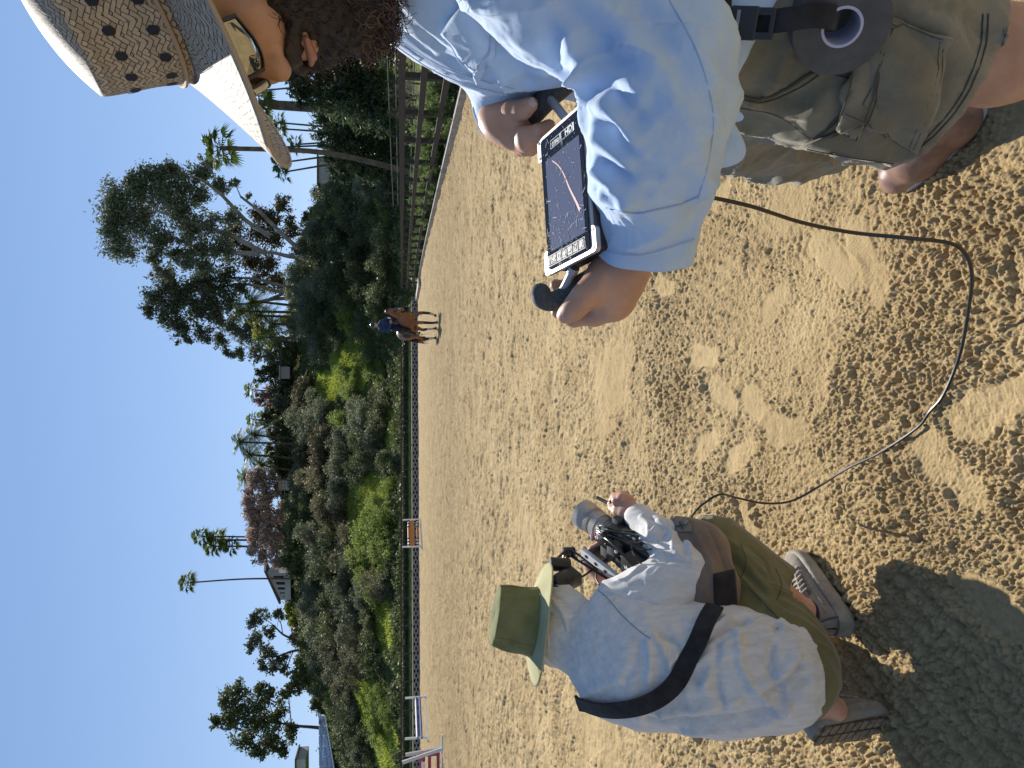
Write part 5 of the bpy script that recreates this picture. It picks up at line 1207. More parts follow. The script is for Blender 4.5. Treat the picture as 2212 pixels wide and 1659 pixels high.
shorts=solidA('shorts',sh,.0055,M['shorts'],mA,smooth_it=2,pf=flH,disp=wsh,planes=[(hp0,hpn,lambda q:q[:,1]<1.07)],keep=lambda v:((((v+oA)-hp0)@hpn)<.0006)|((v+oA)[:,1]>1.07),thick=.004)
bvP=bvh_of(shorts)
patch('cargo_pocket',bvP,[(1822,232),(1868,30),(2050,78),(1985,330)],M['shorts'],mA,off=.003,th=.006,bulge=.012,nu=20,nv=20,fn=lambda u,v:.004*math.sin(u*9+v*5))
patch('pocket_flap',bvP,[(1806,262),(1868,14),(1925,40),(1862,292)],M['shorts'],mA,off=.012,th=.005,bulge=.006,nu=20,nv=10)
patch('leg_pocket',bvP,[(1728,312),(1862,258),(1990,330),(1930,352)],M['shorts'],mA,off=.003,th=.003,bulge=.003)
b=MB()
for ofs in(0,7):
    seam(b,bvP,[(1715+ofs,330),(1790+ofs,272),(1840+ofs,200),(1885+ofs,60),(1900+ofs,-10)],.0011,.0012)
seam(b,bvP,[(1556,182),(1600,206),(1640,214),(1700,190),(1745,162),(1772,150)],.0022,.0015); seam(b,bvP,[(1560,195),(1640,222),(1720,192),(1768,162)],.0009,.001)
for k in(10,22): seam(b,bvP,[(2144-k,30),(2138-k,100),(2098-k,205),(2030-k,290),(1955-k*.3,345)],.0009,.001)
seam(b,bvP,[(1770,152),(1855,172),(1862,150)],.0009,.001); seam(b,bvP,[(1585,230),(1680,250),(1750,300)],.0006,.0008)
build_each(shift(b,oA),'shorts_seam',M['stitch'],mA)
# woven label on the flap
bvC=bvh_of(*[o for o in mA.children if o.name.startswith(('cargo_pocket','leg_pocket'))]+[o for o in mA.children if o.name.startswith('pocket_flap')][1:])
b=MB()
for q_ in([(1816,256),(1870,24)],[(1866,24),(1918,48)],[(1858,282),(1915,52)],[(1866,276),(1921,62)],[(1830,240),(1982,322)],[(1976,318),(2042,84)],[(1968,312),(2032,84)],[(1740,306),(1860,264)],[(1745,314),(1930,346)],[(1872,34),(2044,82)]): seam(b,bvC,[q_[0],((q_[0][0]+q_[1][0])/2+3,(q_[0][1]+q_[1][1])/2+3),q_[1]],.0009,.0055)
build_each(shift(b,oA),'pocket_stitching',M['stitch'],mA)
bvF=bvh_of(*[o for o in mA.children if o.name.startswith('pocket_flap')][1:])
patch('stitched_label',bvF,[(1862,226),(1915,126),(1940,140),(1890,232)],M['shorts'],mA,off=.0015,th=.0012,nu=6,nv=6)
# shirt tail below the belt, hanging corner in front, belt
bvW=bvh_of(shorts,shirt)
patch('shirt_tail',bvP,[(1545,225),(1540,-20),(1690,-20),(1560,205)],M['denim'],mA,off=.004,th=.002,nu=20,nv=12,fn=lambda u,v:.003*math.sin(v*7+u*5))
b=MB(); A0=[P(1540,205,.86),P(1572,240,.865),P(1600,285,.87),P(1616,322,.88),P(1608,350,.885),P(1572,366,.89),P(1520,366,.90),P(1490,300,.89)]
nu_=8; cen=P(1548,300,.88); vv=[]
for t in(0,.35,.7,1):
    for i,p in enumerate(A0): vv.append(cen+(p-cen)*t+np.array(F_)*-.012*math.sin(t*3)*(1 if i%2 else .3))
fs=[(k*8+i,k*8+(i+1)%8,(k+1)*8+(i+1)%8,(k+1)*8+i) for k in range(3) for i in range(8)]
o=obj_np('shirt_tail',np.array(vv)-oA,fs,M['denim'],mA,True); sm=o.modifiers.new('s','SOLIDIFY'); sm.thickness=.002; sb=o.modifiers.new('u','SUBSURF'); sb.levels=sb.render_levels=2
patch('belt',bvW,[(1528,150),(1516,-30),(1580,-30),(1566,140)],M['brownbelt'],mA,off=.008,th=.006,nu=20,nv=8,fn=lambda u,v:.0015*math.sin(v*20))
# boots
def boot(name,toe,heel,w,parent,off,mt,h=.09):
    d=nrm((toe-heel)*V(1,1,0)); s=V(d[1],-d[0],0); L=np.linalg.norm((toe-heel)[:2]); c=lambda f,l,z:heel+d*(f*L)+s*l+V(0,0,z-heel[2])
    pr=[cap(c(.12,0,.045),c(.55,0,.046),w*.38,w*.43,.03),cap(c(.55,0,.042),c(.84,0,.034),w*.44,w*.33,.03),cap(c(.84,0,.034),c(.93,.0,.03),w*.33,w*.22,.02),cap(c(.2,0,.07),c(.55,0,.062),w*.40,w*.36,.03),cap(c(.15,0,.06),c(.13,0,.24),w*.42,w*.46,.03),cap(c(.93,.0,.03),c(.97,0,.028),.012,None,.02)]
    q=[dict(a,f=(lambda p,f=a['f']:f(p+off)),c=a['c']-off) for a in pr]
    fl_=[([c(.45,-w*.5,.03)-off,c(.52,0,.10)-off,c(.45,w*.5,.03)-off],.004,.003),([c(.62,-w*.4,.06)-off,c(.63,0,.085)-off,c(.62,w*.4,.06)-off],.004,-.002)]
    solid('boot',q,.005,mt,parent,smooth_it=2,fl=fl_,keep=lambda v:(v+off)[:,2]>.006)
    n=28; vs=[]
    for z,k in((.0,1.0),(.022,1.06),(.028,1.04)):
        for i in range(n):
            a=2*math.pi*i/n; f_=.5+.52*math.cos(a); wd=w*.47*(.86+.18*math.cos(a-.3)+.0)*math.sin(a); vs.append(c(f_,wd*k,z)-off)
    fs=[(j*n+i,j*n+(i+1)%n,(j+1)*n+(i+1)%n,(j+1)*n+i) for j in range(2) for i in range(n)]
    b=MB(); b.add(vs,fs+[tuple(range(n))[::-1],tuple(2*n+i for i in range(n))]); b.build('sole',M['solepale'],parent,smooth=True)
tz=G(1925,402,.02); hl=G(2112,236,.02)
boot('boot',tz,hl,.135,mA,oA,M['leather'])
boot('boot',V(.44,1.00,.012),V(.47,.74,.012),.115,mA,oA,M['leather'])
# ---- roll of tape on a strap clipped to the belt
tr_=thing('tape_roll','thick roll of black cloth tape hanging from a belt strap on the man\'s hip','roll of tape',loc=tuple(P(1810,45,.80)))
ot=loc_(tr_); axt=nrm(np.array(EYE)-P(1810,45,.80)+V(.0,.0,-.22)+V(-.28,0,0)); 
b=MB(); b.lathe([(.0215,-.024),(.0505,-.024),(.0515,-.022),(.0515,.022),(.0505,.024),(.0215,.024),(.0215,-.024)],(0,0,0),axt,64,False)
b.build('tape',pbr('matt_tape',(.05,.05,.052),(.085,.085,.088),scale=30,rough=.6,bump=.3,bscale=200,dist=.0005),tr_,smooth=True)
b=MB(); b.lathe([(.0185,-.0242),(.0215,-.0242),(.0215,.0246),(.0185,.0246),(.0185,-.0242)],(0,0,0),axt,48,False); b.build('card_core',pbr('pale_card_core',(.42,.42,.6),(.55,.5,.55),scale=30,rough=.8),tr_,smooth=True)
st=thing('belt_strap','black webbing strap with a plastic clip running from the belt to the tape roll','strap',loc=tuple(P(1620,50,.86))); os_=loc_(st)
pts=[P(1550,52,.815),P(1590,52,.80),P(1640,50,.79),P(1700,42,.772),P(1760,34,.768),P(1800,38,.775),P(1812,40,.80)]
def ribbon(b,pts,w_,th,up,n=5):
    q=spline(pts,n); m=len(q); vs=[]
    for i,p in enumerate(q):
        t=nrm(q[min(i+1,m-1)]-q[max(i-1,0)]); nn=nrm(up-t*np.dot(up,t)) if not callable(up) else up(i/(m-1),t,p); s=np.cross(t,nn)
        vs+=[p+s*w_/2+nn*th/2,p-s*w_/2+nn*th/2,p-s*w_/2-nn*th/2,p+s*w_/2-nn*th/2]
    fs=[(i*4+j,i*4+(j+1)%4,(i+1)*4+(j+1)%4,(i+1)*4+j) for i in range(m-1) for j in range(4)]+[(0,1,2,3),tuple((m-1)*4+j for j in(3,2,1,0))]
    b.add(vs,fs); return q
b=MB(); toE=nrm(np.array(EYE)-P(1650,50,.8)); ribbon(b,[p-os_ for p in pts],.024,.0025,toE); b.build('webbing',M['blacknylon'],st)
b=MB(); c0=P(1606,50,.79)-os_; ax_=nrm(P(1640,52,.785)-P(1580,50,.795)); sd_=nrm(np.cross(ax_,toE)); tn=np.cross(sd_,ax_)
Rm=np.stack([ax_,sd_,tn],1)
b.box(c0,(.030,.034,.008),Rm,.002); b.box(c0+ax_*.021+sd_*.012,(.016,.008,.007),Rm,.0015); b.box(c0+ax_*.021-sd_*.012,(.016,.008,.007),Rm,.0015); b.box(c0+ax_*.030,(.006,.032,.007),Rm,.0015)
b.build('clip',pbr('black_plastic',(.02,.022,.026),rough=.35),st)
MB().box(c0-ax_*.006+tn*.005,(.004,.026,.003),Rm,.001).build('clip_slot',pbr('grey_plastic',(.2,.22,.3),rough=.4),st)
# ================================================================ the monitor
Rm3=np.array([[.993,-.057,.1],[-.116,-.441,.894],[-.007,-.9,-.444]])
def c2w(v): return R_*v[0]+D_*v[1]+F_*v[2]
mx=nrm(np.array(c2w(Rm3[0]))); my=np.array(c2w(Rm3[1])); my=nrm(my-mx*np.dot(mx,my)); mz=np.cross(mx,my)
mc=np.array(EYE)+np.array(c2w((.243,.067,.908)))
mon=thing('field_monitor','silver edged field monitor with a scratched dark screen held between two grips','monitor',loc=tuple(mc))
MR=np.stack([mx,my,mz],1); Q=lambda x,y,z:mx*x+my*y+mz*z
def rbox(b,cx,cy,cz,sx,sy,sz,bev=0): return b.box(Q(cx,cy,cz),(sx,sy,sz),MR,bev)
b=MB(); rbox(b,0,0,-.0205,.176,.112,.036,.006); b.build('casing',M['blackmetal'],mon,smooth=True)
# frame plate with four ears
def rrect(w_,h_,r,n=5,cx=0,cy=0):
    o=[]
    for k,(sx,sy) in enumerate(((1,1),(-1,1),(-1,-1),(1,-1))):
        for i in range(n+1):
            a=math.pi/2*(k+i/n); o.append((cx+sx*(w_/2-r)+r*math.cos(a),cy+sy*(h_/2-r)+r*math.sin(a)))
    return o
def plate(b,outl,z0,z1):
    n=len(outl); b.add([Q(x,y,z0) for x,y in outl]+[Q(x,y,z1) for x,y in outl],[tuple(range(n))[::-1],tuple(range(n,2*n))]+[(i,(i+1)%n,(i+1)%n+n,i+n) for i in range(n)]); return b
b=MB(); plate(b,rrect(.187,.108,.006),-.006,.0); 
for sx in(-1,1):
    for sy in(-1,1): plate(b,rrect(.032,.016,.006,cx=sx*.0775,cy=sy*.0545),-.0062,.0003)
b.build('frame',M['silver'],mon)
for sx in(-1,1):
    for sy in(-1,1):
        for dx in(0,-.021):
            b=MB(); b.lathe([(0,.0012),(.0022,.0012),(.0022,.0018),(0,.0018)],Q(sx*(.088+dx),sy*.0572,-.001),mz,10); b.build('screw',M['blackmetal'],mon)
b=MB(); plate(b,rrect(.176,.102,.005),.0004,.0018); 
def glassmat():
    m,nt,bb_,o=newmat('scratched_glass'); L=nt.links.new; bb_.inputs['Base Color'].default_value=(.012,.014,.019,1)
    tc=N(nt,'NewGeometry'); n=N(nt,'TexNoise',i_Scale=160,i_Detail=5,i_Roughness=.7); L(tc.outputs['Position'],n.inputs[0])
    n2=N(nt,'TexNoise',i_Scale=18,i_Detail=3); L(tc.outputs['Position'],n2.inputs[0]); ml=N(nt,'Math',operation='MULTIPLY'); L(n.outputs[0],ml.inputs[0]); L(n2.outputs[0],ml.inputs[1])
    r=N(nt,'ValToRGB'); e=r.color_ramp.elements; e[0].position=.28; e[1].position=.46; e[0].color=(.07,.07,.07,1); e[1].color=(.45,.45,.45,1); L(ml.outputs[0],r.inputs[0]); L(r.outputs[0],bb_.inputs['Roughness'])
    r2=N(nt,'ValToRGB'); e=r2.color_ramp.elements; e[0].position=.30; e[1].position=.42; e[0].color=(.014,.016,.022,1); e[1].color=(.05,.055,.07,1); L(ml.outputs[0],r2.inputs[0]); L(r2.outputs[0],bb_.inputs['Base Color']); bb_.inputs['Specular IOR Level'].default_value=.15
    return m
glass=b.build('glass',glassmat(),mon)
def scrmat():
    m,nt,bb_,o=newmat('screen'); L=nt.links.new; bb_.inputs['Base Color'].default_value=(.075,.085,.12,1); bb_.inputs['Roughness'].default_value=.12; bb_.inputs['Specular IOR Level'].default_value=.06
    bb_.inputs['Emission Color'].default_value=(.10,.12,.22,1); bb_.inputs['Emission Strength'].default_value=.30; return m
b=MB(); plate(b,[(.056,-.044),(.056,.040),(-.066,.040),(-.066,-.044)],.0019,.0023); b.build('screen',scrmat(),mon)
# the line shown on the screen
ln=[(.050,.022),(.038,.008),(.022,-.004),(.0,-.015),(-.022,-.028),(-.036,-.036)]
lm,nt,bb_,_=newmat('screen_line'); bb_.inputs['Base Color'].default_value=(.26,.045,.06,1); bb_.inputs['Emission Color'].default_value=(.5,.06,.09,1); bb_.inputs['Emission Strength'].default_value=.08
q=spline([Q(x,y,.0026) for x,y in ln],5); b=MB(); m_=len(q)
vs=[]
for i,p in enumerate(q):
    t=nrm(q[min(i+1,m_-1)]-q[max(i-1,0)]); s=np.cross(mz,t); w_=.0008+.0015*(i/m_)**2; vs+=[p+s*w_,p-s*w_]
b.add(vs,[(2*i,2*i+1,2*i+3,2*i+2) for i in range(m_-1)]); b.build('screen_line',lm,mon)
# scratches
rg=np.random.default_rng(4); b=MB()
for k in range(340):
    x=rg.uniform(-.084,.084); y=rg.uniform(-.047,.047)
    if rg.random()<.5: x=rg.uniform(-.08,-.03)
    L_s=.0006+.010*rg.random()**5; a=rg.uniform(0,6.28); c=Q(x,y,.0028); e=Q(x+L_s*math.cos(a),y+L_s*math.sin(a),.0028)
    b.tube([c,(c+e)/2+Q(rg.normal()*.0004,rg.normal()*.0004,0),e],.00018+.0003*rg.random(),3,False)
b.build('scratches',pbr('scratch_white',(.55,.58,.62),rough=.5),mon)
# lettering
def text3(s,size,origin,xd,yd,mt,name,parent,ext=.0003,bold=False,sx=1):
    cu=bpy.data.curves.new(name,'FONT'); cu.body=s; cu.size=size; cu.extrude=ext; cu.align_x='CENTER'; cu.align_y='CENTER'; cu.space_character=1.0
    if bold: cu.offset=size*.015
    to=bpy.data.objects.new(name,cu); C.collection.objects.link(to); dg=bpy.context.evaluated_depsgraph_get(); me=bpy.data.meshes.new_from_object(to.evaluated_get(dg)); bpy.data.objects.remove(to)
    xd=nrm(xd)*sx; yd=nrm(yd); zd=np.cross(nrm(xd),yd)
    for v in me.vertices: v.co=Vector(np.asarray(origin)+xd*v.co.x+yd*v.co.y+zd*v.co.z)
    me.materials.clear(); me.materials.append(mt); o=bpy.data.objects.new(name,me); return link(o,parent)
M['inkw']=pbr('white_ink',(.7,.72,.74),rough=.5); M['inkd']=pbr('dark_ink',(.02,.02,.022),rough=.6)
text3('small',.0135,Q(.0695,-.013,.0020),my*-1*-1,-mx,M['inkw'],'lettering',mon,.0002,sx=.72)
# the word reads along the short side: letters stand with their tops to the right end
text3('HD',.0115,Q(.0695,-.036,.0020),my,-mx,M['inkw'],'lettering',mon,.0002,True,sx=1.0) if 0 else None
def outline_rect(b,x0,x1,y0,y1,w_,z):
    for (a0,a1,b0,b1) in((x0,x1,y0,y0+w_),(x0,x1,y1-w_,y1),(x0,x0+w_,y0,y1),(x1-w_,x1,y0,y1)): plate(b,[(a1,b1),(a0,b1),(a0,b0),(a1,b0)],z,z+.0003)
for o in [c for c in mon.children if c.name.startswith('lettering')]: bpy.data.objects.remove(o)
text3('small',.0125,Q(.0722,.0085,.0021),-my,mx,M['inkw'],'lettering',mon,.0002,sx=.98)
text3('HD',.0118,Q(.0720,-.0215,.0021),-my,mx,M['inkw'],'lettering',mon,.0002,True,sx=1.05)
b=MB(); outline_rect(b,.0665,.0775,-.0345,.0245,.0005,.0019); plate(b,[(.0775,-.0315),(.0665,-.0315),(.0665,-.0345),(.0775,-.0345)],.0019,.0022); b.build('logo_frame',M['inkw'],mon)
# soft keys on the left end
gk=pbr('grey_keys',(.2,.205,.215),rough=.6); b=MB(); 
for k in range(6): plate(b,rrect(.011,.0115,.001,2,cx=-.0775,cy=-.033+k*.0134),.0019,.0023)
b.build('soft_key_icons',gk,mon); b=MB(); plate(b,rrect(.011,.0115,.001,2,cx=-.0775,cy=.0425),.0019,.0026); b.build('key_badge',M['inkd'],mon)
b=MB(); outline_rect(b,-.0845,-.0705,-.0415,.0495,.0005,.0019); b.build('key_frame',M['inkw'],mon)
for k in range(6):
    y=-.033+k*.0134; b=MB(); 
    if k%3==0: b.lathe([(.0018,0),(.0032,0),(.0032,.0002),(.0018,.0002)],Q(-.0775,y,.0024),mz,16)
    elif k%3==1: outline_rect(b,-.080,-.075,y-.0025,y+.0025,.0008,.0024)
    else: plate(b,[(-.075,y-.001),(-.075,y+.001),(-.080,y+.001),(-.080,y-.001)],.0024,.0026); plate(b,[(-.0765,y+.003),(-.0785,y+.003),(-.0785,y-.003),(-.0765,y-.003)],.0027,.0029)
    b.build('icon',pbr('icon_grey',(.12,.12,.13),rough=.5),mon)
# side connectors, sticker, slots on the near long edge
b=MB(); rbox(b,.055,-.0565,-.018,.030,.0012,.013,.0003); b.build('sticker',pbr('grey_sticker',(.55,.57,.58),rough=.5),mon)
b=MB()
for k in range(5): rbox(b,.0635-k*.003,-.0575,-.0155,.0009,.0004,.004)
b.build('sticker_print',M['inkd'],mon)
b=MB(); b.lathe([(.0,.001),(.003,.001),(.0032,.003),(.0055,.0035),(.0055,.0),(0,0)],Q(-.028,-.056,-.019),-my,16); b.build('socket',M['chrome'],mon,smooth=True)
b=MB()
for k in range(5): rbox(b,.018-k*.0095,-.0562,-.027,.006,.001,.004)
b.build('vent_slots',M['dark'],mon)
# posts and foam grips
def grip(sx,pts,rad,post,lab):
    g=None
    o=MB(); q=spline([p-mc for p in pts],5); rr=np.interp(np.linspace(0,1,len(q)),np.linspace(0,1,len(rad)),rad); o.tube(q,list(rr),14); 
    for e,r_ in((q[0],rr[0]),(q[-1],rr[-1])): o.lathe([(0,-r_),(r_*.5,-r_*.87),(r_*.87,-r_*.5),(r_,0),(r_*.87,r_*.5),(r_*.5,r_*.87),(0,r_)],e,(0,0,1),14)
    o.build('grip',M['rubber'],mon,smooth=True)
    b=MB(); b.tube([p-mc for p in post],.0058,14); b.lathe([(.0075,0),(.0075,.008),(.006,.009)],post[0]-mc,nrm(post[1]-post[0]),16); b.build('post',M['silver'],mon,smooth=True)
eL=mc+Q(-.0935,.012,-.014); grip(-1,[P(1168,633,.945),P(1172,645,.945),P(1190,652,.945),P(1216,642,.945),P(1246,622,.943),P(1276,604,.95)],[.0135,.0135,.0125,.014,.0155,.0145],[eL,P(1212,636,.945)],'l')
eR=mc+Q(.0935,.0,-.014); grip(1,[P(1142,262,1.03),P(1154,246,1.02),P(1172,222,1.0),P(1200,192,.985),P(1240,160,.97),P(1262,150,.97)],[.0125,.0145,.0165,.018,.018,.014],[eR,P(1190,215,.975)],'r')
# knob lever below the right grip
# ================================================================ horse and rider
M['bay']=pbr('bay_coat',(.155,.065,.028),(.27,.125,.055),scale=3,rough=.5,bump=.2,bscale=60,spec=.4)
M['blackhair']=pbr('black_hair',(.012,.01,.009),(.03,.024,.02),scale=20,rough=.6)
M['blackcoat']=pbr('black_points',(.014,.011,.01),(.03,.024,.02),rough=.5)
M['sock']=pbr('white_sock',(.5,.47,.44),(.65,.62,.58),rough=.8)
M['navy']=pbr('navy_shirt',(.012,.03,.085),(.02,.045,.12),scale=6,rough=.85)
M['breech']=pbr('black_breeches',(.012,.012,.016),rough=.7)
M['tack']=pbr('dark_tack_leather',(.03,.018,.012),rough=.45)
M['pad']=pbr('dark_saddle_pad',(.02,.02,.028),rough=.8)
hp=G(946,703,0); HA=math.atan2(-.90,.42)
ho_=thing('horse','bay horse with a white star walking towards the camera under its rider','horse',loc=(hp[0],hp[1]+.35,.015),rz=HA)
def hs(name,prims,vox,mt,**k): return solid(name,prims,vox,mt,ho_,**k)
leg=lambda h,k,f,c,s=1:[cap(h,k,.085*s,.055*s,.05),cap(k,f,.05*s,.036*s,.02),cap(f,c,.040*s,.036*s,.02)]
hb_=[cap((.38,0,1.14),(-.40,0,1.15),.275,.285,.1),ell((.50,0,1.12),(.26,.23,.30),None,.1),ell((-.58,0,1.20),(.30,.26,.30),None,.1),ell((.30,0,1.40),(.25,.10,.14),None,.08),
 cap((.60,0,1.28),(.86,.02,1.60),.185,.125,.1,(V(0,1,0),.72)),cap((.86,.02,1.60),(.96,.02,1.80),.125,.085,.06,(V(0,1,0),.75)),
 cap((1.00,.02,1.80),(1.10,.03,1.48),.092,.068,.05,(V(0,1,0),.9)),cap((1.10,.03,1.48),(1.13,.03,1.28),.064,.056,.03),ell((1.02,.02,1.70),(.09,.07,.11),None,.04),
 cap((.98,-.04,1.87),(.985,-.05,1.97),.028,.008,.02),cap((.98,.08,1.87),(.985,.09,1.97),.028,.008,.02)]
hb_+=leg((.50,-.15,.98),(.52,-.15,.55),(.50,-.15,.20),(.53,-.15,.06))           # near-side front, standing
hb_+=leg((.52,.15,.98),(.72,.15,.58),(.70,.14,.26),(.60,.13,.12))              # far front, lifted forward
for y,dx in((-.15,-.05),(.15,.16)): hb_+=[cap((-.55,y,1.05),(-.45+dx*.5,y,.80),.15,.10,.06),cap((-.45+dx*.5,y,.80),(-.72+dx,y,.52),.085,.055,.04),cap((-.72+dx,y,.52),(-.64+dx,y,.20),.048,.036,.02),cap((-.64+dx,y,.20),(-.60+dx,y,.07),.042,.036,.02)]
hs('body',hb_,.014,M['bay'],smooth_it=2)
def boots(ps,mt,nm,r=.05):
    hs(nm,[cap(ps[i],ps[i+1],r,r*.85,.02) for i in range(len(ps)-1)],.01,mt,smooth_it=1)
boots([(.52,-.15,.56),(.50,-.15,.22)],M['blackcoat'],'leg_points',.054); boots([(.72,.15,.58),(.70,.14,.28)],M['blackcoat'],'leg_points',.054)
boots([(-.77,-.15,.50),(-.69,-.15,.30)],M['blackcoat'],'leg_points',.055); boots([(-.56,.15,.50),(-.50,.15,.36)],M['blackcoat'],'leg_points',.055)
boots([(.50,-.15,.20),(.52,-.15,.10)],M['blackcoat'],'leg_points',.047); boots([(.70,.14,.27),(.62,.13,.15)],M['sock'],'sock',.05); boots([(-.50,.15,.34),(-.46,.15,.12)],M['sock'],'sock',.048); boots([(-.69,-.15,.28),(-.66,-.15,.12)],M['sock'],'sock',.048)
for c in((.54,-.15,.0),(.56,.13,.045),(-.64,-.15,0),(-.43,.15,0)):
    MB().lathe([(.062,0),(.058,.02),(.046,.075),(0,.08)],c,(0,0,1),14).build('hoof',M['blackcoat'],ho_,smooth=True)
# mane, forelock, tail
rg=np.random.default_rng(2)
def hairm(name,roots,d,L,r,n=6,sp=.25,gr=.4):
    b=MB()
    for p in roots:
        dd=nrm(np.asarray(d)+rg.normal(size=3)*sp); l=L*(.7+.5*rg.random()); q=[np.asarray(p,float)]
        for i in range(n): dd=nrm(dd+V(0,0,-gr)+rg.normal(size=3)*.08); q.append(q[-1]+dd*l/n)
        b.tube(q,[r*(1-.6*i/n) for i in range(n+1)],4)
    return b.build(name,M['blackhair'],ho_,smooth=True)
hairm('tail',[(-.86+rg.normal()*.02,rg.normal()*.03,1.28+rg.normal()*.03) for i in range(90)],(-.35,.0,-.6),.85,.014,7,.12,.3)
hairm('mane',[V(.50,.0,1.50)*(1-t)+V(.93,.02,1.90)*t+rg.normal(size=3)*.012 for t in np.linspace(0,1,70)],(.0,-.9,.2),.17,.010,4,.2,.5)
hairm('forelock',[(1.02,.02+rg.normal()*.02,1.88) for i in range(22)],(.9,0,-.1),.15,.009,4,.3,.5)
MB().quad((1.095,-.012,1.76),(1.105,.02,1.79),(1.095,.055,1.76),(1.135,.022,1.62)).build('star',M['sock'],ho_); MB().quad((1.172,.005,1.44),(1.172,.055,1.44),(1.192,.05,1.34),(1.192,.012,1.34)).build('snip',M['sock'],ho_)
for s in(-1,1):
    MB().tube([(1.0,.02+s*.062,1.86),(1.08,.02+s*.075,1.58),(1.12,.03+s*.062,1.38)],.008,6).build('bridle_cheek',M['tack'],ho_)
    MB().tube([(1.12,.03+s*.062,1.38),(.80,s*.16,1.40),(.42,s*.06,1.62)],.007,6).build('rein',M['tack'],ho_)
MB().tube([(1.10+.072*math.cos(a),.03+.072*math.sin(a),1.47+.02*math.cos(a)) for a in np.linspace(0,6.28,16)],.009,6).build('noseband',M['tack'],ho_)
MB().tube([(1.02+.07*math.cos(a),.02+.070*math.sin(a),1.80+.03*math.cos(a)) for a in np.linspace(0,6.28,16)],.008,6).build('browband',M['tack'],ho_)
sd=thing('saddle','dark saddle and pad on the back of the bay horse','saddle',loc=tuple(ho_.location),rz=HA)
def ss(par,off=(0,0,0)):
    return lambda name,prims,vox,mt,**k: solid(name,prims,vox,mt,par,**k)
s1=ss(sd)
s1('saddle_pad',[cap((.22,.30,1.12),(-.25,.30,1.12),.16,.16,.03,(V(0,1,0),.12)),cap((.22,-.30,1.12),(-.25,-.30,1.12),.16,.16,.03,(V(0,1,0),.12)),cap((.25,0,1.45),(-.28,0,1.43),.16,.16,.03,(V(0,0,1),.2)),cap((.22,.29,1.2),(.22,.1,1.44),.03,.03,.03),cap((-.22,.29,1.2),(-.22,.1,1.44),.03,.03,.03),cap((.22,-.29,1.2),(.22,-.1,1.44),.03,.03,.03),cap((-.22,-.29,1.2),(-.22,-.1,1.44),.03,.03,.03)],.012,M['pad'],smooth_it=2)
s1('saddle_seat',[cap((.18,0,1.50),(-.20,0,1.50),.12,.13,.05,(V(0,0,1),.4)),cap((-.22,0,1.52),(-.26,0,1.58),.10,.06,.03),cap((.05,.28,1.30),(.02,.33,1.00),.12,.11,.03,(V(0,1,0),.2)),cap((.05,-.28,1.30),(.02,-.33,1.00),.12,.11,.03,(V(0,1,0),.2)),cap((.05,.12,1.46),(.05,.28,1.30),.10,.10,.03,(V(1,0,0),1)),cap((.05,-.12,1.46),(.05,-.28,1.30),.10,.10,.03)],.012,M['tack'],smooth_it=2)
MB().tube([(-.42,.20,1.34),(-.43,.08,1.445),(-.43,-.08,1.445),(-.42,-.20,1.34),(-.38,-.30,1.12)],.014,6).build('pad_piping',M['sock'],sd)
for s in(-1,1): MB().tube([(.10+.06*math.cos(a),s*.40,.62+.07*math.sin(a)) for a in np.linspace(0,6.28,14)],.009,6).build('stirrup',M['chrome'],sd)
rd=thing('person','rider in a navy long sleeved shirt and dark helmet sitting on the bay horse','person',loc=tuple(ho_.location),rz=HA)
r1=ss(rd); f3=V
bodyr=[ell((.03,0,2.17),(.085,.075,.105),None,.03),cap((.06,0,2.10),(.09,0,2.07),.04,.03,.02),cap((0,0,2.10),(-.01,0,1.98),.055,.06,.03),cap((-.01,0,1.90),(.0,0,1.60),.10,.10,.06),cap((0,.14,1.92),(.08,.24,1.68),.045,.038,.03),cap((.08,.24,1.68),(.34,.08,1.62),.042,.03,.02),cap((0,-.14,1.92),(.08,-.24,1.68),.045,.038,.03),cap((.08,-.24,1.68),(.34,-.08,1.62),.042,.03,.02),
 cap((0,.10,1.58),(.34,.34,1.22),.095,.065,.04),cap((.34,.34,1.22),(.10,.38,.78),.06,.042,.03),cap((.10,.38,.78),(.22,.40,.68),.035,.03,.02),cap((0,-.10,1.58),(.34,-.34,1.22),.095,.065,.04),cap((.34,-.34,1.22),(.10,-.38,.78),.06,.042,.03),cap((.10,-.38,.78),(.22,-.40,.68),.035,.03,.02)]
for s in(-1,1):
    bodyr+=[ell((.37,s*.07,1.62),(.045,.03,.035),None,.015)]+[cap((.40,s*(.07),1.64-.016*i),(.425,s*.045,1.635-.016*i),.011,.009,.006) for i in range(4)]+[cap((.37,s*.06,1.65),(.41,s*.05,1.665),.012,.009,.006)]
bodyr+=[ell((.118,0,2.145),(.014,.011,.016),None,.01)]
r1('body',bodyr,.009,M['skin'],smooth_it=1)
r1('shirt',[cap((-.01,0,1.90),(.0,0,1.60),.165,.150,.06,(V(1,0,0),.8)),cap((0,.13,1.95),(.08,.24,1.70),.075,.060,.05),cap((.08,.24,1.70),(.30,.11,1.63),.058,.042,.03),cap((0,-.13,1.95),(.08,-.24,1.70),.075,.060,.05),cap((.08,-.24,1.70),(.30,-.11,1.63),.058,.042,.03)],.011,M['navy'],smooth_it=2,disp=lambda v:.012*(ridge(vn3(v*9,3))**2-.3))
for s in(-1,1): r1('breeches',[cap((0,s*.08,1.57),(.34,s*.34,1.22),.115,.082,.04),cap((.34,s*.34,1.22),(.22,s*.36,.98),.076,.06,.03)],.012,M['breech'],smooth_it=2)
for s in(-1,1): r1('boot',[cap((.26,s*.355,1.06),(.10,s*.38,.76),.07,.052,.03),cap((.08,s*.38,.71),(.25,s*.40,.655),.045,.038,.03)],.011,M['tack'],smooth_it=1)
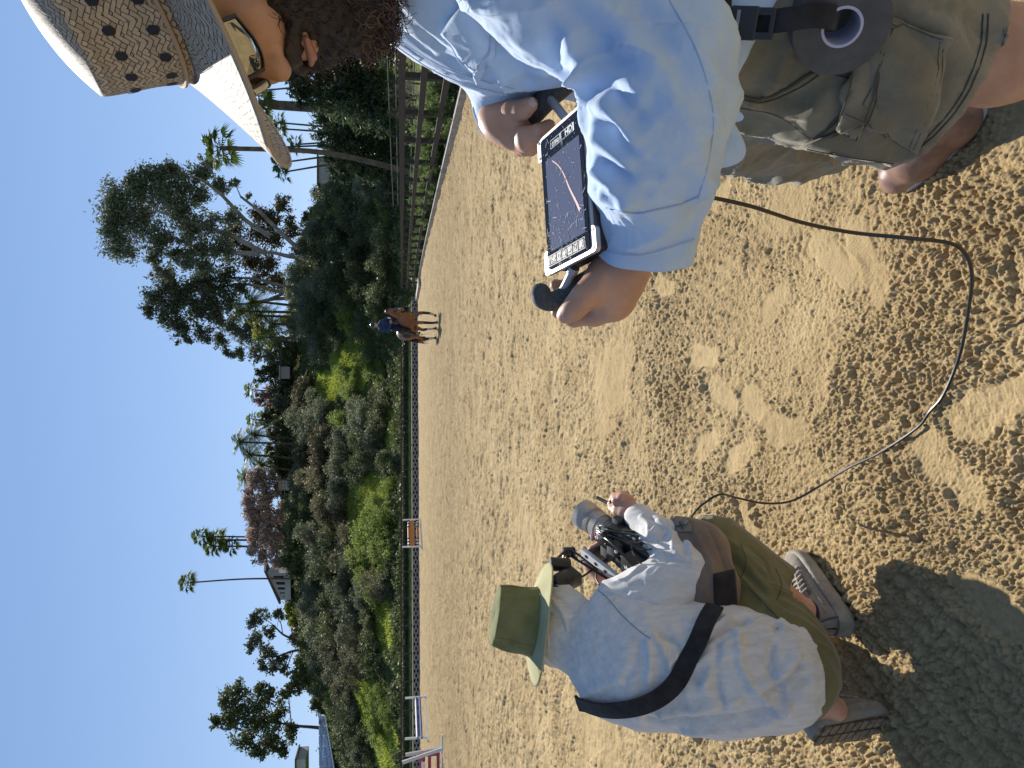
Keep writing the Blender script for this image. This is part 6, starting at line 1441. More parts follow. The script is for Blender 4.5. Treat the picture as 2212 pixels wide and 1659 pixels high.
r1('helmet',[ell((.015,0,2.225),(.128,.105,.098),None,.02),cap((.10,-.05,2.185),(.10,.05,2.185),.05,.05,.02,(V(0,0,1),.25)),cut(ell((.03,0,2.10),(.2,.2,.075),None,.01))],.009,pbr('helmet_shell',(.012,.025,.05),rough=.25),smooth_it=1)
M['collar']=pbr('white_collar',(.55,.55,.6),rough=.8)
for s in(-1,1): MB().tube([(.01,s*.05,2.045),(.02,s*.11,2.0),(0.02,s*.17,1.955)],.016,6).build('white_shoulder_stripe',M['collar'],rd,smooth=True)
MB().tube([(.40,-.06,1.63),(.62,-.30,1.42)],.006,5).build('riding_whip',M['collar'],rd)

rd.scale=(1.08,1.08,1.08); rd.location.z=-.045+.015
# ================================================================ the crouching man with the film camera
M['hatbrim']=clothmat('sunlit_olive_brim_cloth',(.33,.31,.16),(.42,.40,.23),scale=12,sheen=.03)  # sunlight glowing through the brim is put into this paler olive colour
M['greytee']=clothmat('heather_grey_jersey',(.53,.52,.51),(.70,.69,.67),scale=60,weave=900,stretch=(1,1,.25),contrast=(.3,.7))
mB=thing('person','crouching man in a grey hooded top and olive sun hat, seen from behind, filming','person',loc=(-.75,1.95,0))
oB=loc_(mB)
def solidO(off):
    def f_(name,prims,vox,mt,parent,**k):
        pr=[dict(q,f=(lambda p,f=q['f']:f(p+off)),c=q['c']-off) for q in prims]
        return solid(name,pr,vox,mt,parent,off=off,**k)
    return f_
sB=solidO(oB)
shR2,elR2,wrR2=P(1335,1320,2.05),P(1482,1238,2.04),P(1372,1113,2.25)
shL2,elL2,wrL2=P(1318,1480,2.05),P(1410,1390,2.38),P(1302,1242,2.34)
hipR2,knR2,anR2=P(1690,1400,1.95),P(1545,1185,2.20),V(-.692,1.975,.125)
hipL2=P(1690,1470,1.90); knL2=G(1705,1395,.07); anL2=P(1752,1512,1.86)
hB=[P(1185,1352,2.16),P(1150,1348,2.17)]
b_=[ell(P(1172,1348,2.16),(.072,.088,.10),None,.03),cap(P(1195,1352,2.15),P(1290,1392,2.08),.06,.06,.03),
 cap(P(1300,1400,2.07),P(1480,1425,1.97),.12,.13,.06),cap(P(1480,1425,1.97),P(1670,1440,1.91),.13,.14,.06),
 cap(P(1310,1400,2.06),shR2,.07,.06,.04),cap(P(1310,1400,2.06),shL2,.07,.06,.04),
 cap(shR2,elR2,.06,.045,.03),cap(elR2,wrR2,.045,.028,.02),cap(shL2,elL2,.06,.045,.03),cap(elL2,wrL2,.045,.029,.02),
 cap(hipR2,knR2,.09,.06,.04),cap(knR2,knR2*.55+anR2*.45,.055,.056,.03),cap(knR2*.55+anR2*.45,anR2,.056,.040,.03),cap(anR2,V(-.66,2.04,.075),.036,.03,.02),
 cap(hipL2,knL2,.09,.06,.04),cap(knL2,anL2,.056,.038,.03),cap(anL2,P(1800,1530,1.86),.038,.035,.02)]
# right fist round the lens lever
b_+=hand([chain([wrR2,P(1358,1104,2.27),P(1344,1094,2.29)],[.027,.028,.026],.02),
 chain([P(1330,1082,2.28),P(1328,1074,2.32),P(1322,1080,2.36),P(1322,1092,2.36)],[.0150,.0135,.0115,.010],.005),
 chain([P(1342,1076,2.27),P(1338,1069,2.32),P(1330,1073,2.37),P(1328,1086,2.38)],[.0155,.0135,.0115,.010],.005),
 chain([P(1354,1077,2.27),P(1350,1070,2.31),P(1342,1072,2.37),P(1338,1085,2.38)],[.0135,.012,.0105,.0095],.008),
 chain([P(1365,1083,2.27),P(1362,1077,2.30),P(1354,1076,2.36),P(1348,1088,2.37)],[.0125,.011,.0098,.009],.008),
 chain([P(1345,1110,2.26),P(1332,1106,2.28),P(1322,1098,2.31),P(1318,1088,2.34)],[.017,.015,.012,.0105],.01)])
# left hand under the camera
b_+=hand([chain([wrL2,P(1285,1218,2.36),P(1276,1202,2.38)],[.030,.034,.03],.02)]+[chain([P(1276+i*7,1204-i*1,2.38),P(1278+i*9,1186-i*2,2.37),P(1296+i*9,1172-i*2,2.36),P(1308+i*9,1170-i*2,2.35)],[.012,.011,.010,.009],.006) for i in range(4)]+[chain([P(1272,1212,2.36),P(1262,1200,2.34),P(1262,1186,2.33)],[.015,.013,.011],.01)])
sB('body',b_,.0055,M['skinb'],mB,smooth_it=2)
# ---- top
tp=[cap(P(1668,1452,1.885),P(1540,1445,1.925),.148,.158,.06,(V(0,1,0),.92)),cap(P(1540,1445,1.925),P(1400,1425,1.985),.158,.165,.06,(V(0,1,0),.92)),cap(P(1400,1425,1.985),P(1325,1405,2.03),.165,.12,.06,(V(0,1,0),.92)),
 cap(P(1325,1470,2.02),P(1345,1345,2.04),.100,.105,.05),cap(P(1310,1400,2.06),P(1225,1375,2.10),.095,.088,.05)]
def wt(v):
    q=v*V(10,14,34)+4*vn3(v*5,45)[:,None]; return .005*(ridge(vn3(q*.7,46))**2.2-.3)+.0014*(ridge(vn3(v*V(40,40,70)+3*vn3(v*12,44)[:,None],49))**3)
pB=[([(1690,1360),(1640,1400),(1560,1420),(1520,1480)],.011,.010),([(1640,1345),(1580,1385),(1500,1440)],.009,.008),([(1610,1340),(1540,1370),(1475,1420)],.009,-.009),([(1575,1335),(1520,1375),(1450,1430)],.008,.009),
 ([(1720,1420),(1660,1480),(1560,1520),(1430,1540)],.011,.010),([(1740,1470),(1660,1530),(1540,1555),(1400,1555)],.009,-.008),([(1700,1530),(1600,1570),(1480,1575)],.009,.009),([(1730,1440),(1690,1480),(1600,1510)],.008,-.009),
 ([(1410,1375),(1430,1400),(1450,1450),(1445,1490)],.008,.008),([(1425,1370),(1460,1390),(1480,1430)],.007,-.008),([(1400,1385),(1405,1430),(1400,1470)],.009,.007),([(1380,1390),(1370,1430),(1350,1470)],.010,-.005),
 ([(1680,1350),(1660,1440),(1690,1500)],.010,-.010),([(1250,1510),(1300,1480),(1340,1470)],.010,.005),([(1590,1360),(1600,1440),(1640,1500),(1690,1540)],.010,.008),([(1550,1400),(1545,1460),(1560,1530)],.009,-.008)]
top=sB('grey_top',tp,.0062,M['greytee'],mB,smooth_it=2,disp=wt,pf=[(a,w_*1.05,am*1.7) for a,w_,am in pB])
slv=[cap(P(1345,1322,2.045),P(1425,1292,2.03),.096,.094,.05),cap(P(1425,1292,2.03),P(1482,1246,2.03),.094,.082,.05),cap(P(1488,1240,2.035),P(1430,1162,2.13),.074,.051,.045),cap(P(1430,1162,2.13),P(1378,1116,2.23),.051,.040,.03),
  cap(shL2,elL2,.085,.07,.05),cap(elL2,elL2*.45+wrL2*.55,.065,.050,.04)]
pS=[([(1385,1118),(1400,1132),(1402,1150)],.006,.006),([(1405,1118),(1428,1140),(1432,1165)],.007,-.006),([(1420,1125),(1450,1150),(1455,1185)],.007,.008),([(1440,1130),(1472,1160),(1478,1200)],.006,-.007),([(1460,1150),(1490,1180),(1495,1215)],.006,.006),
  ([(1420,1200),(1450,1195),(1480,1205)],.007,.008),([(1415,1212),(1450,1212),(1500,1215)],.006,-.008),([(1385,1165),(1400,1160),(1415,1140)],.006,.006),([(1395,1180),(1420,1170),(1440,1150)],.006,-.006),([(1295,1260),(1340,1255),(1385,1225)],.008,.006),([(1300,1285),(1340,1285),(1385,1260)],.01,-.004),([(1340,1350),(1400,1340),(1450,1310)],.010,.005)]
sl_=sB('sleeve',slv,.0048,M['greytee'],mB,smooth_it=2,pf=pS,disp=lambda v:.005*(ridge(vn3(v*22+3*vn3(v*6,3)[:,None],5))**2-.3))
hood=[cap(P(1188,1352,2.155),P(1205,1356,2.15),.090,.096,.04),cap(P(1200,1356,2.15),P(1245,1372,2.10),.098,.098,.04),cap(P(1240,1330,2.12),P(1215,1310,2.15),.05,.06,.04),cap(P(1200,1305,2.18),P(1190,1300,2.22),.045,.045,.04)]
pH=[([(1165,1285),(1195,1300),(1222,1340),(1232,1400)],.007,.008),([(1165,1310),(1190,1330),(1208,1370),(1205,1425)],.006,-.009),([(1170,1330),(1185,1360),(1188,1410)],.006,.008),([(1175,1275),(1215,1300),(1248,1330)],.006,-.006),([(1235,1345),(1240,1390),(1225,1440)],.006,-.009),([(1160,1390),(1185,1430),(1210,1450)],.006,.008)]
sB('hood',hood,.0048,M['greytee'],mB,smooth_it=2,pf=pH,disp=lambda v:.005*(ridge(vn3(v*18+3*vn3(v*6,3)[:,None],7))**2-.3))
bvB=bvh_of(top); bvB2=bvh_of(sl_,top)
b=MB(); seam(b,bvB2,[(1283,1268),(1310,1290),(1345,1330),(1380,1362),(1405,1380)],.0012,.001); build_each(shift(b,oB),'shoulder_seam',pbr('grey_stitching',(.25,.27,.33),rough=.9),mB)
# ---- trousers rolled below the knee
hemc2=P(1688,1264,2.11); hn2=nrm(anR2-knR2)
tr=[cap(P(1700,1446,1.90),P(1640,1430,1.95),.130,.130,.06),cap(hipR2+V(.02,0,.02),knR2,.105,.082,.06),cap(P(1700,1385,1.98),P(1600,1235,2.12),.072,.075,.06),cap(knR2,hemc2+hn2*.01,.095,.062,.05),cap(P(1690,1450,1.93),knL2+V(0,0,.03),.10,.09,.05),cap(P(1714,1450,1.89),P(1690,1352,1.98),.078,.07,.05)]
pT=[([(1545,1150),(1600,1190),(1650,1240)],.009,.006),([(1560,1180),(1620,1250),(1690,1310)],.009,-.008),([(1600,1200),(1660,1280),(1730,1370)],.010,.008),([(1690,1320),(1730,1370),(1752,1430)],.007,-.006),([(1580,1240),(1640,1290),(1680,1340)],.009,.007),([(1620,1185),(1650,1215),(1665,1255)],.006,-.005)]
tro=sB('trousers',tr,.006,M['olive'],mB,smooth_it=2,pf=pT,disp=lambda v:.006*(ridge(vn3(v*16+3*vn3(v*6,3)[:,None],8))**2-.3),planes=[(hemc2,hn2,lambda q:(np.linalg.norm(q-hemc2,axis=1)<.16))],keep=lambda v:((((v+oB)-hemc2)@hn2)<.0006)|(np.linalg.norm(v+oB-hemc2,axis=1)>.16),thick=.003)
bvR=bvh_of(tro)
b=MB(); seam(b,bvR,[(1555,1195),(1620,1270),(1690,1345),(1735,1400),(1755,1450)],.0012,.001); seam(b,bvR,[(1600,1175),(1612,1215),(1600,1250)],.001,.001); seam(b,bvR,[(1675,1228),(1688,1262),(1678,1296)],.001,.001); build_each(shift(b,oB),'trouser_seam',pbr('olive_stitching',(.07,.06,.025),rough=.9),mB)
# ---- sun hat
Hb=P(1153,1342,2.155); hu=nrm(P(1062,1325,2.155)-Hb+V(0,-.012,0)); hf=nrm(V(.50,.86,-.12)); hf=nrm(hf-hu*np.dot(hf,hu)); hl=np.cross(hu,hf)
def hb(a,t): # crown
    top=max(0,(t-.7)/.3); hh=.118*min(1,t/.7)+.006*math.sin(math.pi*min(1,top)); k=(1-.14*min(1,t/.7))*(1-top)**.9 if top>0 else (1-.14*t/.7)
    l_=.0022*math.sin(a*4+t*9)+.0015*math.sin(a*9-t*6)
    return Hb+hf*(.108*k+l_)*math.cos(a)+hl*(.094*k+l_)*math.sin(a)+hu*hh
def hbr(a,t):
    c,s=math.cos(a),math.sin(a); return Hb+hf*(.108+.078*t)*c+hl*(.094+.074*t)*s+hu*(-.012*t-.012*t*c*c+.010*t*math.sin(2*a+.6))
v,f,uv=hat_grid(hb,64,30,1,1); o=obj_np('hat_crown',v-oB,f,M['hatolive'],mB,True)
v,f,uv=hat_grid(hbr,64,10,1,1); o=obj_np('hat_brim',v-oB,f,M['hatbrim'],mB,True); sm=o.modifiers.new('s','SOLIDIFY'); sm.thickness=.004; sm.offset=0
b=MB()
b.tube([hb(a,.69)+nrm(hb(a,.69)-Hb)*.001 for a in np.linspace(0,2*math.pi,60)],.0013,5,False); build_each(shift(b,oB),'hat_seam',M['hatolive'],mB)
for a0 in(1.2,3.3,5.3):
    b=MB(); b.tube([hb(a0,t)+nrm(hb(a0,t)-Hb)*.0008 for t in np.linspace(.03,.68,12)],.0012,5,False); build_each(shift(b,oB),'hat_seam',M['hatolive'],mB)
# ---- strap over the back
def onribbon(name,bv,pts,w_,mt,parent,off=.004,th=.003):
    q=spline([V(x,y,0) for x,y in pts],6); c=[];n=[]
    for p in q:
        s,m=onsurf(bv,p[0],p[1],off)
        if s is not None: c.append(s); n.append(m)
    c=np.array(c);n=np.array(n)
    for _ in range(14): c[1:-1]=(c[:-2]+c[2:]+2*c[1:-1])/4; n[1:-1]=(n[:-2]+n[2:]+2*n[1:-1])
    vs=[]; m_=len(c); po=np.array(world_off(parent))
    for i in range(m_):
        t=nrm(c[min(i+1,m_-1)]-c[max(i-1,0)]); nn=nrm(n[i]-t*np.dot(n[i],t)); s=np.cross(t,nn); p=c[i]-po
        vs+=[p+s*w_/2+nn*th,p+nn*(th+.0015),p-s*w_/2+nn*th,p-s*w_/2-nn*.004,p+s*w_/2-nn*.004]
    fs=[(i*5+j,i*5+(j+1)%5,(i+1)*5+(j+1)%5,(i+1)*5+j) for i in range(m_-1) for j in range(5)]
    b=MB(); b.add(vs,fs+[(0,1,2,3,4),tuple((m_-1)*5+j for j in(4,3,2,1,0))]); return b.build(name,mt,parent,smooth=True)
bag=thing('sling_bag','brown and black sling bag with a letter patch at the crouching man\'s hip','bag',loc=tuple(P(1560,1250,2.12)))
ob=loc_(bag); sG=solidO(ob)
bp_=[cap(P(1468,1156,2.14),P(1512,1192,2.09),.055,.078,.04),cap(P(1512,1192,2.09),P(1528,1265,2.01),.080,.078,.04),cap(P(1528,1265,2.01),P(1540,1312,1.98),.076,.060,.04)]
bg_=sG('bag_body',bp_,.005,M['bagbrown'],bag,smooth_it=2,disp=lambda v:.006*(ridge(vn3(v*14,8))**2-.3),pf=[([(1530,1140),(1552,1190),(1575,1260),(1585,1310)],.004,-.006),([(1500,1150),(1530,1210),(1550,1280)],.008,.006)])
bvG=bvh_of(bg_)
patch('zip_flap',bvG,[(1545,1330),(1540,1240),(1585,1230),(1592,1315)],M['blacknylon'],bag,off=.002,th=.003,nu=8,nv=8)
patch('logo_patch',bvG,[(1460,1150),(1456,1116),(1490,1120),(1496,1150)],pbr('grey_patch',(.22,.19,.15),rough=.8),bag,off=.002,th=.002,nu=6,nv=6)
s_,n_=onsurf(bvG,1478,1134,.0065)
if s_ is not None:
    xd=nrm(P(1478,1120,2.2)-P(1478,1150,2.2)); xd=nrm(xd-n_*np.dot(xd,n_)); yd=np.cross(n_,xd); text3('XS',.046,s_-ob,xd,yd,M['inkd'],'lettering',bag,.0004,True,sx=.8)
onribbon('strap',bvB,[(1212,1462),(1245,1503),(1293,1524),(1353,1525),(1413,1509),(1465,1469),(1501,1410),(1525,1350),(1545,1320)],.046,M['blacknylon'],bag,.018)
# ---- shoes
def shoe(off,parent,heel,toe,up,lab):
    f=nrm(toe-heel); L=np.linalg.norm(toe-heel); u=nrm(np.asarray(up)-f*np.dot(up,f)); s=np.cross(u,f); c=lambda a,l,z:heel+f*a*L+s*l+u*z-off
    T_=[0,.015,.10,.25,.40,.55,.70,.82,.91,.97,1.0]; W_=[.003,.029,.038,.039,.040,.045,.050,.049,.042,.028,.010]; H_=[.098,.108,.112,.112,.110,.096,.080,.070,.062,.054,.044]; Z0=.036
    def surf(t,th,o=0.0):
        w=np.interp(t,T_,W_)+o; h=np.interp(t,T_,H_)+o; ca,sa=math.cos(th),math.sin(th)
        return c(t,w*math.copysign(abs(ca)**.62,ca)*(1-.18*max(0,sa)**2),Z0-.004+(h-Z0)*abs(sa)**.85)
    nt_,na=44,28; v=[surf(i/nt_*.998+.001,math.pi*k/na)+0 for i in range(nt_+1) for k in range(na+1)]
    v=np.array(v); idx=np.arange((nt_+1)*(na+1)).reshape(nt_+1,na+1); fc_=np.stack([idx[:-1,:-1],idx[:-1,1:],idx[1:,1:],idx[1:,:-1]],-1).reshape(-1,4)
    hole=[i for i in range(nt_+1) if .07<i/nt_<.34]
    keep=np.ones(len(fc_),bool)
    for q_,fq in enumerate(fc_):
        i0=fq[0]//(na+1); k0=fq[0]%(na+1); t=i0/nt_; lim=.42*math.sin(math.pi*min(1,max(0,(t-.05)/.31)))**.5 if .05<t<.36 else 0
        if abs((k0+.5)/na-.5)<lim*.62: keep[q_]=False
    up_=obj_np('shoe_upper',v,fc_[keep],M['knit'],parent,True); sm=up_.modifiers.new('s','SOLIDIFY'); sm.thickness=.004; sm.offset=-1
    # collar
    ring=[]
    for k in range(25):
        a=2*math.pi*k/24; t=.205+.155*math.cos(a); th=math.pi/2-math.sin(a)*.42*.62*math.pi*.98; ring.append(surf(t,th,.001))
    MB().tube(ring,.0048,7,False).build('collar',M['laces'],parent,smooth=True)
    # midsole
    n=64; vs=[]; prof=[(.0,.92,0),(.005,1.0,0),(.012,1.07,1),(.020,1.03,0),(.028,1.06,1),(.037,1.02,0),(.041,.93,0)]
    for z,k,rb in prof:
        for i in range(n):
            a=2*math.pi*i/n; t=.5-.5*math.cos(a)*1.0; tt=-.035+1.07*t; w=(np.interp(t,T_,W_)*1.14+.004)*(1 if 0<i<n and i!=n//2 else .6); w=w if 0<t<1 else .006
            zz=z*(1.25-.35*t)+(.010*max(0,(t-.75)/.25)**2 if z<.01 else 0)+(.006*max(0,(.15-t)/.15) if z<.01 else 0)
            vs.append(c(tt,math.copysign(1,math.sin(a)) * w*abs(math.sin(a))**.25*k if abs(math.sin(a))>1e-6 else 0,zz+.0016*math.sin(i*1.9+z*200)*rb))
    m=len(prof); b=MB(); b.add(vs,[(j*n+i,j*n+(i+1)%n,(j+1)*n+(i+1)%n,(j+1)*n+i) for j in range(m-1) for i in range(n)]+[tuple((m-1)*n+i for i in range(n))]); b.cur=1; b.add([vs[i]-u*.0005 for i in range(n)],[tuple(range(n))[::-1]]); b.build('shoe_sole',[M['midsole'],M['tread']],parent,smooth=True)
    Mx=np.stack([f,s,u]); b=MB()
    for i in range(9):
        for sg_ in(-1,1): b.box(c(.06+.107*i,sg_*.021,-.001),(.020,.034*(1 if i<8 else .6),.006),Mx.T,.001)
    build_each(b,'tread_lug',M['tread'],parent)
    for k in range(6):
        t=.40+.058*k; MB().tube([surf(t-.01,math.pi*.34,.002),surf(t+.012,math.pi*.45,.003),surf(t+.012,math.pi*.55,.003),surf(t-.01,math.pi*.66,.002)],.0026,6).build('lace',M['laces'],parent,smooth=True)
    for sg_ in(-1,1):
        p=surf(.385,math.pi/2,.004); MB().tube(spline([p,p-f*.012+s*sg_*.018+u*.010,p-f*.004+s*sg_*.036+u*.002,p+f*.014+s*sg_*.014+u*.004],5),.0019,5).build('lace_bow',M['laces'],parent,smooth=True)
    for side in(-1,1):
        th0=lambda z:(z if side>0 else math.pi-z)
        for k in range(6):
            t=.40+.058*k; MB().tube([surf(t-.012,th0(math.pi*.35),.0012),surf(t+.004,th0(math.pi*.27),.0014),surf(t+.018,th0(math.pi*.20),.0012)],.0030,6).build('eyelet_overlay',M['overlay'],parent,smooth=True)
        MB().tube([surf(t,th0(math.pi*.33),.0012) for t in np.linspace(.37,.72,14)],.0026,6).build('eyelet_overlay',M['overlay'],parent,smooth=True)
        b=MB()
        for k in range(11): b.tube([surf(.20+.022*k,th0(.07*math.pi),.0012),surf(.212+.022*k,th0(.12*math.pi),.0012)],.0010,4)
        build_each(b,'side_stripe',M['overlay'],parent)
        MB().tube([surf(t,th0(math.pi*(.13 if t>.2 else .16)),.0012) for t in np.linspace(.10,.5,14)],.0012,5).build('side_stripe',M['overlay'],parent,smooth=True)
        MB().tube([surf(.04,th0(math.pi*x_),.0015) for x_ in np.linspace(.05,.40,8)],.0035,6).build('heel_tab',M['navytab'],parent,smooth=True)
        o=text3('new balance',1.0,V(0,0,0),V(1,0,0),V(0,1,0),M['inkd'],'lettering',parent,0)
        for vv in o.data.vertices:
            x_,y_=vv.co.x,vv.co.y; hs=.0185
            t=.47+(x_ if side<0 else -x_)*hs/L*.92; th=.205*math.pi+y_*hs/.050
            q=surf(t,th0(th),.0022); vv.co=Vector(q)
    return c,s,u,f,L
M['knit']=clothmat('taupe_knit',(.19,.165,.13),(.30,.265,.22),scale=30,weave=350,bump=.9,dist=.0012)
M['midsole']=pbr('beige_midsole',(.20,.18,.145),(.33,.30,.245),scale=22,rough=.8,bump=.6,bscale=70,dist=.002)
M['tread']=pbr('dusty_tread',(.12,.09,.06),(.26,.20,.13),scale=50,rough=.95)
M['laces']=pbr('dark_laces',(.025,.02,.025),rough=.8)
M['overlay']=pbr('pale_overlay',(.4,.38,.34),rough=.7)
M['navytab']=pbr('blue_grey_tab',(.06,.08,.13),rough=.7)
hz_=lambda X,Y:G(X,Y,.022)
hlR=hz_(1852,1362)+V(0,.02,0); toR=hz_(1722,1204)
r_=shoe(oB,mB,hlR,toR,(0,0,1),'r')
hlL=P(1768,1590,1.835); toL=G(1915,1566,.035); upL=nrm(V(.50,.80,.22))
r_=shoe(oB,mB,hlL,toL,upL,'l')
# ================================================================ the film camera he holds
p1_,p2_=P(1386,1190,2.20),P(1245,1092,2.45); cf=nrm(p2_-p1_); cr=nrm(np.cross(cf,V(0,0,1))); cu=np.cross(cr,cf); roll_=R(8); cr,cu=nrm(cr*math.cos(roll_)+cu*math.sin(roll_)),nrm(cu*math.cos(roll_)-cr*math.sin(roll_))
fc=thing('film_camera','black film camera rig with a large champagne zoom lens in the crouching man\'s hands','camera',loc=tuple(p1_))
RM=np.stack([cf,cr,cu],1); q_=lambda a,b,c:cf*a+cr*b+cu*c
def fb(c,sz,mt,name,bev=.003,par=None): b=MB(); b.box(q_(*c),sz,RM,bev); return b.build(name,mt,par or fc,smooth=True)
M['champ']=pbr('champagne_metal',(.40,.355,.30),(.50,.45,.39),scale=30,rough=.38,metal=.25)
M['champd']=pbr('dark_champagne',(.14,.12,.10),(.2,.17,.15),scale=30,rough=.4,metal=.3)
M['redp']=pbr('red_anodised',(.45,.02,.06),rough=.35); M['yel']=pbr('yellow_plastic',(.7,.6,.05),rough=.4)
fb((.0,0,-.005),(.20,.115,.13),M['blackmetal'],'camera_body',.008)
fb((-.135,0,-.005),(.07,.09,.10),M['rubber'],'battery',.006)
fb((.0,.056,.02),(.12,.008,.07),M['rubber'],'side_panel',.002)
for i in range(5): fb((-.05+.024*i,.0615,.035),(.012,.004,.008),M['steel'],'button',.001)
for i in range(4): fb((-.045+.03*i,.0615,-.002),(.018,.003,.014),M['blackmetal'],'button',.001)
fb((.02,0,-.078),(.24,.09,.016),M['blackmetal'],'base_plate',.003)
for s in(-1,1):
    MB().tube([q_(-.05,s*.03,-.092),q_(.20,s*.03,-.092)],.0075,12).build('support_rod',M['steel'],fc,smooth=True)
prof=[(r_,.105+(h_-.105)*.74) for r_,h_ in [(.030,.105),(.036,.11),(.036,.125),(.041,.127),(.041,.150),(.0385,.152),(.0385,.158),(.043,.160),(.043,.184),(.0405,.186),(.0405,.192),(.044,.194),(.044,.226),(.0415,.229),(.0415,.236),(.045,.239),(.045,.262),(.042,.265),(.043,.275),(.0485,.285),(.0500,.300),(.0500,.330),(.0465,.330),(.0440,.322),(.038,.312),(0,.309)]]
MB().lathe([(r*.98,h) for r,h in prof],q_(0,0,.012),cf,48).build('lens',M['champ'],fc,smooth=True)
lens_=[c for c in fc.children if c.name.startswith('lens')][0]
for h in(.131,.155,.183,.213):
    b=MB()
    for i in range(40):
        a=2*math.pi*i/40; rr_=.0445 if h>.19 else .0425; b.box(q_(h,rr_*math.cos(a)*.985,rr_*math.sin(a)*.985+.012),(.014,.002,.002),np.stack([cf,cr*-math.sin(a)+cu*math.cos(a),cr*math.cos(a)+cu*math.sin(a)],1))
    build_each(b,'focus_tooth',M['champd'],lens_)
MB().lathe([(.0,.2575),(.036,.2585),(.0362,.2565)],q_(0,0,.012),cf,32).build('front_element',M['glassd'],lens_,smooth=True)
fb((.135,.0,.058),(.03,.03,.014),M['redp'],'motor_tab',.002); fb((.125,.03,.05),(.035,.022,.026),M['silver'],'lens_motor',.003)
fb((.16,-.012,.064),(.012,.020,.010),M['silver'],'motor_gear',.002)
# top handle rail
fb((.06,-.03,.088),(.012,.012,.05),M['blackmetal'],'handle_riser',.002); fb((-.07,-.03,.088),(.012,.012,.05),M['blackmetal'],'handle_riser',.002)
tb=fb((.0,-.03,.118),(.29,.026,.016),M['steel'],'top_handle',.003)
for i in range(6): 
    b=MB(); b.lathe([(0,0),(.006,0),(.006,.001),(0,.001)],q_(-.115+.046*i,-.03,.1265),cu,12); b.build('rail_hole',M['dark'],tb)
fb((-.12,-.03,.112),(.07,.034,.03),M['blackmetal'],'handle_grip',.004)
fb((.13,-.055,.075),(.02,.05,.06),M['blackmetal'],'bracket',.003)
MB().lathe([(0,0),(.015,0),(.016,.01),(.015,.026),(0,.026)],q_(.145,-.065,.07),-cr,18).build('bracket_knob',M['blackmetal'],fc,smooth=True)
# transmitter box with writing, red display box
fb((-.06,.02,.085),(.07,.06,.045),M['blackmetal'],'transmitter',.003); fb((-.135,.015,.080),(.045,.045,.04),M['blackmetal'],'receiver',.003); 
fb((-.137,.0,.101),(.028,.020,.003),M['redp'],'red_display',.001)
text3('AJOX',.016,q_(-.06,.0195,.1083),nrm(cf*-1),-cr*1.0,M['inkw'],'lettering',fc,.0003,True)
# cables: coiled loops and leads
M['cable']=pbr('black_cable',(.016,.016,.018),rough=.32,spec=.6); M['cablegrey']=pbr('grey_plug',(.35,.35,.34),rough=.4)
rg=np.random.default_rng(9)
for k in range(5):
    r0=.048+.005*rg.random(); c0=q_(.03+.004*k,.035+.004*k,.085+.003*k); ph=rg.random()*6
    tubeobj('coiled_cable',[np.array(fc.location)+c0+cf*r0*math.cos(a)*1.05+(cr*.8+cu*.45)*r0*math.sin(a)*.95+cu*.004*math.sin(a*2+ph) for a in np.linspace(0,2*math.pi*.97,28)],.0024,M['cable'],fc)
MB().tube([q_(.075,.05,.10),q_(.082,.066,.098)],.010,12).build('cable_tie',pbr('cream_tape',(.55,.5,.38),rough=.7),fc,smooth=True)
def cab(pts,r=.0024,nm='cable_lead'): tubeobj(nm,[np.array(fc.location)+p for p in spline([q_(*p) for p in pts],6)],r,M['cable'],fc)
cab([(.07,.06,.1),(.02,.085,.12),(-.05,.08,.125),(-.10,.045,.115),(-.13,.03,.105)],.003); cab([(-.10,.04,.05),(-.12,.065,.10),(-.09,.085,.11),(-.03,.075,.07),(-.02,.06,.03)]); cab([(-.17,.03,.02),(-.19,.05,.07),(-.15,.07,.09),(-.10,.06,.06)]); cab([(.09,.01,.06),(.10,.05,.075),(.05,.07,.06),(.0,.062,.04)])
cab([(-.16,.0,.05),(-.2,.03,.03),(-.18,.05,-.02),(-.12,.056,-.03)],.003)
MB().tube([q_(-.13,.03,.105),q_(-.155,.028,.10)],.0055,10).build('plug',M['cablegrey'],fc,smooth=True); MB().tube([q_(-.10,.05,.05),q_(-.10,.066,.058)],.006,10).build('plug',M['cablegrey'],fc,smooth=True)
for k in range(4):
    a0=rg.random()*6; cab([(.11-.035*k+.01*math.sin(a0),.05,.07),(.09-.03*k,.080+.010*rg.random(),.085+.02*rg.random()),(.04-.04*k,.09,.05+.03*rg.random()),(.02-.035*k,.065,.01)],.0022+.001*rg.random())
for k,(a_,b_c,c_,sx_,sy_,sz_) in enumerate([(.08,.035,.078,.05,.03,.03),(.03,.03,.082,.035,.035,.035),(-.01,-.005,.08,.05,.03,.025),(.07,-.01,.078,.04,.04,.022),(-.15,.05,.02,.05,.02,.06),(.10,.062,.0,.03,.02,.04)]): fb((a_,b_c,c_),(sx_,sy_,sz_),[M['blackmetal'],M['rubber']][k%2],'accessory_box',.002)
for k in range(5): MB().lathe([(0,0),(.005,0),(.005,.006),(.003,.008),(0,.008)],q_(.09-.045*k,.045,.099),cu,10).build('knob',[M['steel'],M['blackmetal']][k%2],fc,smooth=True)
# lever with ball knob under the right hand
fo=np.array(fc.location)
MB().tube([P(1322,1092,2.36)-fo,P(1308,1084,2.39)-fo,P(1290,1075,2.42)-fo],.006,10).build('zoom_lever',M['blackmetal'],fc,smooth=True)
o=MB(); o.lathe([(0,-.012),(.007,-.0105),(.0115,-.005),(.0125,0),(.0115,.005),(.007,.0105),(0,.012)],P(1322,1087,2.325)-fo,(0,0,1),18); o.build('ball_knob',pbr('dark_brown_knob',(.06,.035,.025),rough=.25),fc,smooth=True)
MB().tube([P(1345,1094,2.33)-fo,q_(.06,.06,-.04)],.006,8).build('handle_arm',M['blackmetal'],fc,smooth=True)
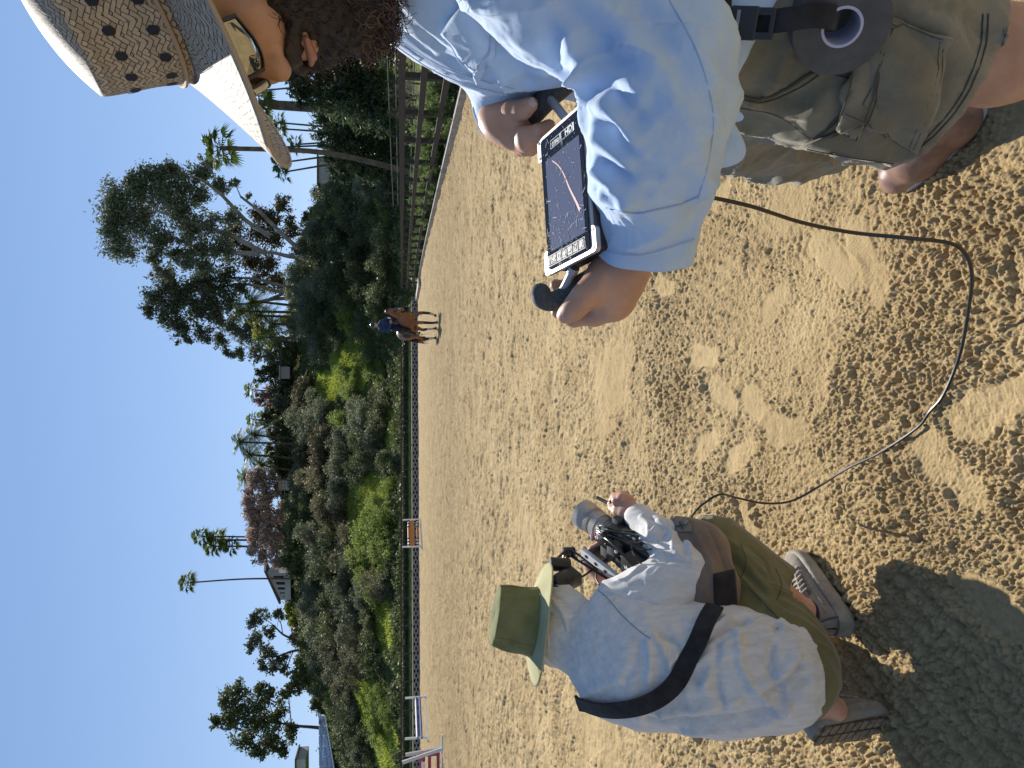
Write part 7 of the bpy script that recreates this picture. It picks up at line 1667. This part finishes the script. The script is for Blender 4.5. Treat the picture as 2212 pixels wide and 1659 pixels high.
# viewfinder on an articulated arm
j0,j1,j2=q_(-.03,-.06,.115),P(1229,1192,2.36)-fo,P(1201,1219,2.27)-fo
for a,c in((q_(.0,-.05,.115),j1),(j1,j2)):
    d=nrm(c-a); s_=nrm(np.cross(d,cu)); b=MB()
    for sg_ in(-1,1): b.tube([a+s_*sg_*.012,c+s_*sg_*.012],.0045,6)
    for k in range(4): b.tube([a+(c-a)*(k+.5)/4.5+s_*.012*(-1)**k,a+(c-a)*(k+1.4)/4.5-s_*.012*(-1)**k],.0028,5)
    b.build('finder_arm',M['blackmetal'],fc,smooth=True)
MB().lathe([(0,-.02),(.014,-.02),(.0155,-.016),(.0155,.016),(.014,.02),(0,.02)],j1,(0,0,1),24).build('arm_joint',M['blackmetal'],fc,smooth=True)
MB().lathe([(0,-.045),(.019,-.045),(.022,-.04),(.022,.016),(.020,.02),(0,.02)],j2,(0.1,0,1),28).build('arm_joint',M['blackmetal'],fc,smooth=True)
text3('D-Box',.009,j2+V(0,-.002,.0207),V(-.5,.86,0),V(-.86,-.5,0),M['inkw'],'lettering',fc,.0002)
vf=[P(1226,1250,2.22)-fo,P(1216,1258,2.20)-fo,P(1206,1266,2.18)-fo,P(1200,1272,2.17)-fo]
MB().tube(vf,[.030,.034,.034,.028],20).build('viewfinder',M['blackmetal'],fc,smooth=True)
MB().box(P(1232,1248,2.24)-fo,(.06,.045,.05),RM,.006).build('viewfinder_body',M['blackmetal'],fc,smooth=True)
MB().tube([P(1206,1268,2.17)-fo,P(1198,1280,2.165)-fo],[.034,.030],18).build('eyecup',pbr('blue_eyecup',(.015,.04,.14),(.02,.06,.2),scale=30,rough=.8),fc,smooth=True)
MB().tube([P(1229,1256,2.22)-fo,P(1242,1253,2.22)-fo],.0065,10).build('yellow_plug',M['yel'],fc,smooth=True)
tubeobj('finder_cable',spline([P(1242,1253,2.22),P(1262,1243,2.24),P(1285,1228,2.27),P(1303,1228,2.28),P(1318,1238,2.25),P(1326,1250,2.22)],6),.0035,M['cable'],fc)
tubeobj('finder_cable',spline([P(1303,1215,2.29),P(1290,1232,2.27),P(1288,1250,2.24),P(1296,1266,2.2)],6),.003,M['cable'],fc)
# ================================================================ the video cable between the two men
ck=[(1440,1165,.40),(1462,1152,.42),(1480,1142,.42),(1500,1108,.42),(1520,1088,.40),(1555,1068,.36),(1590,1075,.29),(1650,1087,.19),(1710,1082,.11),(1770,1050,.05),(1830,1012,.022),(1900,980,.018),(1980,925,.018),(2010,890,.02),(2040,850,.02),(2075,760,.035),(2095,650,.09),(2099,590,.13),(2085,548,.16),(2050,525,.20),(1960,514,.28),(1840,502,.38),(1730,480,.50),(1620,445,.64),(1505,420,.76),(1400,400,.88),(1330,380,.98)]
pts=[]
for X,Y,z in ck:
    p=G(X,Y,z)
    if z<.03: p[2]=max(z,SANDZ(p[0],p[1])+.007)
    pts.append(p)
q=spline(pts,10); q=[p+V(0,0,0) for p in q]
b=MB(); c0=q[len(q)//2]*V(1,1,0); b.tube([p-c0 for p in q],[.0034+.0008*min(1,max(0,(i/len(q)-.3)/.4)) for i in range(len(q))],8); o=b.build('video_cable',M['cable'],loc=(0,0,0),smooth=True); o.location=tuple(c0)
tag(o,'long black video cable looping over the sand between the two men','cable')
